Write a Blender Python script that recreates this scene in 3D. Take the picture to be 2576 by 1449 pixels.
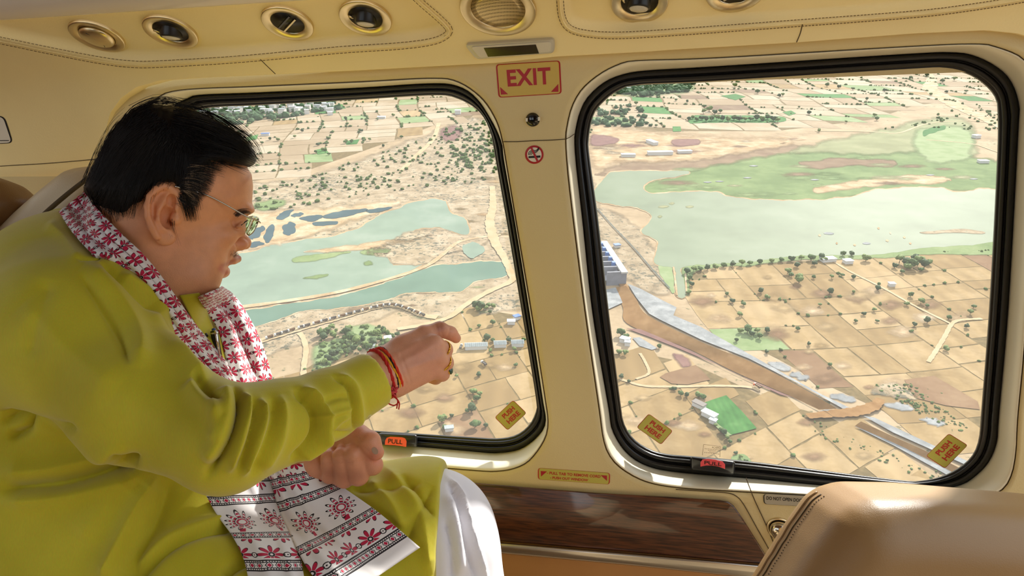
import bpy, bmesh, math, random
import numpy as np
from mathutils import Vector, Matrix
from mathutils.geometry import tessellate_polygon
from mathutils.bvhtree import BVHTree

random.seed(7); rng = np.random.default_rng(7)
scene = bpy.context.scene
for o in list(bpy.data.objects): bpy.data.objects.remove(o)
COL = scene.collection
FPX, CX, CY = 1740.0, 1288.0, 724.5            # focal length and principal point, in pixels of the 2576x1449 frame

# ------------------------------------------------------------------ camera
cam_d = bpy.data.cameras.new('camera'); cam = bpy.data.objects.new('camera', cam_d); COL.objects.link(cam)
cam_d.sensor_fit = 'HORIZONTAL'; cam_d.sensor_width = 36.0; cam_d.lens = 36.0*FPX/2576.0
cam_d.clip_start = 0.02; cam_d.clip_end = 20000
cam.location = (0, 0, 0); cam.rotation_euler = (math.radians(90), 0, 0)
scene.camera = cam

# ------------------------------------------------------------------ view, sky, sun
vs = scene.view_settings
vs.view_transform = 'Standard'; vs.look = 'None'; vs.exposure = EXPOSURE = 0.88; vs.gamma = 1.0; vs.use_curve_mapping = False
# the cabin is banked: GUP is the true vertical of the land below, seen from the cabin frame
TILT = math.radians(23.7)
GUP = Vector((0, -math.sin(TILT), math.cos(TILT)))
GFW = Vector((0, math.cos(TILT), math.sin(TILT)))
GRT = Vector((1, 0, 0))
world = bpy.data.worlds.new('sky'); scene.world = world; world.use_nodes = True
wn = world.node_tree.nodes; wn['Background'].inputs[0].default_value = (0.86, 0.93, 1.0, 1); wn['Background'].inputs[1].default_value = 0.95
sd = bpy.data.lights.new('sun', 'SUN'); sd.energy = 5.0; sd.angle = math.radians(2.5); sd.color = (1.0, 0.95, 0.87)
sun = bpy.data.objects.new('sun', sd); COL.objects.link(sun)
SUNDIR = Vector((0.45, 0.50, 0.80)).normalized()      # towards the sun: right, outside the window, high
sun.rotation_euler = (-SUNDIR).to_track_quat('-Z', 'Y').to_euler()

scene.cycles.transparent_max_bounces = 24

# ------------------------------------------------------------------ helpers
def lin(c):
    return tuple((x/255/12.92 if x/255 <= 0.04045 else ((x/255+0.055)/1.055)**2.4) for x in c)
def V(*a): return Vector(a)
def ray(px, py): return Vector(((px-CX)/FPX, 1.0, -(py-CY)/FPX))
def P(px, py, d): return ray(px, py)*d
def proj(p): return (CX+FPX*p[0]/p[1], CY-FPX*p[2]/p[1])

def mk(name, verts, faces, mat=None, parent=None, smooth=True):
    me = bpy.data.meshes.new(name)
    me.from_pydata([tuple(v) for v in verts], [], [tuple(f) for f in faces])
    return ob(name, me, mat, parent, smooth)
def ob(name, me, mat=None, parent=None, smooth=True):
    if mat is not None and not me.materials: me.materials.append(mat)
    if smooth and len(me.polygons): me.polygons.foreach_set('use_smooth', [True]*len(me.polygons))
    me.update()
    o = bpy.data.objects.new(name, me); COL.objects.link(o)
    if parent is not None: o.parent = parent
    return o
def np_mesh(name, v, quads):
    me = bpy.data.meshes.new(name)
    v = np.asarray(v, np.float32); q = np.asarray(quads, np.int32); k = q.shape[1]
    me.vertices.add(len(v)); me.vertices.foreach_set('co', v.ravel())
    me.loops.add(q.size); me.loops.foreach_set('vertex_index', q.ravel())
    me.polygons.add(len(q)); me.polygons.foreach_set('loop_start', np.arange(0, q.size, k, dtype=np.int32))
    me.polygons.foreach_set('loop_total', np.full(len(q), k, np.int32))
    me.update(calc_edges=True); me.validate(); return me
def empty(name, loc=(0, 0, 0), parent=None):
    o = bpy.data.objects.new(name, None); o.empty_display_size = 0.02; o.location = loc; COL.objects.link(o)
    if parent is not None: o.parent = parent
    return o
def thing(name, label, cat, group=None, loc=(0, 0, 0)):
    o = empty(name); tag(o, label, cat, group); return o
def tag(o, label, cat, group=None, kind=None):
    o['label'] = label; o['category'] = cat
    if group: o['group'] = group
    if kind: o['kind'] = kind
    return o
def struct(o, label=None):
    o['kind'] = 'structure'
    if label: o['label'] = label
    return o

def material(name, rgb, rough=0.5, metal=0.0, spec=0.5, bump=None, noise=None, coat=0.0, sheen=0.0, sss=0.0, trans=0.0):
    """rgb in sRGB 0-255; noise=(scale, amount, detail, stretch) varies the colour, bump=(scale, distance)"""
    m = bpy.data.materials.new(name); m.use_nodes = True
    nt = m.node_tree; b = nt.nodes['Principled BSDF']
    b.inputs['Base Color'].default_value = (*lin(rgb), 1); b.inputs['Roughness'].default_value = rough
    b.inputs['Metallic'].default_value = metal; b.inputs['Specular IOR Level'].default_value = spec
    if coat: b.inputs['Coat Weight'].default_value = coat; b.inputs['Coat Roughness'].default_value = 0.06
    if sheen: b.inputs['Sheen Weight'].default_value = sheen
    if sss:
        b.inputs['Subsurface Weight'].default_value = sss; b.inputs['Subsurface Radius'].default_value = (0.012, 0.005, 0.003); b.inputs['Subsurface Scale'].default_value = 0.3
    co = nt.nodes.new('ShaderNodeTexCoord')
    if noise:
        sc, am, det, st = noise
        mp = nt.nodes.new('ShaderNodeMapping'); mp.inputs['Scale'].default_value = st
        nz = nt.nodes.new('ShaderNodeTexNoise'); nz.inputs['Scale'].default_value = sc; nz.inputs['Detail'].default_value = det
        mx = nt.nodes.new('ShaderNodeMix'); mx.data_type = 'RGBA'
        mr = nt.nodes.new('ShaderNodeMapRange'); mr.inputs[1].default_value = 0.3; mr.inputs[2].default_value = 0.7
        nt.links.new(co.outputs['Object'], mp.inputs[0]); nt.links.new(mp.outputs[0], nz.inputs['Vector'])
        nt.links.new(nz.outputs['Fac'], mr.inputs[0]); nt.links.new(mr.outputs[0], mx.inputs['Factor'])
        c = lin(rgb)
        mx.inputs['A'].default_value = (*[x*(1-am) for x in c], 1); mx.inputs['B'].default_value = (*[min(1, x*(1+am)) for x in c], 1)
        nt.links.new(mx.outputs['Result'], b.inputs['Base Color'])
    if bump:
        nb = nt.nodes.new('ShaderNodeTexNoise'); nb.inputs['Scale'].default_value = bump[0]; nb.inputs['Detail'].default_value = 3
        bp = nt.nodes.new('ShaderNodeBump'); bp.inputs['Strength'].default_value = 0.6; bp.inputs['Distance'].default_value = bump[1]
        nt.links.new(co.outputs['Object'], nb.inputs['Vector']); nt.links.new(nb.outputs['Fac'], bp.inputs['Height'])
        nt.links.new(bp.outputs[0], b.inputs['Normal'])
    return m

def catmull(pts, n, closed=False):
    p = np.array(pts, float); m = len(p)
    if closed: q = np.vstack([p[-1], p, p[0], p[1]]); segs = m
    else: q = np.vstack([2*p[0]-p[1], p, 2*p[-1]-p[-2]]); segs = m-1
    out = []
    for i in range(segs):
        a, b, c, d = q[i], q[i+1], q[i+2], q[i+3]
        for t in np.linspace(0, 1, 12, endpoint=False):
            out.append(0.5*((2*b)+(c-a)*t+(2*a-5*b+4*c-d)*t*t+(3*b-a-3*c+d)*t**3))
    out.append(p[0] if closed else p[-1])
    out = np.array(out); L = np.r_[0, np.cumsum(np.linalg.norm(np.diff(out, axis=0), axis=1))]
    s = np.linspace(0, L[-1], n+1)[:-1] if closed else np.linspace(0, L[-1], n)
    return np.stack([np.interp(s, L, out[:, k]) for k in range(p.shape[1])], 1)

def tube(path, r, seg=8, caps=True):
    """verts, faces of a tube along 3-D points; r a number or one per point"""
    p = np.array([tuple(x) for x in path], float); n = len(p)
    r = np.full(n, r) if np.isscalar(r) else np.array(r, float)
    t = np.gradient(p, axis=0); t /= np.linalg.norm(t, axis=1)[:, None]+1e-12
    up = np.array([0, 0, 1.0]) if abs(t[0][2]) < 0.9 else np.array([1.0, 0, 0])
    a = np.cross(t[0], up); a /= np.linalg.norm(a); vs_, fs = [], []
    for i in range(n):
        a = a-t[i]*a.dot(t[i]); a /= np.linalg.norm(a)+1e-12; b = np.cross(t[i], a)
        for k in range(seg):
            an = 2*math.pi*k/seg; vs_.append(p[i]+r[i]*(a*math.cos(an)+b*math.sin(an)))
    for i in range(n-1):
        for k in range(seg):
            k2 = (k+1) % seg; fs.append((i*seg+k, i*seg+k2, (i+1)*seg+k2, (i+1)*seg+k))
    if caps: fs += [tuple(range(seg))[::-1], tuple((n-1)*seg+k for k in range(seg))]
    return vs_, fs
def merge(parts):
    vs_, fs = [], []
    for v, f in parts:
        o = len(vs_); vs_ += list(v); fs += [tuple(i+o for i in g) for g in f]
    return vs_, fs
def loft(rings, closed=True, cap=False):
    n = len(rings[0]); vs_ = [v for r in rings for v in r]; fs = []
    for i in range(len(rings)-1):
        for k in range(n if closed else n-1):
            k2 = (k+1) % n; fs.append((i*n+k, i*n+k2, (i+1)*n+k2, (i+1)*n+k))
    if cap: fs += [tuple(range(n))[::-1], tuple((len(rings)-1)*n+k for k in range(n))]
    return vs_, fs

# ------------------------------------------------------------------ SDF modelling: numpy fields turned into meshes by surface nets
def seg_d(X, a, b, ra, rb):
    a = np.array(a, np.float32); b = np.array(b, np.float32); ab = b-a
    t = np.clip(((X-a)@ab)/max(ab@ab, 1e-12), 0, 1)
    return np.linalg.norm(X-a-t[..., None]*ab, axis=-1)-(ra+(rb-ra)*t)
def ell_d(X, c, r, R=None):
    q = X-np.array(c, np.float32)
    if R is not None: q = q@np.array(R, np.float32)
    r = np.array(r, np.float32); k0 = np.linalg.norm(q/r, axis=-1); k1 = np.linalg.norm(q/(r*r), axis=-1)
    return k0*(k0-1)/np.maximum(k1, 1e-9)
def smin(a, b, k):
    if k <= 0: return np.minimum(a, b)
    h = np.maximum(k-np.abs(a-b), 0)/k; return np.minimum(a, b)-h*h*k*0.25
def smax(a, b, k): return -smin(-a, -b, k)
def poly_sd(pts, x, z):
    """signed distance (inside positive) to a closed 2-D polygon"""
    p = np.array(pts, np.float32); q = np.roll(p, -1, 0); best = np.full(x.shape, 1e9, np.float32); ins = np.zeros(x.shape, bool)
    for (x0, z0), (x1, z1) in zip(p, q):
        ex, ez = x1-x0, z1-z0; t = np.clip(((x-x0)*ex+(z-z0)*ez)/(ex*ex+ez*ez+1e-12), 0, 1)
        best = np.minimum(best, (x-x0-t*ex)**2+(z-z0-t*ez)**2)
        c = ((z0 > z) != (z1 > z)); xi = (x1-x0)*(z-z0)/(z1-z0+1e-12)+x0; ins ^= c & (x < xi)
    d = np.sqrt(best); return np.where(ins, d, -d)
class Grid:
    def __init__(s, lo, hi, h):
        s.lo = np.array(lo, np.float32); s.h = h; s.n = np.ceil((np.array(hi)-s.lo)/h).astype(int)+1
        ax = [s.lo[i]+h*np.arange(s.n[i], dtype=np.float32) for i in range(3)]; s.ax = ax
        s.X = np.stack(np.meshgrid(*ax, indexing='ij'), -1); s.f = np.full(s.n, 1e3, np.float32)
    def cut(s, lo, hi):
        i0 = np.clip(((np.array(lo)-s.lo)/s.h).astype(int)-1, 0, s.n-1); i1 = np.clip(((np.array(hi)-s.lo)/s.h).astype(int)+2, 1, s.n)
        return tuple(slice(a, b) for a, b in zip(i0, i1))
    def cone(s, a, b, ra, rb, k=0.02):
        r = max(ra, rb)+k+0.03; a = np.array(a); b = np.array(b); c = s.cut(np.minimum(a, b)-r, np.maximum(a, b)+r)
        s.f[c] = smin(s.f[c], seg_d(s.X[c], a, b, ra, rb), k)
    def ell(s, ce, r, R=None, k=0.02):
        m = max(r)+k+0.03; ce = np.array(ce); c = s.cut(ce-m, ce+m); s.f[c] = smin(s.f[c], ell_d(s.X[c], ce, r, R), k)
    def dent(s, ce, r, R=None, k=0.01):
        m = max(r)+k+0.03; ce = np.array(ce); c = s.cut(ce-m, ce+m); s.f[c] = smax(s.f[c], -ell_d(s.X[c], ce, r, R), k)
    def mesh(s, name):
        f = s.f; neg = f < 0; n = s.n
        cs = np.zeros(n-1, np.int8)
        for dx in (0, 1):
            for dy in (0, 1):
                for dz in (0, 1): cs += neg[dx:n[0]-1+dx, dy:n[1]-1+dy, dz:n[2]-1+dz]
        act = (cs > 0) & (cs < 8); idx = np.full(n-1, -1, np.int32); ii = np.argwhere(act); idx[act] = np.arange(len(ii))
        acc = np.zeros((len(ii), 3), np.float32); cnt = np.zeros(len(ii), np.float32)
        cor = [(a, b, c) for a in (0, 1) for b in (0, 1) for c in (0, 1)]
        for c0 in cor:
            for ax in range(3):
                if c0[ax]: continue
                c1 = list(c0); c1[ax] = 1
                f0 = f[ii[:, 0]+c0[0], ii[:, 1]+c0[1], ii[:, 2]+c0[2]]; f1 = f[ii[:, 0]+c1[0], ii[:, 1]+c1[1], ii[:, 2]+c1[2]]
                m = (f0 < 0) != (f1 < 0); t = f0/(f0-f1+1e-12*(~m)+1e-20); p = np.tile(np.array(c0, np.float32), (len(ii), 1)); p[:, ax] = t
                acc[m] += p[m]; cnt[m] += 1
        v = s.lo+s.h*(ii+acc/np.maximum(cnt, 1)[:, None]); quads = []
        for ax in range(3):
            u, w = (ax+1) % 3, (ax+2) % 3
            sl0 = [slice(None)]*3; sl1 = [slice(None)]*3; sl0[ax] = slice(0, n[ax]-1); sl1[ax] = slice(1, n[ax])
            e = np.argwhere(neg[tuple(sl0)] != neg[tuple(sl1)])
            e = e[(e[:, u] > 0) & (e[:, w] > 0) & (e[:, u] < n[u]-1) & (e[:, w] < n[w]-1)]
            g = []
            for du, dw in ((-1, -1), (0, -1), (0, 0), (-1, 0)):
                q = e.copy(); q[:, u] += du; q[:, w] += dw; g.append(idx[q[:, 0], q[:, 1], q[:, 2]])
            g = np.stack(g, 1); flip = ~neg[e[:, 0], e[:, 1], e[:, 2]]; g[flip] = g[flip][:, ::-1]; quads.append(g)
        q = np.concatenate(quads); q = q[(q >= 0).all(1)]
        return v, q
def relax(v, q, it=2, lam=0.5):
    """Laplacian smoothing of a quad mesh in numpy"""
    v = v.astype(np.float64)
    e = np.concatenate([q[:, [0, 1]], q[:, [1, 2]], q[:, [2, 3]], q[:, [3, 0]]]); e = np.concatenate([e, e[:, ::-1]])
    cnt = np.bincount(e[:, 0], minlength=len(v)).astype(float); cnt[cnt == 0] = 1
    for _ in range(it):
        s = np.stack([np.bincount(e[:, 0], v[e[:, 1], k], len(v)) for k in range(3)], 1)/cnt[:, None]; v = v+lam*(s-v)
    return v
def normals(v, q):
    n = np.cross(v[q[:, 2]]-v[q[:, 0]], v[q[:, 3]]-v[q[:, 1]]); out = np.zeros_like(v)
    for k in range(4):
        for c in range(3): out[:, c] += np.bincount(q[:, k], n[:, c], len(v))
    return out/(np.linalg.norm(out, axis=1)[:, None]+1e-12)
def subdivide(v, q):
    e = np.stack([q, np.roll(q, -1, 1)], -1).reshape(-1, 2); es = np.sort(e, 1); u, inv = np.unique(es[:, 0].astype(np.int64)*len(v)+es[:, 1], return_inverse=True)
    ev = (v[u//len(v)]+v[u % len(v)])/2; fv = v[q].mean(1); eo = len(v); fo = eo+len(ev); inv = inv.reshape(-1, 4)+eo; f = fo+np.arange(len(q))
    nq = np.concatenate([np.stack([q[:, k], inv[:, k], f, inv[:, k-1]], 1) for k in range(4)]); return np.concatenate([v, ev, fv]), nq
def stroke_d(px, py, pts):
    """distance in pixels to a polyline, position along it 0..1, side"""
    p = np.array(pts, float); L = np.r_[0, np.cumsum(np.linalg.norm(np.diff(p, axis=0), axis=1))]
    best = np.full(px.shape, 1e9); along = np.zeros(px.shape); side = np.zeros(px.shape)
    for i in range(len(p)-1):
        a, b = p[i], p[i+1]; e = b-a; t = np.clip(((px-a[0])*e[0]+(py-a[1])*e[1])/(e@e), 0, 1)
        dx, dy = px-a[0]-t*e[0], py-a[1]-t*e[1]; d = np.hypot(dx, dy); m = d < best
        best[m] = d[m]; along[m] = ((L[i]+t*(L[i+1]-L[i]))/L[-1])[m]; side[m] = np.sign(e[0]*dy-e[1]*dx)[m]
    return best, along, side
# ================================================================== CABIN
PSI, LEAN = math.radians(15.5), math.radians(16)
E1 = V(math.cos(PSI), -math.sin(PSI), 0); NH = V(-math.sin(PSI), -math.cos(PSI), 0); ZU = V(0, 0, 1)
WN = NH*math.cos(LEAN)-ZU*math.sin(LEAN); WV = ZU*math.cos(LEAN)+NH*math.sin(LEAN)
W0 = P(1390, 700, 1.15)
def wp(px, py, off=0.0):
    d = ray(px, py); return d*((W0+WN*off).dot(WN)/d.dot(WN))

M_cream = material('cream_leather', (216, 198, 148), 0.42, spec=0.4, bump=(420, 0.0006), noise=(3, 0.04, 3, (1, 1, 1)))
M_creamhdr = material('cream_headliner', (246, 226, 166), 0.5, spec=0.35, bump=(300, 0.0005), noise=(4, 0.05, 3, (1, 1, 1)))  # lighter than the wall cream: the ceiling's brighter light is in this colour
M_bezel = material('cream_bezel', (232, 224, 198), 0.32, spec=0.5)
M_rubber = material('black_rubber', (20, 20, 20), 0.36, spec=0.45, bump=(60, 0.0006))
M_seam = material('dark_seam', (84, 68, 42), 0.8)
M_stitch = material('stitch_thread', (120, 98, 62), 0.8)
M_tan = material('tan_lower_panel', (196, 146, 92), 0.55, noise=(5, 0.06, 3, (1, 1, 1)))
M_metal = material('brushed_aluminium', (196, 192, 186), 0.3, metal=1.0, noise=(60, 0.10, 2, (0.05, 0.05, 1)))
M_brass = material('satin_champagne_metal', (224, 208, 170), 0.30, metal=1.0, noise=(30, 0.08, 2, (1, 1, 1)))
M_black = material('black_plastic', (12, 12, 12), 0.35)
M_darkglass = material('dark_screen', (38, 34, 26), 0.15, spec=0.6)
M_lens = material('lamp_lens', (206, 200, 184), 0.12, spec=0.8, bump=(500, 0.0008))
M_yel = material('sign_yellow', (206, 178, 84), 0.45)
M_lime = material('sticker_yellow', (190, 180, 78), 0.45)
M_red = material('sign_red', (172, 22, 30), 0.45)
M_redtxt = material('sticker_red', (186, 46, 30), 0.5)
M_white = material('sign_white', (226, 220, 204), 0.5)
M_ink = material('black_ink', (18, 16, 16), 0.6)
M_orange = material('pull_orange', (244, 92, 62), 0.45)
M_pink = material('pull_pink', (238, 84, 92), 0.45)
M_tab = material('pull_tab_black', (26, 26, 30), 0.28, spec=0.5)
M_brown = material('brown_leather', (112, 76, 40), 0.5, bump=(300, 0.0006), noise=(4, 0.08, 3, (1, 1, 1)))
M_rail = material('white_ceiling_rail', (226, 214, 200), 0.25)
M_ceil = material('brown_ceiling', (112, 84, 66), 0.4)
M_floor = material('beige_carpet', (170, 150, 118), 0.95, noise=(80, 0.15, 4, (1, 1, 1)))

def wood_mat():
    m = bpy.data.materials.new('dark_walnut_veneer'); m.use_nodes = True; nt = m.node_tree; b = nt.nodes['Principled BSDF']
    co = nt.nodes.new('ShaderNodeTexCoord'); mp = nt.nodes.new('ShaderNodeMapping'); mp.inputs['Rotation'].default_value = (0, 0, PSI); mp.inputs['Scale'].default_value = (3, 60, 260)
    nz = nt.nodes.new('ShaderNodeTexNoise'); nz.inputs['Scale'].default_value = 1.3; nz.inputs['Detail'].default_value = 6; nz.inputs['Distortion'].default_value = 0.3
    cr = nt.nodes.new('ShaderNodeValToRGB'); e = cr.color_ramp.elements
    e[0].position = 0.36; e[0].color = (*lin((44, 20, 12)), 1); e[1].position = 0.68; e[1].color = (*lin((104, 58, 32)), 1)
    nt.links.new(co.outputs['Object'], mp.inputs[0]); nt.links.new(mp.outputs[0], nz.inputs['Vector']); nt.links.new(nz.outputs['Fac'], cr.inputs[0]); nt.links.new(cr.outputs[0], b.inputs['Base Color'])
    b.inputs['Roughness'].default_value = 0.3; b.inputs['Coat Weight'].default_value = 1.0; b.inputs['Coat Roughness'].default_value = 0.04
    return m
M_wood = wood_mat()

def pane_mat():
    """clear acrylic: a faint reflection and a thin milky veil"""
    m = bpy.data.materials.new('acrylic_pane'); m.use_nodes = True; nt = m.node_tree; nt.nodes.remove(nt.nodes['Principled BSDF'])
    out = nt.nodes['Material Output']; tr = nt.nodes.new('ShaderNodeBsdfTransparent'); tr.inputs[0].default_value = (0.985, 0.99, 0.985, 1)
    gl = nt.nodes.new('ShaderNodeBsdfGlossy'); gl.inputs['Roughness'].default_value = 0.02
    du = nt.nodes.new('ShaderNodeBsdfTranslucent'); du.inputs[0].default_value = (0.95, 0.96, 1, 1)  # pale translucent layer standing in for the outdoor haze
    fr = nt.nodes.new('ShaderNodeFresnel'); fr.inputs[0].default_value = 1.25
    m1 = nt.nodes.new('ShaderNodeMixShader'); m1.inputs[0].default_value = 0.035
    m2 = nt.nodes.new('ShaderNodeMixShader')
    nt.links.new(tr.outputs[0], m1.inputs[1]); nt.links.new(du.outputs[0], m1.inputs[2])
    nt.links.new(fr.outputs[0], m2.inputs[0]); nt.links.new(m1.outputs[0], m2.inputs[1]); nt.links.new(gl.outputs[0], m2.inputs[2]); nt.links.new(m2.outputs[0], out.inputs[0])
    return m
M_pane = pane_mat()

# ---- the two windows: outlines in the wall plane (seam of the trim, outside and inside of the rubber seal)
WIN = [dict(
  seam=[(1150,205),(1212,247),(1249,304),(1265,359),(1273,405),(1299,560),(1337,785),(1371,1000),(1378.6,1065),(1368,1109),(1332,1158),(1293,1178.6),(1247,1185.6),(1200,1184),(1053,1172),(800,1152),(560,1131),(450,1090),(400,1000),(372,700),(345,400),(352,310),(390,252),(452,227),(650,217),(900,206),(1080,197)],
  outer=[(1150,216),(1197,245),(1237,304),(1262,359),(1268,405),(1295.5,560),(1332,785),(1364.6,1000),(1373,1060),(1355,1096),(1309,1130),(1251,1140),(1200,1137),(941,1114),(580,1085),(505,1040),(475,960),(440,700),(408,400),(415,310),(439.5,265),(467,250),(501.6,238.8),(650,232.6),(900,221),(1080,210)],
  inner=[(1150,248),(1203,279),(1232,329),(1247,405),(1274.5,560),(1312,785),(1347.5,1000),(1346,1040),(1327,1073),(1293,1096),(1247,1102.5),(1200,1100),(913,1081),(610,1055),(545,1030),(510,960),(475,700),(443,400),(455,310),(491,280),(545,270),(650,265),(900,251),(1090,240)]),
 dict(
  seam=[(1423,350),(1428,308.6),(1440,265),(1465,223),(1509,186),(1555,162.6),(1602,152.5),(1800,145.5),(2276,117.5),(2451,110.5),(2509,119),(2576,150),(2604,215),(2606,300),(2582,800),(2560.5,1050),(2556,1132),(2544,1196),(2515,1236),(2440,1262),(2300,1262),(2100,1250),(1826,1235),(1717,1228),(1640,1216),(1587,1194),(1543.5,1160),(1520,1113),(1506,1020),(1472,785),(1443,560),(1428,430)],
  outer=[(1445,345),(1448,325),(1457.5,285),(1477.6,245),(1521,206),(1571,186),(1633,177),(1800,167),(2276,136),(2393,131.5),(2451,140),(2509,169),(2544,205),(2564,263),(2562,330),(2538,760),(2513,1050),(2509,1108),(2492,1155),(2463,1190),(2415,1221),(2330,1230),(2100,1223),(1900,1205),(1702,1188),(1624,1171),(1574.5,1138),(1540,1082),(1529.5,1020),(1490,785),(1465.5,560),(1448,405)],
  inner=[(1481,355),(1493,290),(1521,254),(1555,229),(1602,215),(1800,206),(2276,177),(2375,173.5),(2439,189),(2480,217),(2503,246),(2509,280),(2508,400),(2489,760),(2467,1050),(2464,1091),(2453,1132),(2428,1164),(2381,1193),(2323,1208),(2250,1206),(1900,1162),(1736,1147),(1686,1143),(1640,1132),(1596,1105),(1571,1067),(1562,1020),(1532,785),(1506,560),(1485,405)])]
NW = 220
for w in WIN:
    c = np.mean(catmull(w['outer'], 100, True), 0); w['c'] = c
    th = None
    for key in ('outer', 'seam', 'inner'):
        q = catmull(w[key], 900, True)-c; a = np.arctan2(q[:, 1], q[:, 0]); r = np.hypot(q[:, 0], q[:, 1]); o = np.argsort(a); a, r = a[o], r[o]
        if th is None:
            m = catmull(w['outer'], NW, True)-c; th = np.sort(np.arctan2(m[:, 1], m[:, 0])); w['th'] = th
        w['r_'+key] = np.interp(th, a, r, period=2*math.pi)
def wring(w, r, off): return [wp(w['c'][0]+ri*math.cos(t), w['c'][1]+ri*math.sin(t), o) for ri, t, o in zip(np.broadcast_to(r, (NW,)), w['th'], np.broadcast_to(off, (NW,)))]

# ---- step of the overhead trim that frames both windows (top of the wall panel)
STEP = [(-500,455),(100,452),(255,450),(262,440),(263,400),(267,322),(278,283),(304,247),(343,219),(405,201.5),(500,195),(650,188),(900,177),(1250,158),(1400,142),(1625,130),(1676,126),(2004,106.6),(2300,84),(2480,76),(2560,84),(2640,110),(2700,190),(2715,300),(2760,320),(3100,320)]
stepx = np.array([p[0] for p in STEP], float); stepy = np.array([p[1] for p in STEP], float)

# ---- wall panel with two holes
hole = [[Vector(p) for p in wring(w, w['r_seam']+15, 0.0)] for w in WIN]
outer = [wp(x, y-8) for x, y in STEP if -500 <= x <= 2760]+[wp(2760, 900), wp(2760, 1249)]+[wp(1835, 1266), wp(1676, 1255), wp(1504, 1247), wp(1158, 1219), wp(700, 1190), wp(-500, 1110)]
tri = tessellate_polygon([outer, hole[0], hole[1]])
vv = outer+hole[0]+hole[1]
def orient(fs, vs_, nrm):
    out = []
    for f in fs:
        n = (Vector(vs_[f[1]])-Vector(vs_[f[0]])).cross(Vector(vs_[f[2]])-Vector(vs_[f[0]])); out.append(tuple(f) if n.dot(nrm) > 0 else tuple(f)[::-1])
    return out
wall = struct(mk('wall_window_side', vv, orient(tri, vv, WN), M_cream, smooth=False), 'cream leather cabin side wall between and below the two windows')
for i, w in enumerate(WIN):
    rs = w['r_seam']
    v, f = loft([wring(w, rs+15, 0), wring(w, rs+6, -0.0006), wring(w, rs+2.2, -0.003), wring(w, rs+0.6, -0.010)])
    struct(mk('trim_%d' % (i+1), v, f, M_cream, wall))
    g = struct(mk('trim_%d' % (i+3), *loft([wring(w, rs+1.2, -0.0085), wring(w, rs-1.2, -0.0085)]), M_seam, wall))

# ---- windows: bezel, seal, pane
WLAB = ['rectangular cabin window beside the seated man with dusty fields and green river outside', 'wide cabin window right of the pillar with lake, canal and fields outside']
windows = []
for i, w in enumerate(WIN):
    root = empty('window_%d' % (i+1)); struct(root, WLAB[i]); windows.append(root)
    rs, ro, ri = w['r_seam'], w['r_outer'], w['r_inner']
    rings = [wring(w, rs-0.6, -0.010), wring(w, rs-2.5, -0.003)]
    for t in np.linspace(0.08, 1.0, 12): rings.append(wring(w, rs-2.5+(ro-rs+2.5)*t, -0.002+0.003*math.sin(math.pi*min(1, t*1.6))-0.058*t**1.1))
    rings.append(wring(w, ro-1, -0.09))
    mk('bezel', *loft(rings), M_bezel, root)
    rings = []
    for t, o in ((-0.06, -0.046), (0, -0.034), (0.05, -0.026), (0.14, -0.0205), (0.26, -0.019), (0.38, -0.0215), (0.45, -0.027), (0.48, -0.031), (0.52, -0.027), (0.6, -0.0245), (0.7, -0.0255), (0.8, -0.030), (0.84, -0.034), (0.88, -0.032), (0.95, -0.035), (1.0, -0.043), (0.99, -0.058)):
        rings.append(wring(w, ro+(ri-ro)*t, o-0.036))
    mk('rubber_seal', *loft(rings), M_rubber, root)
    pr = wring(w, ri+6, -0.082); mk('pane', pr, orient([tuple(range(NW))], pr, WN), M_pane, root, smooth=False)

# ---- overhead cove: a profile extruded along the wall, from the step up over our heads
def prof_ab(px, py):
    d = ray(px, py); return d.dot(NH), d.z
a0, b0 = (lambda p: (p.dot(NH), p.z))(wp(1290, 155.5, 0.022))
prof = [(a0, b0)]
for dl, ang in ((0.030, 48), (0.022, 58), (0.020, 66), (0.04, 72), (0.05, 75), (0.06, 77), (0.10, 79), (0.16, 82), (0.25, 86), (0.4, 89)):
    a, b = prof[-1]; prof.append((a+dl*math.sin(math.radians(ang)), b+dl*math.cos(math.radians(ang))))
low = [(a0, b0)]
for dl, ang in ((0.03, 38), (0.04, 31), (0.05, 25), (0.06, 20), (0.1, 15), (0.3, 12)):
    a, b = low[-1]; low.append((a-dl*math.sin(math.radians(ang)), b-dl*math.cos(math.radians(ang))))
prof = low[1:][::-1]+prof
pa = np.array(prof); pa = catmull(pa, 240)
def cove(px, py):
    """point and facing normal of the cove seen at this pixel of the photograph"""
    d = ray(px, py); da, db = d.dot(NH), d.z
    s = pa[:, 0]*db-pa[:, 1]*da; i = int(np.argmax((s[:-1] <= 0) != (s[1:] <= 0))); t = s[i]/(s[i]-s[i+1]); q = pa[i]+(pa[i+1]-pa[i])*t
    k = q[1]/db if abs(db) > abs(da) else q[0]/da
    tg = pa[min(i+2, len(pa)-1)]-pa[max(i-2, 0)]; tg /= np.linalg.norm(tg); nn = NH*float(tg[1])-ZU*float(tg[0])
    return d*float(k), nn
PADS = [[(-420,30),(-200,60),(0,100),(120,125),(250,150),(330,160),(400,160),(600,148),(850,125),(1000,115),(1080,105),(1117,92),(1131,75),(1112,50),(1050,-5),(985,-70)],
        [(1404,-70),(1408,-10),(1414,42),(1434,71),(1480,84),(1560,88),(1700,80),(2000,58),(2300,35),(2440,18),(2576,-4),(2700,-30),(2800,-60)]]
padc = [catmull(p, 260) for p in PADS]
topy = lambda x: 38-0.068*x
xs = np.unique(np.r_[np.linspace(-480, 3000, 320), np.linspace(255, 420, 50)])
NR = 110; rows = []
for x in xs:
    y0 = float(np.interp(x, stepx, stepy)); y1 = topy(x); yy = 455+(y1-455)*np.linspace(0, 1, NR)**0.8
    rows.append([(x, min(y, y0)) for y in yy])
px = np.array([[c[0] for c in r] for r in rows]); py = np.array([[c[1] for c in r] for r in rows])
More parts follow.
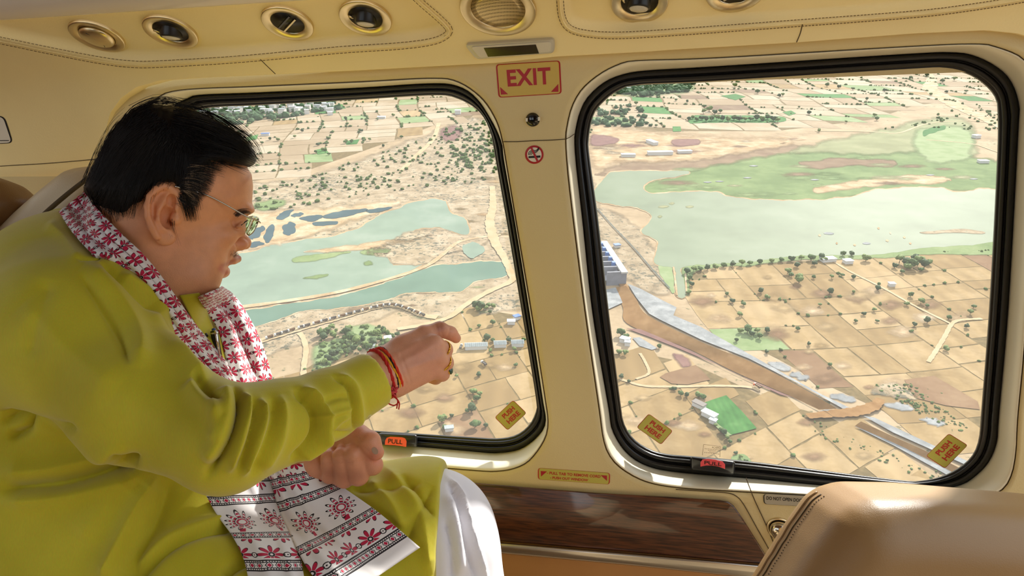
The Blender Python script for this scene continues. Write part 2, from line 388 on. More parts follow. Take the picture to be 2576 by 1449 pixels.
rec = np.zeros(px.shape)
for k, p in enumerate(padc):
    poly = np.vstack([p, [p[-1][0]+20*(1 if k else -1), -160], [p[0][0], -160]]); sdp = poly_sd(poly, px.astype(np.float32), py.astype(np.float32))
    s = np.clip(sdp/22, 0, 1); rec += 0.012*(s*s*(3-2*s)) - 0.004*np.exp(-((sdp-4)/5)**2)
cv = []
for i in range(len(xs)):
    for j in range(NR):
        p, n = cove(px[i, j], py[i, j]); cv.append(p-n*float(rec[i, j]))
fs = []
for i in range(len(xs)-1):
    for j in range(NR-1):
        q = [i*NR+j, (i+1)*NR+j, (i+1)*NR+j+1, i*NR+j+1]; same = lambda a, b_: abs(py.ravel()[a]-py.ravel()[b_]) < 1e-6
        if same(q[0], q[3]): q[3] = None
        if same(q[1], q[2]): q[2] = None
        q = [k for k in q if k is not None]
        if len(q) > 2: fs.append(tuple(q))
fs_cove = fs
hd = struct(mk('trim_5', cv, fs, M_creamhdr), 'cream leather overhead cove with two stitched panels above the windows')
# rolled edge of the step
rr = [[Vector(cv[i*NR]) for i in range(len(xs))]]
for o, dn in ((-0.003, -1.5), (-0.010, -2.0), (-0.028, -1.0)):
    rr.append([wp(px[i, 0], py[i, 0]-dn, 0.0)*0+Vector(cv[i*NR])+WN*o-ZU*0.0004*dn for i in range(len(xs))])
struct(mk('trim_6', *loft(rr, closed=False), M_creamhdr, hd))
def cove_line(pts, n, lift=0.0015):
    c = catmull(pts, n); return [cove(x, y)[0]+cove(x, y)[1]*lift for x, y in c]
for p in PADS:
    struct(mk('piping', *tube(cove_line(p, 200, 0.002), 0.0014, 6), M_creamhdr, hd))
    parts = []
    for off in (-8, 9):
        c = catmull(p, 260*2); t = np.gradient(c, axis=0); t /= np.linalg.norm(t, axis=1)[:, None]; nrm = np.stack([t[:, 1], -t[:, 0]], 1); c = c+nrm*off
        for i in range(0, len(c)-3, 3):
            a, na = cove(*c[i]); b, nb_ = cove(*c[i+2]); parts.append(tube([a+na*0.0015, b+na*0.0015], 0.00055, 4))
    st = mk('stitching', *merge(parts), M_stitch, hd); st['kind'] = 'stuff'
# short seams in the valance
for sm in ([(655,149),(672,166),(693,186)], [(2019,60),(2013,84),(2004,106)]):
    struct(mk('seam', *tube(cove_line(sm, 12, 0.0002), 0.0007, 5), M_seam, hd))
struct(mk('seam', *tube(cove_line([(-300,437),(0,418),(120,411),(262,399)], 30, 0.0002), 0.0008, 5), M_seam, hd))

# ceiling rail and ceiling beyond the cove
ya = [cove(x, topy(x))[0] for x in np.linspace(-480, 3000, 60)]
rail = [ya]+[[p+NH*a+ZU*b for p in ya] for a, b in ((0.004, -0.010), (0.016, -0.014), (0.045, -0.010), (0.06, 0.004), (0.062, 0.02))]
struct(mk('trim_7', *loft(rail, closed=False), M_rail), 'glossy white rail along the ceiling')
cl = [[p+NH*0.055+ZU*0.012 for p in ya], [p+NH*0.5+ZU*0.06 for p in ya], [p+NH*1.2+ZU*0.05 for p in ya], [p+NH*1.95-ZU*0.10 for p in ya]]
struct(mk('ceiling', *loft(cl, closed=False), M_ceil), 'brown cabin ceiling panel')
# pillar joint: a groove across the pillar between the windows
gr = [wp(x, y, 0.0004) for x, y in ((1266,356.5),(1300,356.5),(1345,354),(1390,352.5),(1423,350))]
struct(mk('seam', *tube(gr, 0.0007, 6), M_seam, wall))
struct(mk('seam', *tube([wp(1424, 350, -0.002), wp(1434, 345, -0.003), wp(1445, 337, -0.045)], 0.0006, 6), M_seam, windows[1]))

# ---- lower wall: walnut panel, metal strip, tan panel
def plate(name, pts, o0, o1, mat, parent=None, bev=3.0, n=None):
    """a bevelled plate in the wall plane from a pixel outline; o0 back, o1 front offset"""
    p = np.array(pts, float) if n is None else catmull(pts, n, True)
    c = p.mean(0); d = np.roll(p, -1, 0)-np.roll(p, 1, 0); d /= np.linalg.norm(d, axis=1)[:, None]+1e-9; nr = np.stack([d[:, 1], -d[:, 0]], 1)
    if np.sum(nr*(p-c)) > 0: nr = -nr
    rings = [[wp(x, y, o0) for x, y in p], [wp(x, y, o0+(o1-o0)*0.7) for x, y in p], [wp(x, y, o0+(o1-o0)*0.93) for x, y in p+nr*bev*0.3], [wp(x, y, o1) for x, y in p+nr*bev]]
    v, f = loft(rings); k = len(p); f.append(tuple(3*k+i for i in range(k)))
    m = mk(name, v, f, mat, parent); bm = bmesh.new(); bm.from_mesh(m.data); bmesh.ops.recalc_face_normals(bm, faces=bm.faces); bm.to_mesh(m.data); bm.free()
    return m
def rrect(q, rad, n=6):
    """rounded corners on a pixel quad"""
    out = []; q = [np.array(x, float) for x in q]
    for i in range(4):
        a, b, c = q[i-1], q[i], q[(i+1) % 4]; u = (a-b)/np.linalg.norm(a-b); w = (c-b)/np.linalg.norm(c-b); s, e = b+u*rad, b+w*rad
        for t in np.linspace(0, 1, n): out.append((1-t)**2*s+2*t*(1-t)*b+t*t*e)
    return out
wood = plate('trim_8', [(400,1150),(700,1178),(1158,1212),(1504,1240),(1676,1249),(1812,1258),(1832,1262),(1846,1272),(1870,1306),(1937,1412),(1930,1419),(1900,1417),(1600,1390),(1221,1358),(700,1310),(400,1290)], -0.004, 0.010, M_wood, None, 4)
struct(wood, 'dark glossy walnut panel below the windows')
cord = plate('trim_9', [(400,1296),(700,1316),(1221,1362),(1600,1394),(1935,1424),(1960,1440),(1960,1462),(1600,1424),(1235,1390),(700,1345),(400,1322)], -0.004, 0.016, M_metal, None, 7)
struct(cord, 'brushed metal strip under the walnut panel')
lw = [wp(-1500,1090,-0.001), wp(400,1180,-0.001), wp(1158,1230,-0.001), wp(1800,1275,-0.001), wp(1940,1440,-0.001), wp(2760,1480,-0.001), wp(2760,2700,-0.001), wp(-1500,2700,-0.001)]
struct(mk('wall_lower', lw, orient([tuple(range(8))], lw, WN), M_tan, smooth=False), 'tan leather lower side wall')
lw = [wp(1820,1255,-0.001), wp(2760,1245,-0.001), wp(2760,1700,-0.001), wp(1950,1460,-0.001)]
struct(mk('wall_door', lw, orient([(0,1,2,3)], lw, WN), M_cream, smooth=False), 'cream panel around the door handle')
# trim seams round the walnut
for sm in ([(1700,1231),(1780,1236),(1830,1240),(1852,1248),(1870,1268),(1905,1330),(1946,1402)], [(1877,1203),(1884,1222),(1900,1262),(1926,1318),(1952,1380)]):
    struct(mk('seam', *tube([wp(x, y, 0.0003) for x, y in catmull(sm, 40)], 0.0008, 6), M_seam, wall))
# ---- rest of the cabin, behind and beside the camera: floor, opposite wall with added window openings, bulkheads
cc = W0.dot(NH); sE = lambda p: p.dot(E1)
def cab(s, a, z): return E1*s+NH*a+ZU*z           # cabin coordinates: along the wall, toward the opposite side, up
A1 = 0.95
fl = [cab(-2.3, cc-0.25, -1.02), cab(2.2, cc-0.25, -1.02), cab(2.2, A1, -1.02), cab(-2.3, A1, -1.02)]
struct(mk('floor', fl, [(0, 1, 2, 3)], M_floor, smooth=False), 'carpeted cabin floor')
ow = [cab(-2.3, A1, -1.05), cab(2.2, A1, -1.05), cab(2.2, A1-0.1, 0.62), cab(-2.3, A1-0.1, 0.62)]
def owp(s, z): return cab(s, A1-0.1*(z+1.05)/1.67, z)
holes = []
for s0, s1 in ((-2.05, -1.15), (-0.95, -0.45), (1.15, 2.05)):                      # openings added in the unseen wall as fill for the man and ceiling
    h = []
    for cx_, cz_, a_ in ((s1-.1, .34, 0), (s0+.1, .34, 90), (s0+.1, -.34, 180), (s1-.1, -.34, 270)):
        for t in range(0, 91, 15): h.append(owp(cx_+.1*math.cos(math.radians(a_+t)), cz_+.1*math.sin(math.radians(a_+t))))
    holes.append(h)
tri = tessellate_polygon([ow]+holes); vv = ow+sum(holes, [])
struct(mk('wall_opposite', vv, tri, material('dark_cabin_side', (84, 62, 42), 0.6), smooth=False), 'brown cabin wall behind the photographer with three added window openings')
for k, (s, nm, zt) in enumerate(((-2.3, 'wall_aft', 0.75), (1.55, 'wall_forward_unseen', -0.30))):       # the forward one is unseen, cut low to let side light in
    b = [cab(s, cc-0.3, -1.05), cab(s, A1, -1.05), cab(s, A1-.1, zt), cab(s, cc-0.3, zt)]
    struct(mk(nm, b, [(0, 1, 2, 3)], M_brown, smooth=False), 'brown bulkhead at the end of the cabin')
# outer fuselage skin closes the wall above and below the panels
for nm, y0, y1 in (('wall_skin', -260, 120), ):
    b = [wp(-700, y0, -0.07), wp(3000, y0, -0.07), wp(3000, y1+40, -0.07), wp(-700, y1+180, -0.07)]
    struct(mk(nm, b, [(0, 1, 2, 3)], M_cream, smooth=False), 'outer wall above the windows')
b = [wp(-2200, -200, -0.10), wp(240, 150, -0.10), wp(240, 2700, -0.10), wp(-2200, 2700, -0.10)]
struct(mk('wall_rear', b, [(0, 1, 2, 3)], M_cream, smooth=False), 'cream wall behind the man')
b = [wp(2735, 0, -0.02), wp(3600, 0, -0.02), wp(3600, 1700, -0.02), wp(2735, 1700, -0.02)]
struct(mk('wall_front', b, [(0, 1, 2, 3)], M_cream, smooth=False), 'cream wall right of the wide window')

# ------------------------------------------------------------------ signs: text outlines mapped onto pixel quads of a surface
def text_geo(s, bold=0.0, space=1.0):
    cu = bpy.data.curves.new('t', 'FONT'); cu.body = s; cu.offset = bold; cu.space_character = space; cu.resolution_u = 4
    o = bpy.data.objects.new('t', cu); COL.objects.link(o); bpy.context.view_layer.update()
    me = bpy.data.meshes.new_from_object(o.evaluated_get(bpy.context.evaluated_depsgraph_get()))
    v = np.array([tuple(x.co)[:2] for x in me.vertices]); f = [tuple(p.vertices) for p in me.polygons]
    bpy.data.objects.remove(o); bpy.data.curves.remove(cu); bpy.data.meshes.remove(me)
    v -= v.min(0); v /= v.max(0); return v, f
def quad_map(q, u, w):
    """u right, w up from the lower left, q = TL TR BR BL"""
    tl, tr, br, bl = [np.array(x, float) for x in q]
    return (bl*(1-u)+br*u)*(1-w)+(tl*(1-u)+tr*u)*w
def lettering(name, s, q, surf, mat, parent, bold=0.02, space=1.0):
    v, f = text_geo(s, bold, space); pts = [surf(*quad_map(q, a, b)) for a, b in v]
    return mk(name, pts, f, mat, parent, smooth=False)
def flat(name, pts, surf, mat, parent):
    return mk(name, [surf(*p) for p in pts], [tuple(range(len(pts)))], mat, parent, smooth=False)
def inset(q, m):
    c = np.mean(np.array(q, float), 0); return [tuple(np.array(p)+(c-np.array(p))/np.linalg.norm(c-np.array(p))*m) for p in q]
on = lambda o: (lambda x, y: wp(x, y, o))

t = thing('exit_sign', 'yellow EXIT sign with red letters and corner triangles on the window pillar', 'sign')
q = [(1247,162),(1409,152),(1413,236),(1254,246)]
plate('plate', rrect(q, 9), -0.0005, 0.0008, M_red, t, 0.5)
flat('face', rrect(inset(q, 4.2), 7), on(0.0011), M_yel, t)
lettering('lettering', 'EXIT', [(1274,176),(1384,169),(1386,211.5),(1277.6,218)], on(0.0014), M_red, t, 0.03, 1.08)
flat('triangle', [(1258,219),(1260,238),(1278,237)], on(0.0014), M_red, t); flat('triangle', [(1404.5,211),(1405,231),(1386,231)], on(0.0014), M_red, t)

t = thing('no_smoking_sign', 'round red no-smoking sign with struck-out cigarette on the pillar', 'sign')
cir = lambda cx, cy, r, n=40, sx=1.0: [(cx+r*sx*math.cos(2*math.pi*k/n), cy+r*math.sin(2*math.pi*k/n)) for k in range(n)]
plate('disc', cir(1344, 389, 23.3), -0.0005, 0.0008, M_red, t, 0.4)
flat('face', cir(1344.3, 389, 18.2), on(0.0011), M_white, t)
flat('cigarette', [(1329.5,393),(1359.5,391),(1359.5,396.5),(1329.5,398)], on(0.0013), M_ink, t)
for k in range(3):
    pth = catmull([(1329.5+3*k, 390), (1331+3*k, 382.5+2.4*k), (1340+1.2*k, 378.6+2.6*k), (1349, 378+2.6*k), (1356, 370.5+2.6*k)], 16)
    mk('smoke', *tube([wp(x, y, 0.0013) for x, y in pth], 0.00052, 4), M_ink, t)
flat('slash', [(1334,371.5),(1338.5,370),(1355,406),(1350.5,408)], on(0.0020), M_red, t)

t = thing('cabin_sensor', 'small round black sensor with two white tabs set in the pillar below the EXIT sign', 'sensor')
plate('rim', cir(1340, 302, 20), -0.001, 0.0012, M_cream, t, 2)
v, f = loft([[wp(x, y, o) for x, y in cir(1340, 301, r, 32)] for r, o in ((18, 0.0008), (17, 0.0030), (13, 0.0050), (7, 0.0062), (2, 0.0066))], cap=True)
mk('dome', v, f, material('sensor_glass', (8, 12, 14), 0.08, spec=0.7), t)
flat('tab', [(1322.5,297),(1327.5,297),(1327.5,306),(1322.5,306)], on(0.0070), M_white, t); flat('tab', [(1353,294.5),(1358.5,294.5),(1358.5,303.5),(1353,304)], on(0.0070), M_white, t)

t = thing('cord_instruction_placard', 'narrow yellow placard about pulling the tab and pushing out the window, below the pillar', 'placard')
q = [(1353,1177),(1535,1190),(1534,1219),(1353,1206)]
plate('plate', rrect(q, 8), -0.0005, 0.0008, M_redtxt, t, 0.4); flat('face', rrect(inset(q, 3.0), 6), on(0.0011), M_lime, t)
lettering('lettering', '- PULL TAB TO REMOVE CORD', [(1376,1186),(1511,1195.5),(1510.5,1202.5),(1376,1193)], on(0.0014), M_redtxt, t, 0.03)
lettering('lettering', '- PUSH OUT WINDOW', [(1384,1198),(1480,1205),(1479,1211.5),(1384,1204.5)], on(0.0014), M_redtxt, t, 0.03)
flat('triangle', [(1360,1185),(1376,1186),(1361,1199)], on(0.0014), M_red, t); flat('triangle', [(1511,1195.5),(1527,1196.5),(1527,1210)], on(0.0014), M_red, t)

t = thing('door_placard', 'silver door warning placard partly hidden behind the seat back', 'placard')
q = [(1920,1242),(2082,1250),(2080,1278),(1921,1268)]
plate('plate', rrect(q, 9), -0.0005, 0.0012, M_ink, t, 0.4); flat('face', rrect(inset(q, 2.6), 8), on(0.0015), material('placard_silver', (186, 180, 164), 0.35, metal=0.4), t)
lettering('lettering', 'DO NOT OPEN DOOR IN', [(1928,1248.5),(2036,1256),(2035,1264.5),(1928,1257)], on(0.0018), M_ink, t, 0.02)

# push-here stickers on the panes
for q, lab in (([(1244,1050),(1291,1006),(1325,1039),(1277,1083)], 'PUSH HERE sticker in the lower corner of the window beside the man'),
               ([(1632,1040),(1693,1084),(1663,1119),(1601,1075)], 'PUSH HERE sticker in the lower left corner of the wide window'),
               ([(2329,1147),(2387,1090),(2435,1120),(2377,1179)], 'PUSH HERE sticker in the lower right corner of the wide window above the seat')):
    t = thing('push_sticker', lab, 'sticker', 'push here window stickers')
    plate('plate', rrect(q, 7), -0.0815, -0.0800, M_redtxt, t, 0.3); flat('face', rrect(inset(q, 1.8), 6.2), on(-0.0797), M_lime, t)
    def sub(u0, u1, w0, w1): return [tuple(quad_map(q, a, b)) for a, b in ((u0, w1), (u1, w1), (u1, w0), (u0, w0))]
    lettering('lettering', 'PUSH', sub(0.24, 0.80, 0.56, 0.82), on(-0.0794), M_redtxt, t, 0.035)
    lettering('lettering', 'HERE', sub(0.22, 0.82, 0.18, 0.45), on(-0.0794), M_redtxt, t, 0.035)

# pull tabs on the seals
def pull_tab(lab, body, labelq, mat, txtq, o):
    t = thing('pull_tab', lab, 'pull tab', 'window release pull tabs')
    plate('grip', rrect(body, 8, 5), -0.075, o, M_tab, t, 6)
    plate('label', labelq, o-0.001, o+0.0006, mat, t, 0.8)
    lettering('lettering', 'PULL', txtq, on(o+0.0010), M_ink, t, 0.01)
    return t
pull_tab('black pull tab with orange PULL label under the window beside the man', [(953,1088),(1050,1093),(1050,1125),(954,1119)], [(968,1119),(969,1108),(973,1101),(982,1098.5),(1012,1100),(1019,1102.5),(1023,1110),(1022,1124.5),(1008,1122),(990,1120)], M_orange, [(977,1103.5),(1013,1107),(1012,1118),(976,1115)], -0.030)
pull_tab('black pull tab with pink PULL label under the wide window', [(1737,1147),(1850,1160),(1848,1194),(1738,1181)], [(1762,1174),(1762,1163),(1767,1156),(1780,1154),(1800,1156),(1818,1161),(1824,1168),(1824,1180),(1808,1174),(1792,1171),(1776,1171)], M_pink, [(1772,1159),(1816,1164),(1815,1173),(1772,1168)], -0.030)
# etched maker's mark on the wide pane
t = thing('etched_glass_mark', 'faint etched rectangle of mirrored small print low in the wide pane', 'glass mark')
E = material('etched_ink', (120, 92, 58), 0.7)
def wline(a, b, w=0.0003): return tube([wp(*a, -0.081), wp(*b, -0.081)], w, 4)
mk('frame', *merge([wline((1770,1118),(1812,1123)), wline((1812,1123),(1811,1150)), wline((1770,1118),(1767,1145))]), E, t)
lettering('lettering', 'MECA', [(1809,1125),(1791,1123),(1791,1127.5),(1809,1129.5)], on(-0.0808), E, t, 0.0)
for a, b in (((1773,1128.5),(1808,1132)), ((1781,1132.5),(1800,1134.5)), ((1784,1136.5),(1797,1138)), ((1772,1138),(1808,1142))):
    mk('print_line', *merge([wline(tuple(np.array(a)+(np.array(b)-np.array(a))*k), tuple(np.array(a)+(np.array(b)-np.array(a))*(k+0.07)), 0.0005) for k in np.arange(0, 0.98, 0.12)]), E, t)
# placard at the left edge
t = thing('wall_placard', 'white placard with black border cut by the left edge of the photo', 'placard')
con = lambda o: (lambda x, y: cove(x, y)[0]+cove(x, y)[1]*o)
q = [(-130,286),(12,292),(34,360),(-110,366)]
flat('plate', rrect(q, 14), con(0.0006), M_ink, t); flat('face', rrect(inset(q, 4), 12), con(0.0010), M_white, t)
lettering('lettering', 'US:', [(-14,305),(5,304),(7,311),(-12,312)], con(0.0014), M_ink, t, 0.0)
flat('print_line', [(-60,353),(24,352),(24,354),(-60,355)], con(0.0014), M_ink, t)

# ------------------------------------------------------------------ overhead fittings
bpy.context.view_layer.update(); cove_bvh = BVHTree.FromPolygons([tuple(v) for v in cv], fs_cove)
def disc_frame(px, py, off=0.0):
    p, n = cove(px, py); u = E1.copy(); w = n.cross(u).normalized(); d = ray(px, py); p = d*((p+n*off).dot(n)/d.dot(n)); return p, u, w, n
def ring_prof(fr, prof_, seg=40, ex=1.0):
    p, u, w, n = fr; rings = []
    for r, o in prof_: rings.append([p+u*(r*ex*math.cos(2*math.pi*k/seg))+w*(r*math.sin(2*math.pi*k/seg))+n*o for k in range(seg)])
    return rings
def fitting(kind, px, py, lab, R=0.038, name='reading_light'):
    t = thing(name, lab, {'reading_light': 'reading light', 'air_vent': 'air vent', 'overhead_cover': 'cover'}[name], 'overhead fittings in the stitched panels')
    pts = [cove_bvh.ray_cast(V(0, 0, 0), ray(px+60*math.cos(a), py-8+16*math.sin(a)).normalized())[0] for a in np.linspace(0, 2*math.pi, 12, endpoint=False)]; pts = np.array([tuple(q) for q in pts if q is not None]); ce = pts.mean(0)
    n = Vector(np.linalg.svd(pts-ce)[2][2]); n = n if n.dot(ray(px, py)) < 0 else -n; d = ray(px, py); p = d*(Vector(ce).dot(n)/d.dot(n)); u = (E1-n*E1.dot(n)).normalized(); w = n.cross(u); fr = (p, u, w, n); b = 0.0030
    mk('bezel_ring', *loft(ring_prof(fr, [(R*1.0, b-0.02), (R*1.0, b+0.0008), (R*0.985, b+0.0022), (R*0.95, b+0.0026), (R*0.66, b+0.0002), (R*0.63, b-0.0015), (R*0.60, b-0.03)])), M_brass, t)
    if kind == 'cover':
        mk('cap', *loft(ring_prof(fr, [(R*0.64, b-0.002), (R*0.62, b+0.0035), (R*0.5, b+0.006), (R*0.25, b+0.0075), (R*0.02, b+0.008)]), cap=True), M_brass, t)
        mk('cap_seam', *tube([p+u*(R*0.5*math.cos(a))*0.35-u*R*.1+w*(R*0.5*math.sin(a))+n*(b+0.0066) for a in np.linspace(-1.2, 1.2, 10)], 0.0005, 5), M_black, t)
    else:
        mk('socket', *loft(ring_prof(fr, [(R*0.63, b-0.001), (R*0.60, b-0.012), (R*0.45, b-0.026), (R*0.02, b-0.03)]), cap=True), M_black, t)
        q = (p+n*(b-0.004), u, w, n)
        if kind == 'light':
            d = (n*0.9-w*0.35-u*0.1).normalized(); uu = u; ww = d.cross(uu).normalized(); uu = ww.cross(d); fr2 = (p+n*(b-0.006), uu, ww, d)
            mk('swivel_body', *loft(ring_prof(fr2, [(R*0.40, -0.012), (R*0.40, 0.012), (R*0.37, 0.014), (R*0.33, 0.012)], 28)), M_black, t)
            mk('lens', *loft(ring_prof(fr2, [(R*0.36, 0.0125), (R*0.30, 0.0145), (R*0.15, 0.016), (R*0.01, 0.0165)], 28), cap=True), M_lens, t)
            mk('clip', *tube([p-u*R*0.55+w*R*0.25+n*(b+0.001), p-u*R*0.5-w*R*0.05+n*(b-0.004), p-u*R*0.42-w*R*.2+n*(b-0.008)], 0.0018, 6), M_brass, t)
        else:
            for k, (o, hh) in enumerate(((-0.10, 0.011), (0.14, 0.011))):
                rr_ = [[p+(u*math.cos(0.6)+w*math.sin(0.6))*(s*R*0.52)+(w*math.cos(0.6)-u*math.sin(0.6))*(o*R+dd)+n*(b+z) for s in (-1, 1)] for dd, z in ((-0.0012, -0.030), (-0.0012, 0.002), (0.0012, 0.002), (0.0012, -0.030))]
                mk('vane', *loft(rr_, closed=False), M_darkglass if k else M_brass, t, smooth=False)
    return t
fitting('cover', 245, 88, 'closed oval metal cover, leftmost of the overhead fittings', 0.041, 'overhead_cover')
fitting('light', 430, 77, 'overhead reading light with black swivel, second from the left', 0.041)
fitting('vent', 724, 55, 'round overhead air vent with open black vanes above the left window', 0.039, 'air_vent')
fitting('light', 920, 42, 'overhead reading light left of the round speaker', 0.039)
fitting('light', 1609, 2, 'overhead reading light right of the round speaker, cut by the top edge', 0.039)
fitting('vent', 1850, -28, 'overhead air vent right of the pillar, barely showing at the top edge', 0.039, 'air_vent')
# speaker
t = thing('overhead_speaker', 'round metal speaker with perforated grille above the pillar', 'speaker')
fr = disc_frame(1253, 22); R = 0.054
mk('rim', *loft(ring_prof(fr, [(R, -0.004), (R, 0.0022), (R*0.985, 0.0042), (R*0.95, 0.0048), (R*0.72, 0.0022), (R*0.70, 0.001), (R*0.69, -0.004)], 56)), M_brass, t)
def grille_mat():
    m = bpy.data.materials.new('perforated_grille'); m.use_nodes = True; nt = m.node_tree; b = nt.nodes['Principled BSDF']
    co = nt.nodes.new('ShaderNodeTexCoord'); vo = nt.nodes.new('ShaderNodeTexVoronoi'); vo.inputs['Scale'].default_value = 480; vo.inputs['Randomness'].default_value = 0.0
    cr = nt.nodes.new('ShaderNodeValToRGB'); cr.color_ramp.elements[0].position = 0.30; cr.color_ramp.elements[1].position = 0.42
    cr.color_ramp.elements[0].color = (*lin((40, 32, 18)), 1); cr.color_ramp.elements[1].color = (*lin((206, 186, 140)), 1)
    nt.links.new(co.outputs['Object'], vo.inputs['Vector']); nt.links.new(vo.outputs['Distance'], cr.inputs[0]); nt.links.new(cr.outputs[0], b.inputs['Base Color']); b.inputs['Metallic'].default_value = 0.8; b.inputs['Roughness'].default_value = 0.35
    return m
mk('grille', *loft(ring_prof(fr, [(R*0.70, 0.001), (R*0.5, 0.003), (R*0.25, 0.0042), (R*0.01, 0.0045)], 56), cap=True), grille_mat(), t)
# display housing
t = thing('cabin_display', 'slim silver display unit with dark screen above the EXIT sign', 'display')
def cplate(name, pts, o0, o1, mat, parent, bev=3):
    p = np.array(pts, float); c = p.mean(0)
    f = lambda x, y, o: cove(x, y)[0]+cove(x, y)[1]*o
    rings = [[f(x, y, o0) for x, y in p], [f(x, y, o1-0.0008) for x, y in p], [f(x, y, o1) for x, y in p+(c-p)/np.linalg.norm(c-p, axis=1)[:, None]*bev]]
    v, fs_ = loft(rings); k = len(p); fs_.append(tuple(2*k+i for i in range(k))); return mk(name, v, fs_, mat, parent, smooth=False)
M_silver = material('silver_plastic', (196, 190, 172), 0.35, metal=0.3)
cplate('housing', rrect([(1170,107),(1396,93),(1396,129),(1200,145)], 12), -0.002, 0.006, M_silver, t, 4)
cplate('face', rrect([(1186,111),(1388,98),(1388,124),(1208,139)], 8), 0.005, 0.0075, material('silver_face', (214, 206, 184), 0.4), t, 1)
cplate('screen', [(1219,113),(1350,104.5),(1358,128),(1230,136)], 0.007, 0.0082, M_darkglass, t, 0.6)
# door handle behind the seat
t = thing('door_latch', 'round polished metal door latch by the seat back', 'latch')
p = wp(1966, 1333, 0); fr = (p, E1, WV, WN); fr = (p, (E1*math.cos(.9)+WV*math.sin(.9)).normalized(), (WV*math.cos(.9)-E1*math.sin(.9)).normalized(), WN)
mk('cup', *loft(ring_prof(fr, [(0.026, -0.001), (0.026, 0.0015), (0.024, 0.003), (0.021, 0.0005)], 40, 0.8)), M_brass, t)
mk('knob', *loft(ring_prof(fr, [(0.021, 0.0), (0.0205, 0.008), (0.017, 0.014), (0.010, 0.017), (0.001, 0.018)], 40, 0.8), cap=True), material('polished_metal', (212, 206, 190), 0.14, metal=1.0), t)
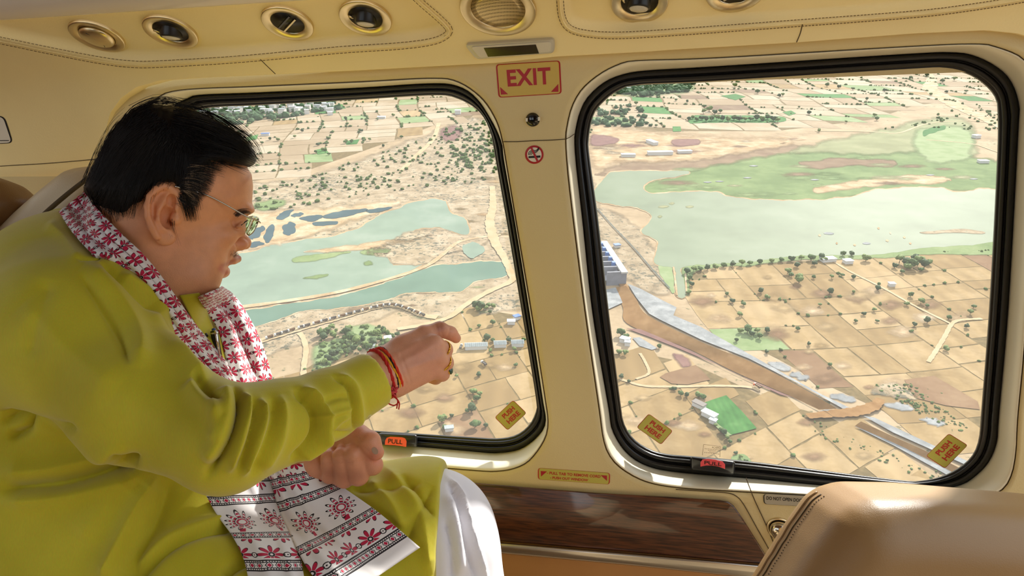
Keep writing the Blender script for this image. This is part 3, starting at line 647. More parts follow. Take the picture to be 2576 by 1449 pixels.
# ================================================================== LAND BELOW (a banked view: the land keeps its own vertical)
HALT = 250.0
SOIL = 0.48                                   # dry earth and silty water reflect about a quarter of the light
def slin(c): return tuple(x*SOIL for x in lin(c))
LM = Matrix(((GRT.x, GFW.x, GUP.x, -GUP.x*HALT), (GRT.y, GFW.y, GUP.y, -GUP.y*HALT), (GRT.z, GFW.z, GUP.z, -GUP.z*HALT), (0, 0, 0, 1)))
def gl(px, py, z=0.0):
    """pixel -> land coordinates in metres (right, ahead) at height z above the plain"""
    d = ray(px, py); k = -(HALT-z)/d.dot(GUP); p = d*k; return (p.dot(GRT), p.dot(GFW))
def land(name, label=None):
    o = empty(name); o.matrix_world = LM; struct(o, label); return o
def soil(name, cols, scale=0.02, rand=0.25, speck=None, rough=0.95, furrow=None, fine=0.5):
    """dry ground: noise between colours, each piece a little different, optional darker scrub specks"""
    m = bpy.data.materials.new(name); m.use_nodes = True; nt = m.node_tree; b = nt.nodes['Principled BSDF']; b.inputs['Roughness'].default_value = rough; b.inputs['Specular IOR Level'].default_value = 0.1
    co = nt.nodes.new('ShaderNodeTexCoord'); oi = nt.nodes.new('ShaderNodeObjectInfo')
    nz = nt.nodes.new('ShaderNodeTexNoise'); nz.inputs['Scale'].default_value = scale; nz.inputs['Detail'].default_value = 7; nz.inputs['Roughness'].default_value = 0.62
    nt.links.new(co.outputs['Object'], nz.inputs['Vector'])
    cr = nt.nodes.new('ShaderNodeValToRGB'); els = cr.color_ramp.elements
    while len(els) < len(cols): els.new(0.5)
    for i, c in enumerate(cols): els[i].position = 0.30+0.42*i/max(1, len(cols)-1); els[i].color = (*slin(c), 1)
    ad = nt.nodes.new('ShaderNodeMath'); ad.operation = 'MULTIPLY_ADD'; ad.inputs[1].default_value = rand; nt.links.new(oi.outputs['Random'], ad.inputs[0])
    sb = nt.nodes.new('ShaderNodeMath'); sb.operation = 'SUBTRACT'; sb.inputs[1].default_value = rand*0.5
    nt.links.new(nz.outputs['Fac'], ad.inputs[2]); nt.links.new(ad.outputs[0], sb.inputs[0]); 
    fn = nt.nodes.new('ShaderNodeTexNoise'); fn.inputs['Scale'].default_value = max(scale*11, 0.18); fn.inputs['Detail'].default_value = 6; fn.inputs['Roughness'].default_value = 0.75; nt.links.new(co.outputs['Object'], fn.inputs['Vector'])
    fa = nt.nodes.new('ShaderNodeMath'); fa.operation = 'MULTIPLY_ADD'; fa.inputs[1].default_value = fine; nt.links.new(fn.outputs['Fac'], fa.inputs[0]); nt.links.new(sb.outputs[0], fa.inputs[2])
    fb = nt.nodes.new('ShaderNodeMath'); fb.operation = 'SUBTRACT'; fb.inputs[1].default_value = fine*0.5; nt.links.new(fa.outputs[0], fb.inputs[0]); nt.links.new(fb.outputs[0], cr.inputs[0])
    last = cr.outputs[0]
    if furrow:
        wv = nt.nodes.new('ShaderNodeTexWave'); wv.inputs['Scale'].default_value = furrow; wv.inputs['Distortion'].default_value = 1.5; nt.links.new(co.outputs['Object'], wv.inputs['Vector'])
        mx = nt.nodes.new('ShaderNodeMix'); mx.data_type = 'RGBA'; mx.blend_type = 'MULTIPLY'; mx.inputs['Factor'].default_value = 0.12; nt.links.new(last, mx.inputs['A']); nt.links.new(wv.outputs['Color'], mx.inputs['B']); last = mx.outputs['Result']
    if speck:
        sc, th, col = speck
        n2 = nt.nodes.new('ShaderNodeTexNoise'); n2.inputs['Scale'].default_value = sc; n2.inputs['Detail'].default_value = 5; n2.inputs['Roughness'].default_value = 0.7; nt.links.new(co.outputs['Object'], n2.inputs['Vector'])
        n3 = nt.nodes.new('ShaderNodeTexNoise'); n3.inputs['Scale'].default_value = sc*0.08; n3.inputs['Detail'].default_value = 3; nt.links.new(co.outputs['Object'], n3.inputs['Vector'])
        mu = nt.nodes.new('ShaderNodeMath'); mu.operation = 'MULTIPLY_ADD'; mu.inputs[1].default_value = 0.35; nt.links.new(n3.outputs['Fac'], mu.inputs[0]); nt.links.new(n2.outputs['Fac'], mu.inputs[2])
        mr = nt.nodes.new('ShaderNodeMapRange'); mr.inputs[1].default_value = th; mr.inputs[2].default_value = th+0.06; nt.links.new(mu.outputs[0], mr.inputs[0])
        mx = nt.nodes.new('ShaderNodeMix'); mx.data_type = 'RGBA'; nt.links.new(mr.outputs[0], mx.inputs['Factor']); nt.links.new(last, mx.inputs['A']); mx.inputs['B'].default_value = (*slin(col), 1); last = mx.outputs['Result']
    nt.links.new(last, b.inputs['Base Color']); return m
S_base = soil('scrub_land', [(176, 152, 118), (206, 180, 142), (224, 200, 164)], 0.012, 0, (0.10, 0.80, (122, 122, 88)))
S_field = soil('dry_field', [(176, 146, 98), (194, 164, 114), (212, 182, 134)], 0.03, 0.46, None, furrow=0.02)
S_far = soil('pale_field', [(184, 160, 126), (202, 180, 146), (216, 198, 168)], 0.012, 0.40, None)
S_brownf = soil('brown_field', [(150, 116, 84), (164, 130, 96), (178, 146, 110)], 0.05, 0.15)
S_grassf = soil('green_field', [(72, 128, 62), (92, 150, 78), (112, 164, 92)], 0.08, 0.25, None, furrow=0.08)
S_pgreen = soil('pale_green_field', [(136, 160, 104), (156, 176, 120), (176, 190, 140)], 0.04, 0.3)
S_hedge = soil('field_margin', [(118, 104, 68), (142, 122, 82), (166, 142, 98)], 0.2, 0.0)
S_sand = soil('sand', [(186, 154, 112), (220, 190, 148), (244, 222, 188)], 0.045, 0.15)
S_dirt = soil('dirt_road', [(214, 184, 140), (226, 198, 156), (234, 210, 172)], 0.05, 0.1)
S_marsh = soil('marsh_grass', [(124, 146, 92), (146, 166, 108), (168, 182, 128)], 0.02, 0.2, None)
S_marsh2 = soil('pale_marsh', [(158, 160, 116), (174, 176, 130), (194, 186, 146)], 0.02, 0.2, None)
S_mud = soil('mud_bank', [(140, 112, 88), (158, 132, 104), (178, 152, 120)], 0.03, 0.2)
S_gravel = soil('grey_gravel', [(150, 152, 150), (174, 176, 174), (206, 206, 202)], 0.10, 0.1)
S_purple = soil('murram', [(140, 104, 98), (156, 118, 108), (172, 136, 120)], 0.10, 0.1)
S_embank = soil('embankment_soil', [(158, 116, 68), (176, 134, 84), (194, 152, 102)], 0.10, 0.1)
S_rock = soil('rocky_bank', [(150, 132, 104), (196, 174, 140), (222, 202, 170)], 0.06, 0.1, (0.18, 0.72, (128, 124, 104)))
def water(name, rgb, rgb2, rough=0.6):
    m = soil(name, [tuple(int(x*0.93) for x in rgb), rgb, rgb2], 0.016, 0.0, None, rough, None, 0.12); m.node_tree.nodes['Principled BSDF'].inputs['Specular IOR Level'].default_value = 0.03; return m
S_lake = water('lake_water', (154, 166, 136), (164, 174, 146)); S_river = water('river_water', (160, 178, 156), (180, 192, 172)); S_deep = water('deep_river_water', (126, 154, 134), (140, 166, 146)); S_pond = water('dark_pond_water', (86, 110, 116), (106, 130, 132))

SOFT = {}
def soft(mat):
    """the same soil thinning out towards its edge"""
    if mat.name not in SOFT:
        m = mat.copy(); m.name = mat.name+'_thinning'; nt = m.node_tree; b = nt.nodes['Principled BSDF']; at = nt.nodes.new('ShaderNodeAttribute'); at.attribute_name = 'edge'; co = nt.nodes.new('ShaderNodeTexCoord'); nz = nt.nodes.new('ShaderNodeTexNoise'); nz.inputs['Scale'].default_value = 0.07; nz.inputs['Detail'].default_value = 8; nz.inputs['Roughness'].default_value = 0.7
        nt.links.new(co.outputs['Object'], nz.inputs['Vector']); ad = nt.nodes.new('ShaderNodeMath'); ad.operation = 'ADD'; nt.links.new(at.outputs['Fac'], ad.inputs[0]); nt.links.new(nz.outputs['Fac'], ad.inputs[1])
        mr = nt.nodes.new('ShaderNodeMapRange'); mr.inputs[1].default_value = 0.62; mr.inputs[2].default_value = 1.35; nt.links.new(ad.outputs[0], mr.inputs[0]); nt.links.new(mr.outputs[0], b.inputs['Alpha']); SOFT[mat.name] = m
    return SOFT[mat.name]
ground = land('ground', 'dry river plain with fields far below the windows')
def ground_sheet():
    v, f = [], []; R = [0, 150, 300, 450, 600, 800, 1100, 1500, 2200, 3500, 6000, 14000]; S = 72
    for r in R:
        for k in range(S): v.append((r*math.cos(2*math.pi*k/S), 300+r*math.sin(2*math.pi*k/S), 0))
    for i in range(len(R)-1):
        for k in range(S): f.append((i*S+k, i*S+(k+1) % S, (i+1)*S+(k+1) % S, (i+1)*S+k))
    o = mk('plain', v, f, S_base, ground); return struct(o)
ground_sheet()
def patch(name, pts, mat, z=0.1, n=None, rough=0.0, seed=0, rim=0, rimmat=None, fade=0):
    """a flat piece of land traced as an outline; smooth outline when n is given; rough jitters the shore"""
    p = np.array(pts, float) if n is None else catmull(pts, n, True)
    if rough:
        r = np.random.default_rng(seed+len(p)); p = catmull(p, int(len(p)*2.2), True); k = len(p); s = np.arange(k)/k*2*math.pi; L = np.linalg.norm(np.diff(p, axis=0), axis=1).sum(); jit = np.zeros((k, 2))
        for o in range(9):                                        # shoreline wiggle at ever shorter lengths
            wl = 90/1.55**o; m_ = max(2, int(L/wl)); jit += rough*3.0/1.5**o*np.stack([np.sin(m_*s+r.uniform(0, 6))*np.sin(s*3+r.uniform(0, 6)), 0.45*np.sin((m_+1)*s+r.uniform(0, 6))*np.sin(s*2+r.uniform(0, 6))], 1)
        p = p+jit*np.minimum(1, np.ptp(p, axis=0)/40)
        if rim:
            d_ = np.roll(p, -1, 0)-np.roll(p, 1, 0); d_ /= np.linalg.norm(d_, axis=1)[:, None]+1e-9; nr = np.stack([d_[:, 1], -d_[:, 0]], 1); nr = nr if np.sum(nr*(p-p.mean(0))) > 0 else -nr
            patch('shore', (p+nr*np.array([rim, rim*0.6])*(0.6+0.6*np.sin(s*37)[:, None]**2)).tolist(), rimmat or S_sand, z-0.12)
    if fade:                                                        # a ragged, feathered edge
        d_ = np.roll(p, -1, 0)-np.roll(p, 1, 0); d_ /= np.linalg.norm(d_, axis=1)[:, None]+1e-9; nr = np.stack([d_[:, 1], -d_[:, 0]], 1); nr = nr if np.sum(nr*(p-p.mean(0))) > 0 else -nr
        if fade < 0:                                                # small blotch: thins from its middle outwards
            k = len(p); A = [(*gl(x, y, z), z) for x, y in p]+[(*gl(*p.mean(0), z), z)]; o = mk(name, A, orient([(i, (i+1) % k, k) for i in range(k)], A, V(0, 0, 1)), soft(mat), ground, False); at = o.data.attributes.new('edge', 'FLOAT', 'POINT'); at.data.foreach_set('value', [0.0]*k+[0.9]); return o
        for _ in range(6): nr = (np.roll(nr, 1, 0)+nr*2+np.roll(nr, -1, 0))/4
        fd = np.array([fade, fade*0.5]); k = len(p); A = [(*gl(x, y, z), z) for x, y in p+nr*fd*0.6]; B = [(*gl(x, y, z), z) for x, y in p-nr*fd*0.6]
        tri = orient(tessellate_polygon([[Vector((a, b, 0)) for a, b, c in B]]), B, V(0, 0, 1)); ring_f = [(i, (i+1) % k, k+(i+1) % k, k+i) for i in range(k)]
        o = mk(name, A+B, ring_f+[tuple(k+j for j in t) for t in tri], soft(mat), ground, False); at = o.data.attributes.new('edge', 'FLOAT', 'POINT'); at.data.foreach_set('value', [0.0]*k+[1.0]*k); return o
    g = [(*gl(x, y, z), z) for x, y in p]; me = bpy.data.meshes.new(name)
    tri = tessellate_polygon([[Vector((a, b, 0)) for a, b, c in g]]); tri = orient(tri, g, V(0, 0, 1))
    me.from_pydata(g, [], tri); return ob(name, me, mat, ground, False)
def strip(name, pts, wpx, mat, z=0.2, n=60):
    """a path of given width in metres along a pixel polyline"""
    c = catmull([gl(x, y) for x, y in pts], n); t = np.gradient(c, axis=0); t /= np.linalg.norm(t, axis=1)[:, None]; nr = np.stack([-t[:, 1], t[:, 0]], 1)
    w = np.broadcast_to(wpx, (n,)) if np.isscalar(wpx) else np.interp(np.linspace(0, 1, n), np.linspace(0, 1, len(wpx)), wpx)
    w = w*(1+0.18*np.sin(np.arange(n)*1.7)*np.cos(np.arange(n)*0.63))
    rings = [[(*(c[i]+nr[i]*w[i]/2), z), (*(c[i]-nr[i]*w[i]/2), z)] for i in range(n)]
    return mk(name, *loft(rings, closed=False), mat, ground, False)

# ---- farmland: irregular fields split in the land's own axes; each field is a piece
cells_edges = []; NFIELD = [0]
def inpoly(poly, x, y): return poly_sd(poly, np.array([x], np.float32), np.array([y], np.float32))[0] > 0
def farm(region, A, B, size, mats, weights, gap, seed, avoid=(), hedge=True, merged=False):
    r = np.random.default_rng(seed); reg = [gl(*p) for p in region]; av = [[gl(*p) for p in a] for a in avoid]
    a0_, a1_ = np.array(gl(*A[0])), np.array(gl(*A[1])); b0_, b1_ = np.array(gl(*B[0])), np.array(gl(*B[1]))
    u = (a1_-a0_)/np.linalg.norm(a1_-a0_); w = (b1_-b0_)/np.linalg.norm(b1_-b0_); Mx = np.stack([u, w], 1); Mi = np.linalg.inv(Mx)
    q = (Mi@np.array(reg).T).T; lo, hi = q.min(0), q.max(0); out = []
    def split(x0, x1, y0, y1):
        dx, dy = x1-x0, y1-y0; s = size*r.uniform(0.8, 1.35)
        if max(dx, dy) < s or (dx*dy < size*size*1.0): out.append((x0, x1, y0, y1)); return
        k = r.uniform(0.36, 0.64)
        if dx > dy: split(x0, x0+dx*k, y0, y1); split(x0+dx*k, x1, y0, y1)
        else: split(x0, x1, y0, y0+dy*k); split(x0, x1, y0+dy*k, y1)
    split(lo[0], hi[0], lo[1], hi[1])
    mv, mf, mm = [], [], []
    warp = lambda p: p+np.array([math.sin(p[1]/61.0+seed)*size*0.10, math.sin(p[0]/53.0+seed*2)*size*0.10])
    for x0, x1, y0, y1 in out:
        g = gap*r.uniform(0.4, 1.3)/2; c = Mx@np.array([(x0+x1)/2, (y0+y1)/2])
        if not inpoly(reg, *c) or any(inpoly(a, *c) for a in av): continue
        pts = []
        for (ax, ay), (bx, by) in (((x0+g, y0+g), (x1-g, y0+g)), ((x1-g, y0+g), (x1-g, y1-g)), ((x1-g, y1-g), (x0+g, y1-g)), ((x0+g, y1-g), (x0+g, y0+g))):
            for k in range(4): pts.append(tuple(warp(Mx@np.array([ax+(bx-ax)*k/4, ay+(by-ay)*k/4]))+r.normal(0, gap*0.12, 2)))
        mi = r.choice(len(mats), p=weights); mt = mats[mi]
        if merged:
            up_ = (Vector((*pts[4], 0))-Vector((*pts[0], 0))).cross(Vector((*pts[8], 0))-Vector((*pts[4], 0))).z > 0; o_ = len(mv); mv += [(*p, 0.2) for p in pts]; mf.append(tuple(range(o_, o_+len(pts))) if up_ else tuple(range(o_, o_+len(pts)))[::-1]); mm.append(mi)
            if hedge: cells_edges.append((Mx, warp, (x0, x1, y0, y1), size))
            continue
        mk('field', [(*p, 0.15+0.1*r.random()) for p in pts], [tuple(range(len(pts)))] if (Vector((*pts[4], 0))-Vector((*pts[0], 0))).cross(Vector((*pts[8], 0))-Vector((*pts[4], 0))).z > 0 else [tuple(range(len(pts)))[::-1]], mt, ground, False)
        NFIELD[0] += 1
        if hedge:
            cells_edges.append((Mx, warp, (x0, x1, y0, y1), size))
    if mf:
        me = bpy.data.meshes.new('farther_fields'); me.from_pydata(mv, [], mf)
        for m_ in mats: me.materials.append(m_)
        me.polygons.foreach_set('material_index', mm); ob('farther_fields', me, None, ground, False)['kind'] = 'stuff'
    ctr = [(*p, 0.06) for p in reg]; tri = orient(tessellate_polygon([[Vector((a, b, 0)) for a, b, c in ctr]]), ctr, V(0, 0, 1)); mk('field_margin', ctr, tri, S_hedge, ground, False)

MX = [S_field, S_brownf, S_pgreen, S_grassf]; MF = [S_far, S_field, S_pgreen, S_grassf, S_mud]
farm([(1722,690),(1800,672),(2000,658),(2200,650),(2560,638),(2560,1190),(2330,1085),(2180,1015),(2060,960),(1960,905),(1850,850),(1770,800),(1745,740)], ((1908,725),(2166,963)), ((2025,838),(2384,814)), 44, MX, [0.9, 0.07, 0.03, 0.0], 1.6, 3)
farm([(1535,890),(1620,890),(1740,915),(1960,1015),(2090,1050),(2220,1130),(2400,1240),(1560,1250),(1540,1000)], ((1760,1020),(1830,1110)), ((1830,1100),(1900,1070)), 42, MX, [0.92, 0.06, 0.02, 0.0], 1.3, 5, avoid=[[(1740,1030),(1827,985),(1915,1080),(1830,1110)]])
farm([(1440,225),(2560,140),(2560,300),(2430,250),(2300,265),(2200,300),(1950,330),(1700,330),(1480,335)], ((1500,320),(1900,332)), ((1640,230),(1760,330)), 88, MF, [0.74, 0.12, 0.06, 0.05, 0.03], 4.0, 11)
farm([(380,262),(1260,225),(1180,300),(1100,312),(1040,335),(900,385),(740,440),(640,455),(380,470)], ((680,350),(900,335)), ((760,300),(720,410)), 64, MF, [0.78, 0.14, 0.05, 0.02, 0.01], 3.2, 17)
farm([(1100,800),(1190,775),(1345,800),(1500,830),(1535,1140),(900,1130),(620,1110),(640,990),(760,935),(840,880),(960,900),(1060,860)], ((1040,940),(1100,1080)), ((960,1000),(1180,940)), 34, MX, [0.97, 0.03, 0.0, 0.0], 1.2, 23)

# the same farmland going on beyond the window frames
farm([(2560,638),(3900,600),(3900,1700),(2700,1700),(2560,1190)], ((1908,725),(2166,963)), ((2025,838),(2384,814)), 44, MX, [0.9, 0.07, 0.03, 0.0], 1.6, 41, merged=True)
farm([(1560,1250),(2400,1240),(2560,1190),(2700,1700),(1400,1700)], ((1760,1020),(1830,1110)), ((1830,1100),(1900,1070)), 42, MX, [0.92, 0.06, 0.02, 0.0], 1.3, 42, merged=True)
farm([(640,995),(620,1110),(900,1135),(1535,1145),(1560,1250),(1400,1700),(-600,1700),(-600,930),(480,930)], ((1040,940),(1100,1080)), ((960,1000),(1180,940)), 34, MX, [0.94, 0.03, 0.03, 0.0], 1.2, 43, merged=True)
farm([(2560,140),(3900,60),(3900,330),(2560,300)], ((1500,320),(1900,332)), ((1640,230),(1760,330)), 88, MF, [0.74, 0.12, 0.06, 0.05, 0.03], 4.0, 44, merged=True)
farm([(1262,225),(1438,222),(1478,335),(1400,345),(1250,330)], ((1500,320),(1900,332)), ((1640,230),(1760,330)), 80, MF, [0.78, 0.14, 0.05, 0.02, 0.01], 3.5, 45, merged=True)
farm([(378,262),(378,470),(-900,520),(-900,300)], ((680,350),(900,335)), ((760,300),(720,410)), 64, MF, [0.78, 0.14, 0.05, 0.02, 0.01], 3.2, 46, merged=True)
# ---- lake and marsh in the wide window
patch('mud_flat', [(1500,440),(1530,428),(1560,412),(1750,405),(1900,380),(2010,366),(2080,380),(1960,405),(1800,430),(1600,440)], S_mud, 0.3, 80, 1.8, fade=18)
patch('marsh', [(1610,470),(1690,445),(1738,430),(1850,408),(1924,394),(2045,384),(2200,390),(2350,380),(2540,405),(3000,400),(3800,410),(3800,490),(3000,488),(2540,485),(2350,478),(2207,485),(2045,510),(1924,510),(1803,492),(1680,498)], S_marsh, 0.35, 180, 2.0, fade=20)
patch('pale_marsh', [(1990,384),(2100,352),(2230,325),(2330,300),(2430,300),(2450,345),(2440,392),(2300,398),(2160,392)], S_marsh2, 0.34, 80, 1.8, fade=24)
patch('grass_bank', [(2300,335),(2380,318),(2440,330),(2440,392),(2380,410),(2320,395)], S_pgreen, 0.37, 50, 1.6, fade=20)
patch('mud_patch', [(2005,410),(2060,404),(2100,398),(2240,404),(2235,420),(2160,416),(2050,424)], S_mud, 0.4, 50, 1.2, fade=12)
patch('sand_bank', [(2130,458),(2200,448),(2270,442),(2350,442),(2400,452),(2340,462),(2250,462),(2180,470),(2060,484),(2050,474)], S_sand, 0.42, 60, 1.4, fade=12)
patch('lake', [(1500,505),(1500,470),(1530,440),(1555,431),(1640,430),(1738,431),(1706,443),(1650,452),(1615,466),(1641,487),(1706,483),(1803,483),(1830,494),(1924,503),(2045,503),(2142,495),(2207,477),(2348,471),(2388,481),(2441,481),(2465,475),(2540,477),(3000,480),(3800,482),(3800,590),(3000,598),(2545,606),(2449,616),(2320,624),(2207,640),(2005,644),(1884,659),(1722,671),(1722,700),(1724,742),(1706,747),(1700,700),(1692,673),(1660,668),(1645,655),(1650,636),(1654,604),(1620,590),(1613,580),(1641,543),(1601,523),(1549,515)], S_lake, 0.5, 400, 0.9, 0, 4)
patch('green_shallows', [(1655,668),(1690,672),(1696,735),(1680,725),(1660,690)], S_pgreen, 0.45, 30, 0.8)
for a, b in (((1694,673),(1703,745)), ((1724,690),(1727,742))): strip('channel_wall', [a, ((a[0]+b[0])/2, (a[1]+b[1])/2), b], 1.6, S_sand, 0.9, 12)
patch('grass_shore', [(1722,672),(1790,662),(1884,650),(2005,641),(2100,634),(2207,632),(2320,618),(2449,610),(2540,602),(3800,585),(3800,620),(2540,640),(2440,640),(2330,640),(2200,650),(2000,655),(1890,668),(1800,672),(1740,690),(1735,740),(1722,740)], S_marsh, 0.46, 220, 0.8, fade=8)
for x, y, w in ((2085,587,26),(2210,574,6),(2180,612,22),(2232,605,8),(2275,597,7),(2105,612,5),(2150,616,7),(2240,586,5),(2290,612,6),(2062,592,8)):
    patch('rock_islet', [(x-w/2,y),(x-w/5,y-3),(x+w/4,y-2),(x+w/2,y),(x+w/5,y+3),(x-w/4,y+2)], S_gravel if w > 20 else S_sand, 0.8, 16, 0.6, x)
patch('rock_reef', [(2310,584),(2360,580),(2420,576),(2470,582),(2470,588),(2400,585),(2340,588)], S_rock, 0.8, 40, 0.8, fade=5)
for x, y in ((1880,447),(1896,417),(2050,452),(1810,456),(1780,458),(2340,440),(2450,450)): patch('foam_streak', [(x-11,y),(x,y-1.6),(x+11,y),(x,y+1.6)], S_gravel, 0.8, 12, 0.2, x)
for x, y, w in ((1670,520,30),(1735,520,22),(1690,512,12),(1660,545,10)): patch('weed_patch', [(x-w/2,y),(x,y-3),(x+w/2,y-1),(x,y+3)], S_marsh2, 0.7, 18, 0.8, x, fade=6)
# dry river bed top right
strip('dry_stream', [(2340,182),(2343,205),(2340,225),(2365,240),(2410,268),(2480,300),(2540,330)], [10, 22, 34, 40, 42, 30, 20], S_sand, 0.5)
strip('dirt_track', [(2050,330),(2190,332),(2260,335),(2330,312),(2420,305),(2540,312)], 5, S_dirt, 0.55)
strip('dirt_track', [(2330,352),(2440,362),(2500,380),(2540,395)], 4, S_dirt, 0.55)
patch('green_grove', [(2320,330),(2345,320),(2380,316),(2375,326),(2340,336),(2322,342)], S_grassf, 0.6, 24, 0.8)
patch('pale_flat', [(1490,320),(1560,322),(1680,336),(1800,345),(1990,352),(1960,372),(1850,388),(1760,402),(1640,408),(1560,408),(1490,420)], S_sand, 0.25, 70, 1.2, fade=34)
patch('quarry_patch', [(1690,352),(1740,350),(1762,354),(1755,364),(1700,366)], S_purple, 0.5, 24, 0.5, fade=8)
patch('quarry_patch', [(1488,340),(1530,342),(1560,352),(1540,362),(1490,366)], S_purple, 0.5, 24, 0.8, fade=10)
patch('green_plot', [(1728,298),(1765,290),(1960,293),(1962,307),(1800,308),(1735,310)], S_grassf, 0.6, 30, 0.8)
patch('green_plot', [(1812,241),(1850,236),(1876,243),(1850,252)], S_grassf, 0.6); patch('green_plot', [(1968,282),(1990,278),(2003,285),(1985,291)], S_grassf, 0.6); patch('green_plot', [(1692,318),(1712,318),(1714,330),(1693,331)], S_grassf, 0.6)
patch('green_plot', [(1500,230),(1560,216),(1700,205),(1740,212),(1720,232),(1600,240)], S_pgreen, 0.35, 40, 1.5, fade=20)

r2 = np.random.default_rng(31)
for k in range(26):                                            # damp and dry blotches on the marsh and its bank
    x = r2.uniform(1660, 2500); y = 455+r2.normal(0, 22)-(x-1660)*0.02; w = r2.uniform(40, 130); patch('marsh_blotch', [(x-w/2, y), (x-w/5, y-w*0.06), (x+w/3, y-w*0.05), (x+w/2, y+2), (x+w/6, y+w*0.07), (x-w/3, y+w*0.05)], [S_marsh2, S_marsh, S_mud, S_pgreen][k % 4], 0.38+0.004*k, 24, 0.7, k, fade=-1)
for k in range(16):
    x = r2.uniform(1500, 2040); y = 372+r2.normal(0, 14); w = r2.uniform(40, 130); patch('bank_blotch', [(x-w/2, y), (x, y-w*0.07), (x+w/2, y), (x, y+w*0.07)], [S_mud, S_sand, S_rock, S_purple][k % 4], 0.34+0.004*k, 24, 0.7, k, fade=-1)
for k in range(30):
    x = r2.uniform(640, 1280); y = r2.uniform(440, 620) if k % 2 else r2.uniform(720, 800); w = r2.uniform(30, 100); patch('bank_blotch', [(x-w/2, y), (x, y-w*0.09), (x+w/2, y), (x, y+w*0.09)], [S_mud, S_sand, S_marsh2, S_hedge][k % 4], 0.28+0.004*k, 24, 0.7, k, fade=-1)
for k in range(60):                                            # worn, pale and damp areas inside the fields
    x, y = (r2.uniform(1760, 2480), r2.uniform(690, 980)) if k < 34 else ((r2.uniform(1560, 2200), r2.uniform(1000, 1200)) if k < 48 else (r2.uniform(960, 1340), r2.uniform(900, 1090))); w = r2.uniform(40, 110); patch('worn_ground', [(x-w/2, y), (x, y-w*0.2), (x+w/2, y), (x, y+w*0.2)], [S_sand, S_field, S_brownf][k % 3], 0.42+0.003*k, 24, 0.8, k, fade=-1)
# ---- canal: gravel berms, deep cut and embankments with real slopes
patch('gravel_berm', [(1579,713),(1613,727),(1660,752),(1702,773),(1694,793),(1763,822),(1855,874),(1964,935),(2065,991),(2142,1028),(2126,1031),(2005,963),(1884,902),(1763,854),(1662,805),(1633,789),(1601,749)], S_gravel, 1.2)
patch('gravel_berm', [(2172,1046),(2199,1050),(2348,1120),(2445,1165),(2560,1225),(2540,1232),(2429,1169),(2328,1124),(2247,1088)], S_gravel, 1.2)
patch('gravel_berm', [(2150,1072),(2166,1074),(2247,1112),(2368,1173),(2460,1222),(2430,1226),(2380,1193),(2247,1120)], S_gravel, 1.0)
patch('gravel_berm', [(1520,729),(1549,723),(1567,761),(1532,777),(1515,775)], S_gravel, 1.0)
def berm(name, up, dn, z0, z1, mat, n=40):
    """a sloping earth bank between an upper and a lower edge line"""
    a = catmull([gl(*p, z0) for p in up], n); b = catmull([gl(*p, z1) for p in dn], n); rings = []
    for i in range(n): rings.append([(*(a[i]+(b[i]-a[i])*t), z0+(z1-z0)*t+0.5*math.sin(i*0.9+t*3)*t*(1-t)) for t in np.linspace(0, 1, 6)])
    return mk(name, *loft(rings, closed=False), mat, ground)
berm('embankment', [(1575,719),(1601,753),(1629,793),(1763,860),(1884,908),(2005,969),(2106,1028)], [(1547,723),(1567,773),(1581,816),(1738,880),(1843,933),(1985,995),(2060,1030)], 5.0, 0.6, S_embank)
berm('canal_bank', [(2166,1060),(2247,1098),(2328,1134),(2440,1190),(2540,1235)], [(2150,1072),(2247,1114),(2340,1158),(2420,1200),(2500,1240)], 3.5, 0.9, S_embank)
patch('murram_strip', [(1575,826),(1613,828),(1738,882),(1843,937),(1993,999),(1964,993),(1803,917),(1706,876),(1640,850)], S_purple, 0.9)
strip('crossing_bank', [(2030,1052),(2090,1046),(2140,1042),(2170,1036),(2200,1024),(2215,1008)], [5, 7, 9, 9, 8, 5], S_embank, 1.6, 40)
patch('murram_patch', [(1690,890),(1720,895),(1740,915),(1720,925),(1700,905)], S_purple, 0.5, 24, 1, fade=12)
patch('gravel_pond', [(1591,850),(1609,848),(1654,876),(1640,880),(1609,870)], S_gravel, 0.6)
patch('gravel_patch', [(2060,1035),(2085,1030),(2110,1040),(2095,1046),(2068,1044)], S_gravel, 1.5, 20)
for x, y, w in ((2120,1000,60),(2260,1022,70),(2345,1060,60),(1960,920,50),(2010,945,44)): patch('gravel_patch', [(x-w/2,y-6),(x,y-9),(x+w/2,y+4),(x+w/4,y+12),(x-w/4,y+4)], S_gravel, 0.55, 26, 1.8, x, fade=10)
patch('green_plot', [(1757,1018),(1790,1006),(1827,994),(1866,1034),(1904,1077),(1870,1086),(1840,1093),(1795,1056)], S_grassf, 0.6)
patch('pale_plot', [(1752,1022),(1762,1016),(1800,1058),(1842,1094),(1826,1097),(1790,1062)], S_pgreen, 0.5)
patch('brown_plot', [(1660,948),(1674,939),(1750,918),(1772,938),(1787,955),(1730,967),(1690,965)], S_brownf, 0.6)
patch('pale_plot', [(1840,1150),(1870,1142),(1890,1160),(1900,1185),(1850,1180)], S_pgreen, 0.6, 20)
patch('rough_patch', [(2196,975),(2250,962),(2290,985),(2310,1005),(2260,1000),(2200,990)], S_rock, 0.6, 40, 1.5, fade=12)
patch('brown_plot', [(2275,955),(2350,945),(2460,1010),(2465,1030),(2380,1020),(2300,1000)], S_brownf, 0.6)
strip('dirt_track', [(2470,803),(2420,806),(2395,815),(2375,850),(2350,890),(2335,912)], 3.2, S_dirt, 0.6)
strip('dirt_track', [(1560,955),(1620,972),(1700,974),(1800,972),(1880,975),(1910,985)], 2.6, S_dirt, 0.6)
strip('dirt_track', [(1610,890),(1622,910),(1632,940),(1600,955)], 2.2, S_dirt, 0.6)
strip('dirt_track', [(2090,655),(2140,685),(2220,725),(2300,770),(2390,815)], 2.6, S_dirt, 0.6)
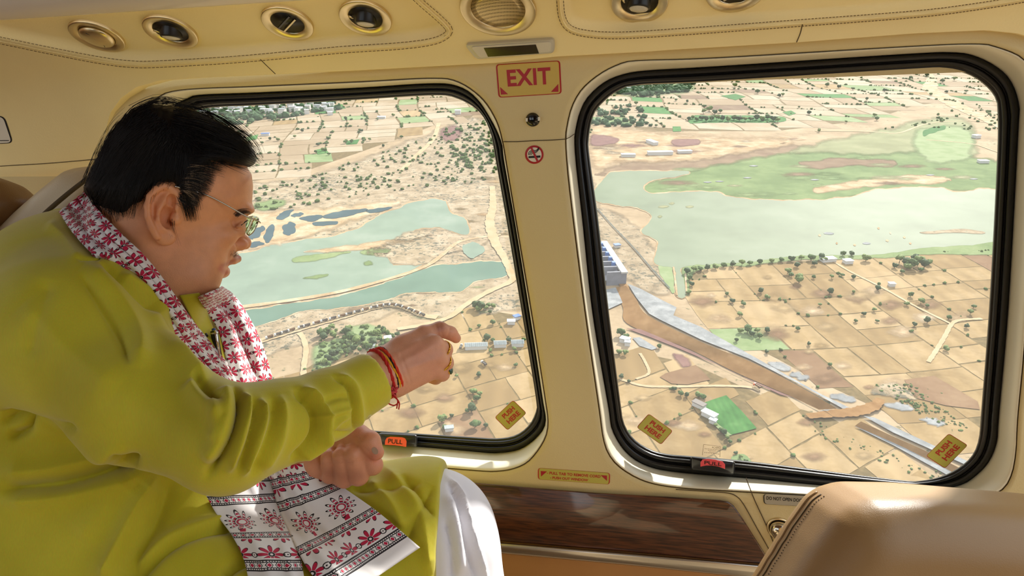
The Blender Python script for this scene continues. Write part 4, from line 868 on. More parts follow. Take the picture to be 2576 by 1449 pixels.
strip('dam_access_road', [(1512,668),(1535,685),(1562,712),(1590,760)], 7, S_embank, 1.3, 30)
patch('dam_shore', [(1500,530),(1560,540),(1620,590),(1650,640),(1690,735),(1600,720),(1520,620)], S_rock, 0.3, 50, 1.6, fade=20)
strip('long_wall', [(1503,528),(1540,570),(1590,622),(1640,680),(1684,728)], 1.4, material('dark_wall', (56, 64, 56), 0.9), 1.4, 50)

# ---- river in the window beside the man
patch('rough_bank', [(580,470),(740,452),(900,405),(1060,345),(1240,300),(1480,440),(1500,600),(1480,780),(1290,780),(1130,800),(1000,780),(960,800),(640,900),(480,930),(-700,1080),(-700,640),(480,540)], S_rock, 0.2, 240, 1.6, fade=20)
patch('river', [(-700,800),(480,655),(600,640),(691,615),(790,600),(873,585),(960,540),(1030,512),(1090,500),(1125,512),(1135,535),(1165,548),(1180,575),(1172,592),(1100,572),(1040,580),(1030,600),(950,606),(905,625),(960,636),(985,665),(1040,665),(1060,668),(990,695),(850,735),(700,762),(600,778),(480,790),(-700,960)], S_river, 0.5, 320, 1.2, 0, 4)
patch('deep_river', [(480,850),(-700,1040),(-700,968),(480,795),(600,785),(700,768),(850,745),(990,705),(1080,672),(1150,664),(1262,658),(1278,690),(1200,708),(1145,735),(1080,733),(1000,742),(960,757),(850,775),(760,782),(700,803),(600,832)], S_deep, 0.5, 260, 1.1, 0, 4)
strip('sand_spit', [(-700,964),(100,850),(480,792),(600,775),(700,762),(850,737),(990,700),(1070,672),(1110,645),(1150,612),(1200,600),(1260,592)], [9, 8, 7, 7, 7, 6, 6, 5, 5, 4], S_sand, 0.9, 80)
patch('sand_bar', [(760,634),(860,620),(980,604),(1030,602),(1090,590),(1010,612),(940,625),(860,632)], S_sand, 0.7, 50, 1, fade=10)
patch('rocky_island', [(985,604),(1040,582),(1100,576),(1150,590),(1230,600),(1200,620),(1120,640),(1060,665),(1000,664),(970,645),(920,636)], S_rock, 0.7, 60, 1.5, fade=14)
patch('green_inlet', [(1160,620),(1190,608),(1215,620),(1222,632),(1190,650),(1170,640)], S_river, 0.75, 24, 1)
for q in ([(735,650),(790,640),(880,632),(860,640),(790,656),(740,660)], [(905,632),(950,624),(985,628),(960,640),(915,640)], [(915,662),(930,656),(938,664),(920,668)], [(760,700),(800,692),(830,690),(800,700)]): patch('weed_patch', q, S_marsh, 0.7, 30, 0.7, fade=8)
for q in ([(640,592),(700,570),(780,560),(860,555),(900,545),(840,560),(780,580),(720,600),(650,612)],): patch('sand_flat', q, S_sand, 0.6, 40, 1)
patch('sand_flat', [(520,620),(560,560),(640,536),(720,530),(860,520),(990,505),(1010,512),(930,540),(830,575),(730,605),(640,622)], S_sand, 0.55, 60, 2.0, fade=20)
for q in ([(693,545),(712,532),(740,528),(728,544),(705,553)], [(735,540),(756,534),(760,541),(742,546)], [(755,548),(800,540),(808,548),(780,558)], [(812,545),(850,532),(920,525),(900,536),(840,550)], [(785,560),(840,556),(850,563),(800,568)], [(925,528),(985,520),(960,532),(930,536)], [(662,598),(675,570),(690,564),(688,590),(672,612)], [(630,590),(650,572),(664,570),(656,590),(634,602)], [(625,612),(650,606),(662,614),(630,624)], [(712,572),(728,558),(742,566),(738,588),(718,590)]): patch('settling_pond', q, S_pond, 0.8, 40, 1.1, len(q)+int(q[0][0]))
patch('green_spot', [(640,515),(690,502),(720,508),(700,520),(660,530)], S_marsh, 0.6, 26, 1, fade=14)
strip('dirt_road', [(1238,470),(1240,520),(1232,560),(1245,610),(1268,650),(1285,690),(1285,710),(1230,735),(1170,770),(1130,800),(1060,820),(1000,830)], [7, 8, 9, 10, 11, 11, 8, 7, 6, 6, 5, 5], S_dirt, 0.95, 110)
strip('dirt_road', [(1104,310),(1090,350),(1050,390),(1010,430)], 8, S_dirt, 0.6, 40)
strip('haul_road', [(560,895),(650,862),(720,840),(780,822),(860,800),(920,782),(975,770),(1020,776),(1062,794),(1100,800)], 7, S_dirt, 0.8, 80)
strip('dirt_track', [(752,838),(762,850),(770,880),(765,920),(760,970),(745,1010)], 4, S_dirt, 0.6, 40)
patch('green_plot', [(880,830),(925,815),(955,830),(955,850),(905,862)], S_pgreen, 0.6, 26, 1, fade=14); patch('green_plot', [(790,880),(860,850),(905,862),(850,900),(800,930)], S_pgreen, 0.5, 26, 1.2, fade=20)
patch('green_plot', [(930,885),(1010,860),(1010,880),(940,905)], S_pgreen, 0.55, 26, 0.8)
patch('red_patch', [(1110,330),(1140,318),(1160,328),(1150,350),(1120,352)], S_purple, 0.5, 26, 1, fade=14)
for q in ([(790,378),(815,372),(828,384),(800,388)], [(868,355),(905,350),(898,362),(872,364)], [(620,345),(650,338),(646,350),(622,354)], [(815,268),(860,262),(870,272),(820,280)]): patch('green_plot', q, S_grassf, 0.6)

# ------------------------------------------------------------------ trees
M_leaf = [material('tree_leaves_%s' % n, c, 0.8, spec=0.15, noise=(7, 0.45, 4, (1, 1, 1))) for n, c in (('mid', (70, 88, 48)), ('dark', (58, 74, 45)), ('light', (94, 108, 60)))]
M_scrub = material('scrub_leaves', (78, 94, 52), 0.9, spec=0.1, noise=(0.4, 0.4, 3, (1, 1, 1))); M_fartree = material('far_tree_leaves', (62, 84, 56), 0.9, spec=0.1, noise=(0.2, 0.35, 3, (1, 1, 1)))  # far trees a darker, greyer green than the scrub
M_bark = material('tree_bark', (92, 76, 56), 0.9)
def crown_mesh(seed, mat, blobs=9, sub=2):
    r = np.random.default_rng(seed); bm = bmesh.new()
    for k in range(blobs):
        a = r.uniform(0, 2*math.pi); rad = r.uniform(0, 0.32) if k else 0; s = r.uniform(0.14, 0.30) if k else 0.34
        m = Matrix.Translation((rad*math.cos(a), rad*math.sin(a), 0.58+r.uniform(-0.16, 0.2)))@Matrix.Diagonal((s, s, s*0.82, 1))
        res = bmesh.ops.create_icosphere(bm, subdivisions=sub, radius=1, matrix=m)
        for v in res['verts']: v.co += Vector(r.normal(0, 0.036, 3))
    me = bpy.data.meshes.new('crown'); bm.to_mesh(me); bm.free(); me.materials.append(mat); return me
CROWN = [crown_mesh(s, M_leaf[s % 3], 11+s % 5) for s in range(6)]
tv, tf = tube([(0, 0, -0.02), (0.01, 0, 0.2), (0.03, 0.01, 0.5)], [0.05, 0.035, 0.02], 6)
TRUNK = bpy.data.meshes.new('trunk'); TRUNK.from_pydata([tuple(v) for v in tv], [], tf); TRUNK.materials.append(M_bark)
NTREE = [0]
def tree(px, py, wpx, label, group, z=0.0):
    """a tree standing where its foot shows, wpx its crown's width"""
    g = gl(px, py+wpx*0.35); d = (Vector((g[0], g[1], 0))).length; dist = math.sqrt(d*d+HALT**2); s = wpx/FPX*dist*1.12
    i = NTREE[0]; NTREE[0] += 1
    root = empty('tree'); tag(root, label, 'tree', group)
    root.matrix_world = LM@Matrix.Translation((g[0], g[1], z))@Matrix.Rotation(i*2.4, 4, 'Z')@Matrix.Diagonal((s, s, s*random.uniform(0.8, 1.0), 1))
    for nm, me in (('crown', CROWN[i % 6]), ('trunk', TRUNK)):
        c = bpy.data.objects.new(nm, me); COL.objects.link(c); c.parent = root
for v in CROWN:
    v.polygons.foreach_set('use_smooth', [True]*len(v.polygons))
T = [ # (label, group, [(x, y, width)...])
 ('round tree on the bare field above the left window seal', 'trees below the pointing hand', [(1195,1066,27),(1222,1070,12)]),
 ('tree in the hedge line below the pointing hand', 'trees below the pointing hand', [(1113,1053,22),(1118,1075,14),(1186,1029,24),(1175,1033,14),(1136,1046,10),(1190,985,18),(1200,1002,17),(1206,992,14),(1205,942,13),(1149,946,10),(1298,918,12)]),
 ('dark tree beside the grey sheds in the left window', 'trees by the grey sheds', [(1226,852,18),(1240,856,12),(1280,856,12),(1294,880,12),(1318,854,12),(1234,882,10)]),
 ('tree at the edge of the dry fields right of the trucks', 'trees right of the truck convoy', [(1196,768,20),(1210,772,22),(1228,768,16),(1222,776,14),(1240,770,14),(1204,778,14),(1240,812,14),(1205,820,10),(1232,785,10)]),
 ('tree in the green thicket below the truck convoy', 'thicket below the truck convoy', [(810,838,22),(824,832,20),(840,842,18),(815,850,20),(835,824,16),(872,838,22),(884,850,26),(898,860,24),(910,852,18),(878,826,18),(940,862,20),(948,840,18),(930,872,18),(920,868,14),(956,852,16),(965,828,12),(975,858,14),(862,862,16),(890,876,16),(905,880,14),(988,846,12),(1000,842,12),(826,900,16),(838,890,18),(850,884,14),(815,912,16),(806,930,14),(860,890,12),(845,905,12),(795,945,14),(838,862,12)]),
 ('small tree on the farmland behind the man', 'trees on the far left farmland', [(800,364,9),(812,378,9),(795,383,8),(870,358,10),(885,356,10),(700,352,8),(742,345,8),(680,350,8),(660,360,8),(828,388,8),(910,330,8),(965,368,8),(930,352,8),(990,290,8),(1010,345,8),(760,330,8),(950,300,8),(870,300,8),(645,402,9),(712,468,7),(735,466,7),(780,475,7),(757,425,8)]),
 ('tree in the grove on the far side of the lake', 'trees of the far grove', [(1732,300,10),(1742,296,10),(1752,302,10),(1764,298,12),(1776,302,12),(1790,300,12),(1803,298,14),(1818,300,12),(1832,302,12),(1846,298,14),(1860,300,14),(1874,302,12),(1888,300,13),(1902,298,13),(1916,300,12),(1930,296,14),(1945,300,14),(1956,304,12),(1770,282,12),(1784,276,13),(1798,284,12),(1812,280,12),(1772,268,9),(1650,316,9),(1560,280,10),(1600,262,10)]),
 ('small tree on the pale fields topping the wide window', 'trees on the far right farmland', [(1905,232,10),(1960,242,9),(1968,240,8),(1848,216,9),(1700,252,8),(1728,256,7),(2035,285,10),(2080,215,9),(2110,220,8),(2145,224,8),(2225,228,8),(2180,250,7),(2340,238,7),(2200,290,8),(2205,300,9),(2128,308,6),(2060,330,8),(2010,270,6),(2330,190,9),(2370,205,9),(2400,200,9),(2290,196,9),(2260,180,9),(2430,230,7),(2380,232,7)]),
 ('bush in the green hedge along the near lake shore', 'trees along the lake shore', [(1728,684,16),(1745,678,16),(1762,676,15),(1780,674,15),(1800,672,14),(1820,668,14),(1842,666,14),(1866,664,15),(1885,662,14),(1910,660,13),(1940,656,13),(1965,654,13),(1990,652,14),(2015,650,14),(2040,650,18),(2065,648,16),(2072,654,14),(2120,640,12),(2142,640,12),(1735,700,14),(1740,716,12),(1732,736,12)]),
 ('tree around the hamlet below the lake', 'trees by the lakeside hamlet', [(1981,684,16),(1990,692,14),(2010,704,22),(2005,668,14),(2048,664,12),(2178,650,18),(2146,698,10),(2210,716,8),(2118,692,10),(2046,698,9),(2092,698,10)]),
 ('dark tree in the grove right of the lakeside hamlet', 'grove right of the hamlet', [(2262,655,18),(2276,662,20),(2292,668,22),(2308,660,20),(2324,668,18),(2300,652,16),(2280,674,16),(2336,662,14),(2316,680,12),(2250,670,12),(2268,684,12)]),
 ('tree standing on a field bank right of the canal', 'trees on the fields right of the canal', [(1914,732,14),(1930,748,12),(2087,735,14),(2146,735,8),(2207,727,13),(2290,743,12),(2316,760,14),(2332,770,10),(2280,766,10),(2198,780,10),(2172,790,10),(2062,768,9),(2152,808,9),(2206,808,9),(2332,808,14),(2300,818,10),(2386,800,10),(2440,788,12),(2448,772,10),(1870,764,14),(1860,792,14),(1842,758,12),(1828,740,10),(2006,828,10),(2034,866,9),(2086,918,11),(2380,878,13),(2430,822,10)]),
 ('tree in the small clump beside the gravel berm', 'clump beside the gravel berm', [(1862,832,14),(1880,830,20),(1890,840,14),(1904,834,14),(1910,846,16),(1928,832,14),(1852,856,10)]),
 ('tree near the lower left corner of the wide window', 'trees left of the canal', [(1562,838,20),(1574,846,18),(1556,886,14),(1572,888,15),(1563,948,12),(1696,978,11),(1712,990,15),(1728,994,12),(1758,994,16),(1768,1000,14),(1710,1046,10),(1658,872,12),(1928,885,10),(1582,1090,12),(1582,960,9)]),
 ('bush beside the bright green field', 'bushes by the green field', [(1812,1082,14),(1820,1088,14),(1828,1100,12),(1836,1112,10),(1800,1070,10),(1850,1140,9),(1862,1150,10),(1876,1160,10)]),
]
ONES = ['', 'second', 'third', 'fourth', 'fifth', 'sixth', 'seventh', 'eighth', 'ninth', 'tenth', 'eleventh', 'twelfth', 'thirteenth', 'fourteenth', 'fifteenth', 'sixteenth', 'seventeenth', 'eighteenth', 'nineteenth', 'twentieth']+['twenty-'+w for w in ('first', 'second', 'third', 'fourth', 'fifth', 'sixth', 'seventh', 'eighth', 'ninth')]+['thirtieth', 'thirty-first', 'thirty-second']
def place(i, n): return '' if n == 1 else (', leftmost' if i == 0 else (', rightmost' if i == n-1 else ', %s from the left' % ONES[i]))
for lab, grp, pts in T:
    for i, (x, y, w) in enumerate(sorted(pts)): tree(x, y, w, lab+place(i, len(pts)), grp)
# uncountable scrub: along field margins and over the rough banks
def scrub(name, label, spots, mat, seed):
    r = np.random.default_rng(seed); bm = bmesh.new(); bmesh.ops.create_icosphere(bm, subdivisions=2, radius=1); T0 = np.array([tuple(v.co) for v in bm.verts]); F0 = np.array([[v.index for v in f.verts] for f in bm.faces]); bm.free()
    vs_, fs = [], []
    for k, (x, y, s) in enumerate(spots):
        a = r.uniform(0, 6); sc = np.array([s*0.5*r.uniform(.8, 1.5), s*0.5, s*0.45*r.uniform(.7, 1.2)]); t = T0*(1+r.normal(0, 0.22, (len(T0), 1)))*sc; vs_.append(np.stack([t[:, 0]*math.cos(a)-t[:, 1]*math.sin(a)+x, t[:, 0]*math.sin(a)+t[:, 1]*math.cos(a)+y, t[:, 2]+s*0.3], 1)); fs.append(F0+k*len(T0))
    me = np_mesh(name, np.concatenate(vs_), np.concatenate(fs)); o = ob(name, me, mat, ground, True); o['kind'] = 'stuff'; o['label'] = label; return o
sp = []
for Mx, warp, (x0, x1, y0, y1), size in cells_edges:
    for a, b in (((x0, y0), (x1, y0)), ((x0, y0), (x0, y1))):
        if rng.random() < 0.62: continue
        a = np.array(a); b = np.array(b); L = np.linalg.norm(b-a); n = int(L/(5 if size > 50 else 9)*rng.uniform(0.2, 1.0))
        for k in range(n):
            t = rng.random(); p = warp(Mx@(a+(b-a)*t))+rng.normal(0, 0.7, 2); sp.append((p[0], p[1], rng.uniform(1.0, 3.6)*(1.6 if size > 50 else 0.8)))
scrub('hedgerow_scrub', 'green scrub growing along the field margins', sp, M_scrub, 1)
sp = []
def scatter(poly, n, lo, hi, seed):
    r = np.random.default_rng(seed); p = np.array(poly, float); a, b = p.min(0), p.max(0); out = []
    xy = r.uniform(a, b, (n*4, 2)).astype(np.float32); keep = poly_sd(p, xy[:, 0], xy[:, 1]) > 0
    for x, y in xy[keep][:n]: out.append((*gl(x, y), r.uniform(lo, hi)))
    return out
sp += scatter([(640,470),(740,455),(900,405),(1060,350),(1180,310),(1230,330),(1260,440),(1200,460),(1000,480),(760,520),(640,540)], 300, 2, 5.5, 2)
sp += scatter([(1110,330),(1240,300),(1260,440),(1150,420)], 110, 3, 7.5, 3)
sp += scatter([(2200,330),(2500,250),(2520,330),(2300,320)], 70, 2, 6, 4)
sp += scatter([(2190,970),(2290,965),(2440,1080),(2400,1090)], 140, 0.5, 2.0, 5)
sp += scatter([(1980,1010),(2110,1090),(2440,1220),(2350,1215),(2060,1100)], 120, 0.4, 1.5, 6)
sp += scatter([(800,830),(960,815),(1000,860),(880,900),(800,950)], 120, 1, 4, 7)
scrub('bank_scrub', 'grey green scrub dotted over the rough river banks', sp, M_scrub, 2)
sp = scatter([(480,262),(840,248),(860,275),(700,300),(480,330)], 270, 7, 14, 8)+scatter([(1500,232),(1560,212),(1760,198),(1740,230),(1640,246)], 170, 8, 18, 9)+scatter([(1480,280),(1600,262),(1640,320),(1490,318)], 60, 7, 12, 10)
scrub('village_scrub', 'greyish green trees massed around the distant villages', sp, M_fartree, 3)

# ------------------------------------------------------------------ buildings
M_wallw = material('whitewashed_wall', (186, 182, 174), 0.8); M_tin = material('tin_roof', (134, 140, 138), 0.5, noise=(0.7, 0.15, 2, (1, 1, 1))); M_roofw = material('white_roof', (200, 200, 196), 0.6); M_dkroof = material('dark_roof', (104, 96, 88), 0.8); M_blue = material('blue_sheet', (70, 100, 150), 0.6)
def house(px, py, L, W, H, ang, label, group, roof=M_roofw, pitched=False, name='house'):
    g = gl(px, py); root = empty(name); tag(root, label, 'building', group); root.matrix_world = LM@Matrix.Translation((g[0], g[1], 0))@Matrix.Rotation(math.radians(ang), 4, 'Z')
    l, w = L/2, W/2
    v = [(-l, -w, 0), (l, -w, 0), (l, w, 0), (-l, w, 0), (-l, -w, H), (l, -w, H), (l, w, H), (-l, w, H)]
    mk('walls', v, [(0, 1, 5, 4), (1, 2, 6, 5), (2, 3, 7, 6), (3, 0, 4, 7)], M_wallw, root, False)
    e = 0.4; l += e; w += e
    if pitched: rv = [(-l, -w, H), (l, -w, H), (l, w, H), (-l, w, H), (-l, 0, H+W*0.22), (l, 0, H+W*0.22)]; rf = [(0, 1, 5, 4), (2, 3, 4, 5), (0, 4, 3), (1, 2, 5), (0, 3, 2, 1)]
    else: rv = [(-l, -w, H), (l, -w, H), (l, w, H), (-l, w, H), (-l, -w, H+.5), (l, -w, H+.5), (l, w, H+.5), (-l, w, H+.5)]; rf = [(0, 3, 2, 1), (4, 5, 6, 7), (0, 1, 5, 4), (1, 2, 6, 5), (2, 3, 7, 6), (3, 0, 4, 7)]
    mk('roof', rv, rf, roof, root, False); return root
def shed(px, py, L, W, ang, label):
    r = house(px, py, L, W, 3.2, ang, label, 'long sheds below the pointing hand', M_tin, True, 'farm_shed')
    for k in range(11):
        x = -L/2+L*(k+0.5)/11; mk('roof_rib', *tube([(x, -W/2-.4, 3.35), (x, 0, 3.35+W*.22), (x, W/2+.4, 3.35)], 0.10, 4), M_tin, r, False)
shed(1198, 876, 16.5, 6, 4, 'long grey tin shed right of the pointing hand'); shed(1258, 871, 9, 6, 4, 'second grey tin shed, next to the pillar edge of the left window'); shed(1302, 869, 9, 6, 4, 'third grey tin shed, partly behind the rubber seal')
house(1784, 1049, 9, 4.5, 3, -48, 'white-roofed long house beside the bright green field', None); house(1758, 1024, 8, 4, 3, -48, 'brown-roofed shed next to the white-roofed house', None, M_dkroof)
house(1793, 1064, 4, 3, 2.5, -40, 'small grey hut below the bright green field', None, M_tin)
house(1572, 860, 7, 5, 3, -30, 'white hut near the left edge of the wide window', None, M_tin); house(1578, 868, 4, 4, 3, -10, 'smaller hut beside the white hut left of the canal', None, M_tin)
house(2082, 657, 14, 7, 3.2, 10, 'long pale roofed house by the near lake shore', None, M_tin); house(2132, 662, 8, 6, 3.2, 10, 'white house at the lakeside hamlet', None); house(2242, 720, 5, 4, 3, 0, 'tiny white house on the fields right of the canal', None)
house(976, 857, 5, 4, 3, 15, 'white hut above the pointing arm', None); house(936, 876, 4, 3.5, 2.6, 0, 'small white hut left of the wrist', None, M_tin); house(1130, 1084, 5, 3, 2.6, 10, 'small grey hut above the window seal', None, M_tin)
house(1640, 362, 26, 9, 5, -70, 'white shed on the pale flat beyond the lake', None); house(1660, 389, 40, 9, 5, 4, 'long white shed on the far bank of the lake', None); house(1722, 385, 22, 9, 4, 6, 'second long white shed on the far bank', None); house(1580, 394, 22, 10, 4, 0, 'grey shed at the far lake bank near the pillar', None, M_tin)
house(2455, 347, 12, 9, 5, 20, 'lone white house on the brown ground at far right', None); house(2472, 410, 14, 8, 4, 0, 'white house near the far right lake shore', None)
house(1152, 287, 12, 10, 8, 0, 'lone white building on the rough ground near the pillar', None); house(668, 341, 14, 8, 4, 8, 'blue-roofed house among the fields behind the man', None, M_blue); house(960, 298, 16, 8, 4, 0, 'white house between far left fields', None)
house(1552, 622, 6, 5, 3, 20, 'blue-roofed site hut beside the dam', None, M_blue)
house(1286, 815, 6, 4, 3, 0, 'white hut at the right edge of the left window', None); house(1300, 803, 5, 4, 3, 30, 'blue sheeted hut by the window seal', None, M_blue)
r_ = np.random.default_rng(4)
seen_h = []
for k in range(220):
    x = r_.uniform(500, 835); y = 287-(x-500)*0.035+r_.normal(0, 7)-abs(r_.normal(0, 4)); y = min(y, 300)
    gx = gl(x, y)
    if any(math.hypot(gx[0]-a, gx[1]-b) < 19 for a, b in seen_h): continue
    seen_h.append(gx)
    house(x, y, r_.uniform(9, 15), r_.uniform(8, 11), r_.uniform(6, 12), r_.uniform(-30, 30), 'small whitewashed house in the distant village at the top of the left window', 'houses of the distant left village', [M_roofw, M_tin, M_wallw][k % 3])
for k in range(26):
    x, y = r_.uniform(1540, 1760), r_.uniform(206, 226); gx = gl(x, y)
    if any(math.hypot(gx[0]-a, gx[1]-b) < 19 for a, b in seen_h): continue
    seen_h.append(gx)
    house(x, y, r_.uniform(8, 15), r_.uniform(6, 10), r_.uniform(4, 6), r_.uniform(-30, 30), 'small white house in the distant village at the top of the wide window', 'houses of the distant right village', [M_roofw, M_tin][k % 2])

# ------------------------------------------------------------------ trucks on the haul road, one lone truck
M_cab = material('truck_cab', (196, 196, 190), 0.5); M_bed = material('truck_bed', (70, 64, 58), 0.7); M_bedb = material('truck_bed_brown', (98, 70, 42), 0.7); M_tyre = material('tyre', (24, 24, 24), 0.9)
def box(x0, x1, y0, y1, z0, z1):
    return [(x0, y0, z0), (x1, y0, z0), (x1, y1, z0), (x0, y1, z0), (x0, y0, z1), (x1, y0, z1), (x1, y1, z1), (x0, y1, z1)], [(0, 3, 2, 1), (4, 5, 6, 7), (0, 1, 5, 4), (1, 2, 6, 5), (2, 3, 7, 6), (3, 0, 4, 7)]
def mesh_of(name, geo, mat):
    me = bpy.data.meshes.new(name); me.from_pydata(geo[0], [], geo[1]); me.materials.append(mat); return me
TB = [mesh_of('cargo_bed', merge([box(-5, 2.2, -1.25, 1.25, 1.1, 1.4), box(-5, -4.8, -1.25, 1.25, 1.4, 3.0), box(2.0, 2.2, -1.25, 1.25, 1.4, 3.0), box(-5, 2.2, -1.25, -1.1, 1.4, 3.0), box(-5, 2.2, 1.1, 1.25, 1.4, 3.0), box(-4.8, 2.0, -1.1, 1.1, 1.4, 2.6)]), m) for m in (M_bed, M_bedb)]
TC = mesh_of('cab', merge([box(2.5, 4.9, -1.25, 1.25, 0.9, 2.2), box(2.5, 4.3, -1.2, 1.2, 2.2, 3.2)]), M_cab); TCd = mesh_of('cab', merge([box(2.5, 4.9, -1.25, 1.25, 0.9, 2.2), box(2.5, 4.3, -1.2, 1.2, 2.2, 3.2)]), material('orange_cab', (206, 92, 40), 0.5))
TW = mesh_of('wheel', tube([(0, -0.18, 0), (0, 0.18, 0)], 0.55, 12), M_tyre)
def truck(a, b, label, group, k, cab=TC):
    """a truck at pixel a heading for pixel b"""
    g, h = gl(*a), gl(*b); an = math.atan2(h[1]-g[1], h[0]-g[0]); root = empty('truck'); tag(root, label, 'truck', group); root.matrix_world = LM@Matrix.Translation((g[0], g[1], 0.9))@Matrix.Rotation(an, 4, 'Z')@Matrix.Diagonal((0.62, 0.62, 0.62, 1))
    for nm, me in (('cargo_bed', TB[k % 2]), ('cab', cab)):
        c = bpy.data.objects.new(nm, me); COL.objects.link(c); c.parent = root
    for x in (-3.8, -2.4, 3.6):
        for y in (-1.15, 1.15): c = bpy.data.objects.new('wheel', TW); COL.objects.link(c); c.parent = root; c.location = (x, y, 0.55)
conv = catmull([(655,860),(720,839),(780,821),(860,799),(918,783)], 14)
for k in range(13):
    jt = rng.uniform(-0.25, 0.25)
    truck(tuple(conv[k+1]+(conv[k]-conv[k+1])*jt), tuple(conv[k]), 'dump truck queueing in the convoy on the haul road'+place(k, 13), 'trucks in the convoy', 0 if k % 3 else 1)
conv = catmull([(925,781),(965,772),(990,771),(1010,775),(1030,782),(1062,795)], 10)
for k in range(9): truck(tuple(conv[k+1]), tuple(conv[k]), 'dump truck at the bend of the haul road'+place(k, 9), 'trucks at the haul road bend', k)
truck((1904,976), (1890,968), 'orange truck parked alone on the field track left of the canal', None, 1, TCd)
truck((1217,919), (1210,914), 'white-cabbed truck on the track below the grey sheds', None, 0); truck((1160,877), (1163,870), 'small dark truck left of the grey sheds', None, 0)

# ------------------------------------------------------------------ dam at the left edge of the wide window
dam = empty('spillway_dam'); tag(dam, 'grey concrete spillway dam with curved bays beside the canal head', 'dam'); dam.matrix_world = LM
M_conc = material('dam_concrete', (112, 112, 116), 0.8, noise=(0.3, 0.12, 3, (1, 1, 1)))
d0, d1 = np.array(gl(1518, 640)), np.array(gl(1566, 716)); ax = (d1-d0)/np.linalg.norm(d1-d0); nx = np.array([-ax[1], ax[0]]); nx = nx if nx[0] < 0 else -nx; Ld = np.linalg.norm(d1-d0); NB = 6
for k in range(NB):
    a = d0+ax*Ld*(k+0.08)/NB; b = d0+ax*Ld*(k+0.95)/NB; rings = []
    for t in np.linspace(0, 1, 9):
        off = 3+26*t; z = 9*(1-t)**1.6+1.2+1.6*max(0, t-0.8)*5*0.3; rings.append([(*(a+nx*off), z), (*(b+nx*off), z)])
    rings.append([(*(a+nx*29), -1), (*(b+nx*29), -1)]); mk('spillway_bay', *loft(rings, closed=False), M_conc, dam)
for k in range(NB+1):
    c = d0+ax*Ld*k/NB; v, f = box(-1.0, 1.0, -3, 15, -1, 13); Rm = np.stack([ax, nx], 1); v = [(*(c+Rm@np.array(p[:2])), p[2]) for p in v]; mk('pier', v, f, M_conc, dam, False)
v, f = box(-3, Ld+3, -3.5, 2.5, 12, 13.5); mk('deck', [(*(d0+Rm@np.array(p[:2])), p[2]) for p in v], f, material('deck_concrete', (160, 156, 148), 0.8), dam, False)
for k in range(5):
    c = d0+ax*Ld*(k+.5)/NB; v, f = box(-2, 2, 3, 6, 9, 15); mk('gate_hoist', [(*(c+Rm@np.array(p[:2])), p[2]) for p in v], f, M_blue, dam, False)
bpy.context.view_layer.update()
# ================================================================== THE MAN
person = thing('person', 'seated man in lime green kurta and printed scarf pointing out of the window', 'person')
HD = 0.90; HC = P(420, 500, HD); HL = HC.normalized(); HR = HL.cross(ZU).normalized(); HU = HR.cross(HL); YAW = math.radians(3); HR, HL = HR*math.cos(YAW)+HL*math.sin(YAW), HL*math.cos(YAW)-HR*math.sin(YAW)
def hl(px, py):
    """pixel -> position in the man's profile plane (metres, forward and up)"""
    d = ray(px, py); p = d*(HC.dot(HL)/d.dot(HL))-HC; return (p.dot(HR), p.dot(HU))
def h3(px, py, y): a, b = hl(px, py); return np.array([a, y, b])         # head space: forward, away from camera, up
def hw(v):
    v = np.asarray(v); return np.array(HC)+v[..., 0:1]*np.array(HR)+v[..., 1:2]*np.array(HL)+v[..., 2:3]*np.array(HU)
def skin_mat():
    m = material('skin', (192, 126, 88), 0.42, spec=0.42, sss=0.12); nt = m.node_tree; b = nt.nodes['Principled BSDF']
    at = nt.nodes.new('ShaderNodeAttribute'); at.attribute_name = 'tone'; co = nt.nodes.new('ShaderNodeTexCoord')
    nz = nt.nodes.new('ShaderNodeTexNoise'); nz.inputs['Scale'].default_value = 90; nz.inputs['Detail'].default_value = 5; nt.links.new(co.outputs['Object'], nz.inputs['Vector'])
    n2 = nt.nodes.new('ShaderNodeTexNoise'); n2.inputs['Scale'].default_value = 700; n2.inputs['Detail'].default_value = 3; nt.links.new(co.outputs['Object'], n2.inputs['Vector'])
    mr = nt.nodes.new('ShaderNodeMapRange'); mr.inputs[3].default_value = 0.86; mr.inputs[4].default_value = 1.12; nt.links.new(nz.outputs['Fac'], mr.inputs[0])
    mx = nt.nodes.new('ShaderNodeMix'); mx.data_type = 'RGBA'; mx.blend_type = 'MULTIPLY'; mx.inputs['Factor'].default_value = 1
    nt.links.new(at.outputs['Color'], mx.inputs['A']); nt.links.new(mr.outputs[0], mx.inputs['B']); nt.links.new(mx.outputs['Result'], b.inputs['Base Color'])
    bp = nt.nodes.new('ShaderNodeBump'); bp.inputs['Strength'].default_value = 0.5; bp.inputs['Distance'].default_value = 0.0006; nt.links.new(n2.outputs['Fac'], bp.inputs['Height']); nt.links.new(bp.outputs[0], b.inputs['Normal'])
    return m
M_skin = skin_mat()
class HGrid(Grid):
    def infl(s, pts, R, W, k=0.012, yc=None):
        q = [hl(*p) for p in pts]; x, z = np.meshgrid(s.ax[0], s.ax[2], indexing='ij'); d = poly_sd(q, x, z)[:, None, :]
        y = s.X[..., 1]-(0 if yc is None else yc); f = np.sqrt(np.maximum(R-np.minimum(d, R), 0)**2+(y*R/W)**2)-R
        f = np.where(d < R, f*min(1, (W/R+1)/2), np.abs(y)-W); s.f = smin(s.f, f.astype(np.float32), k)
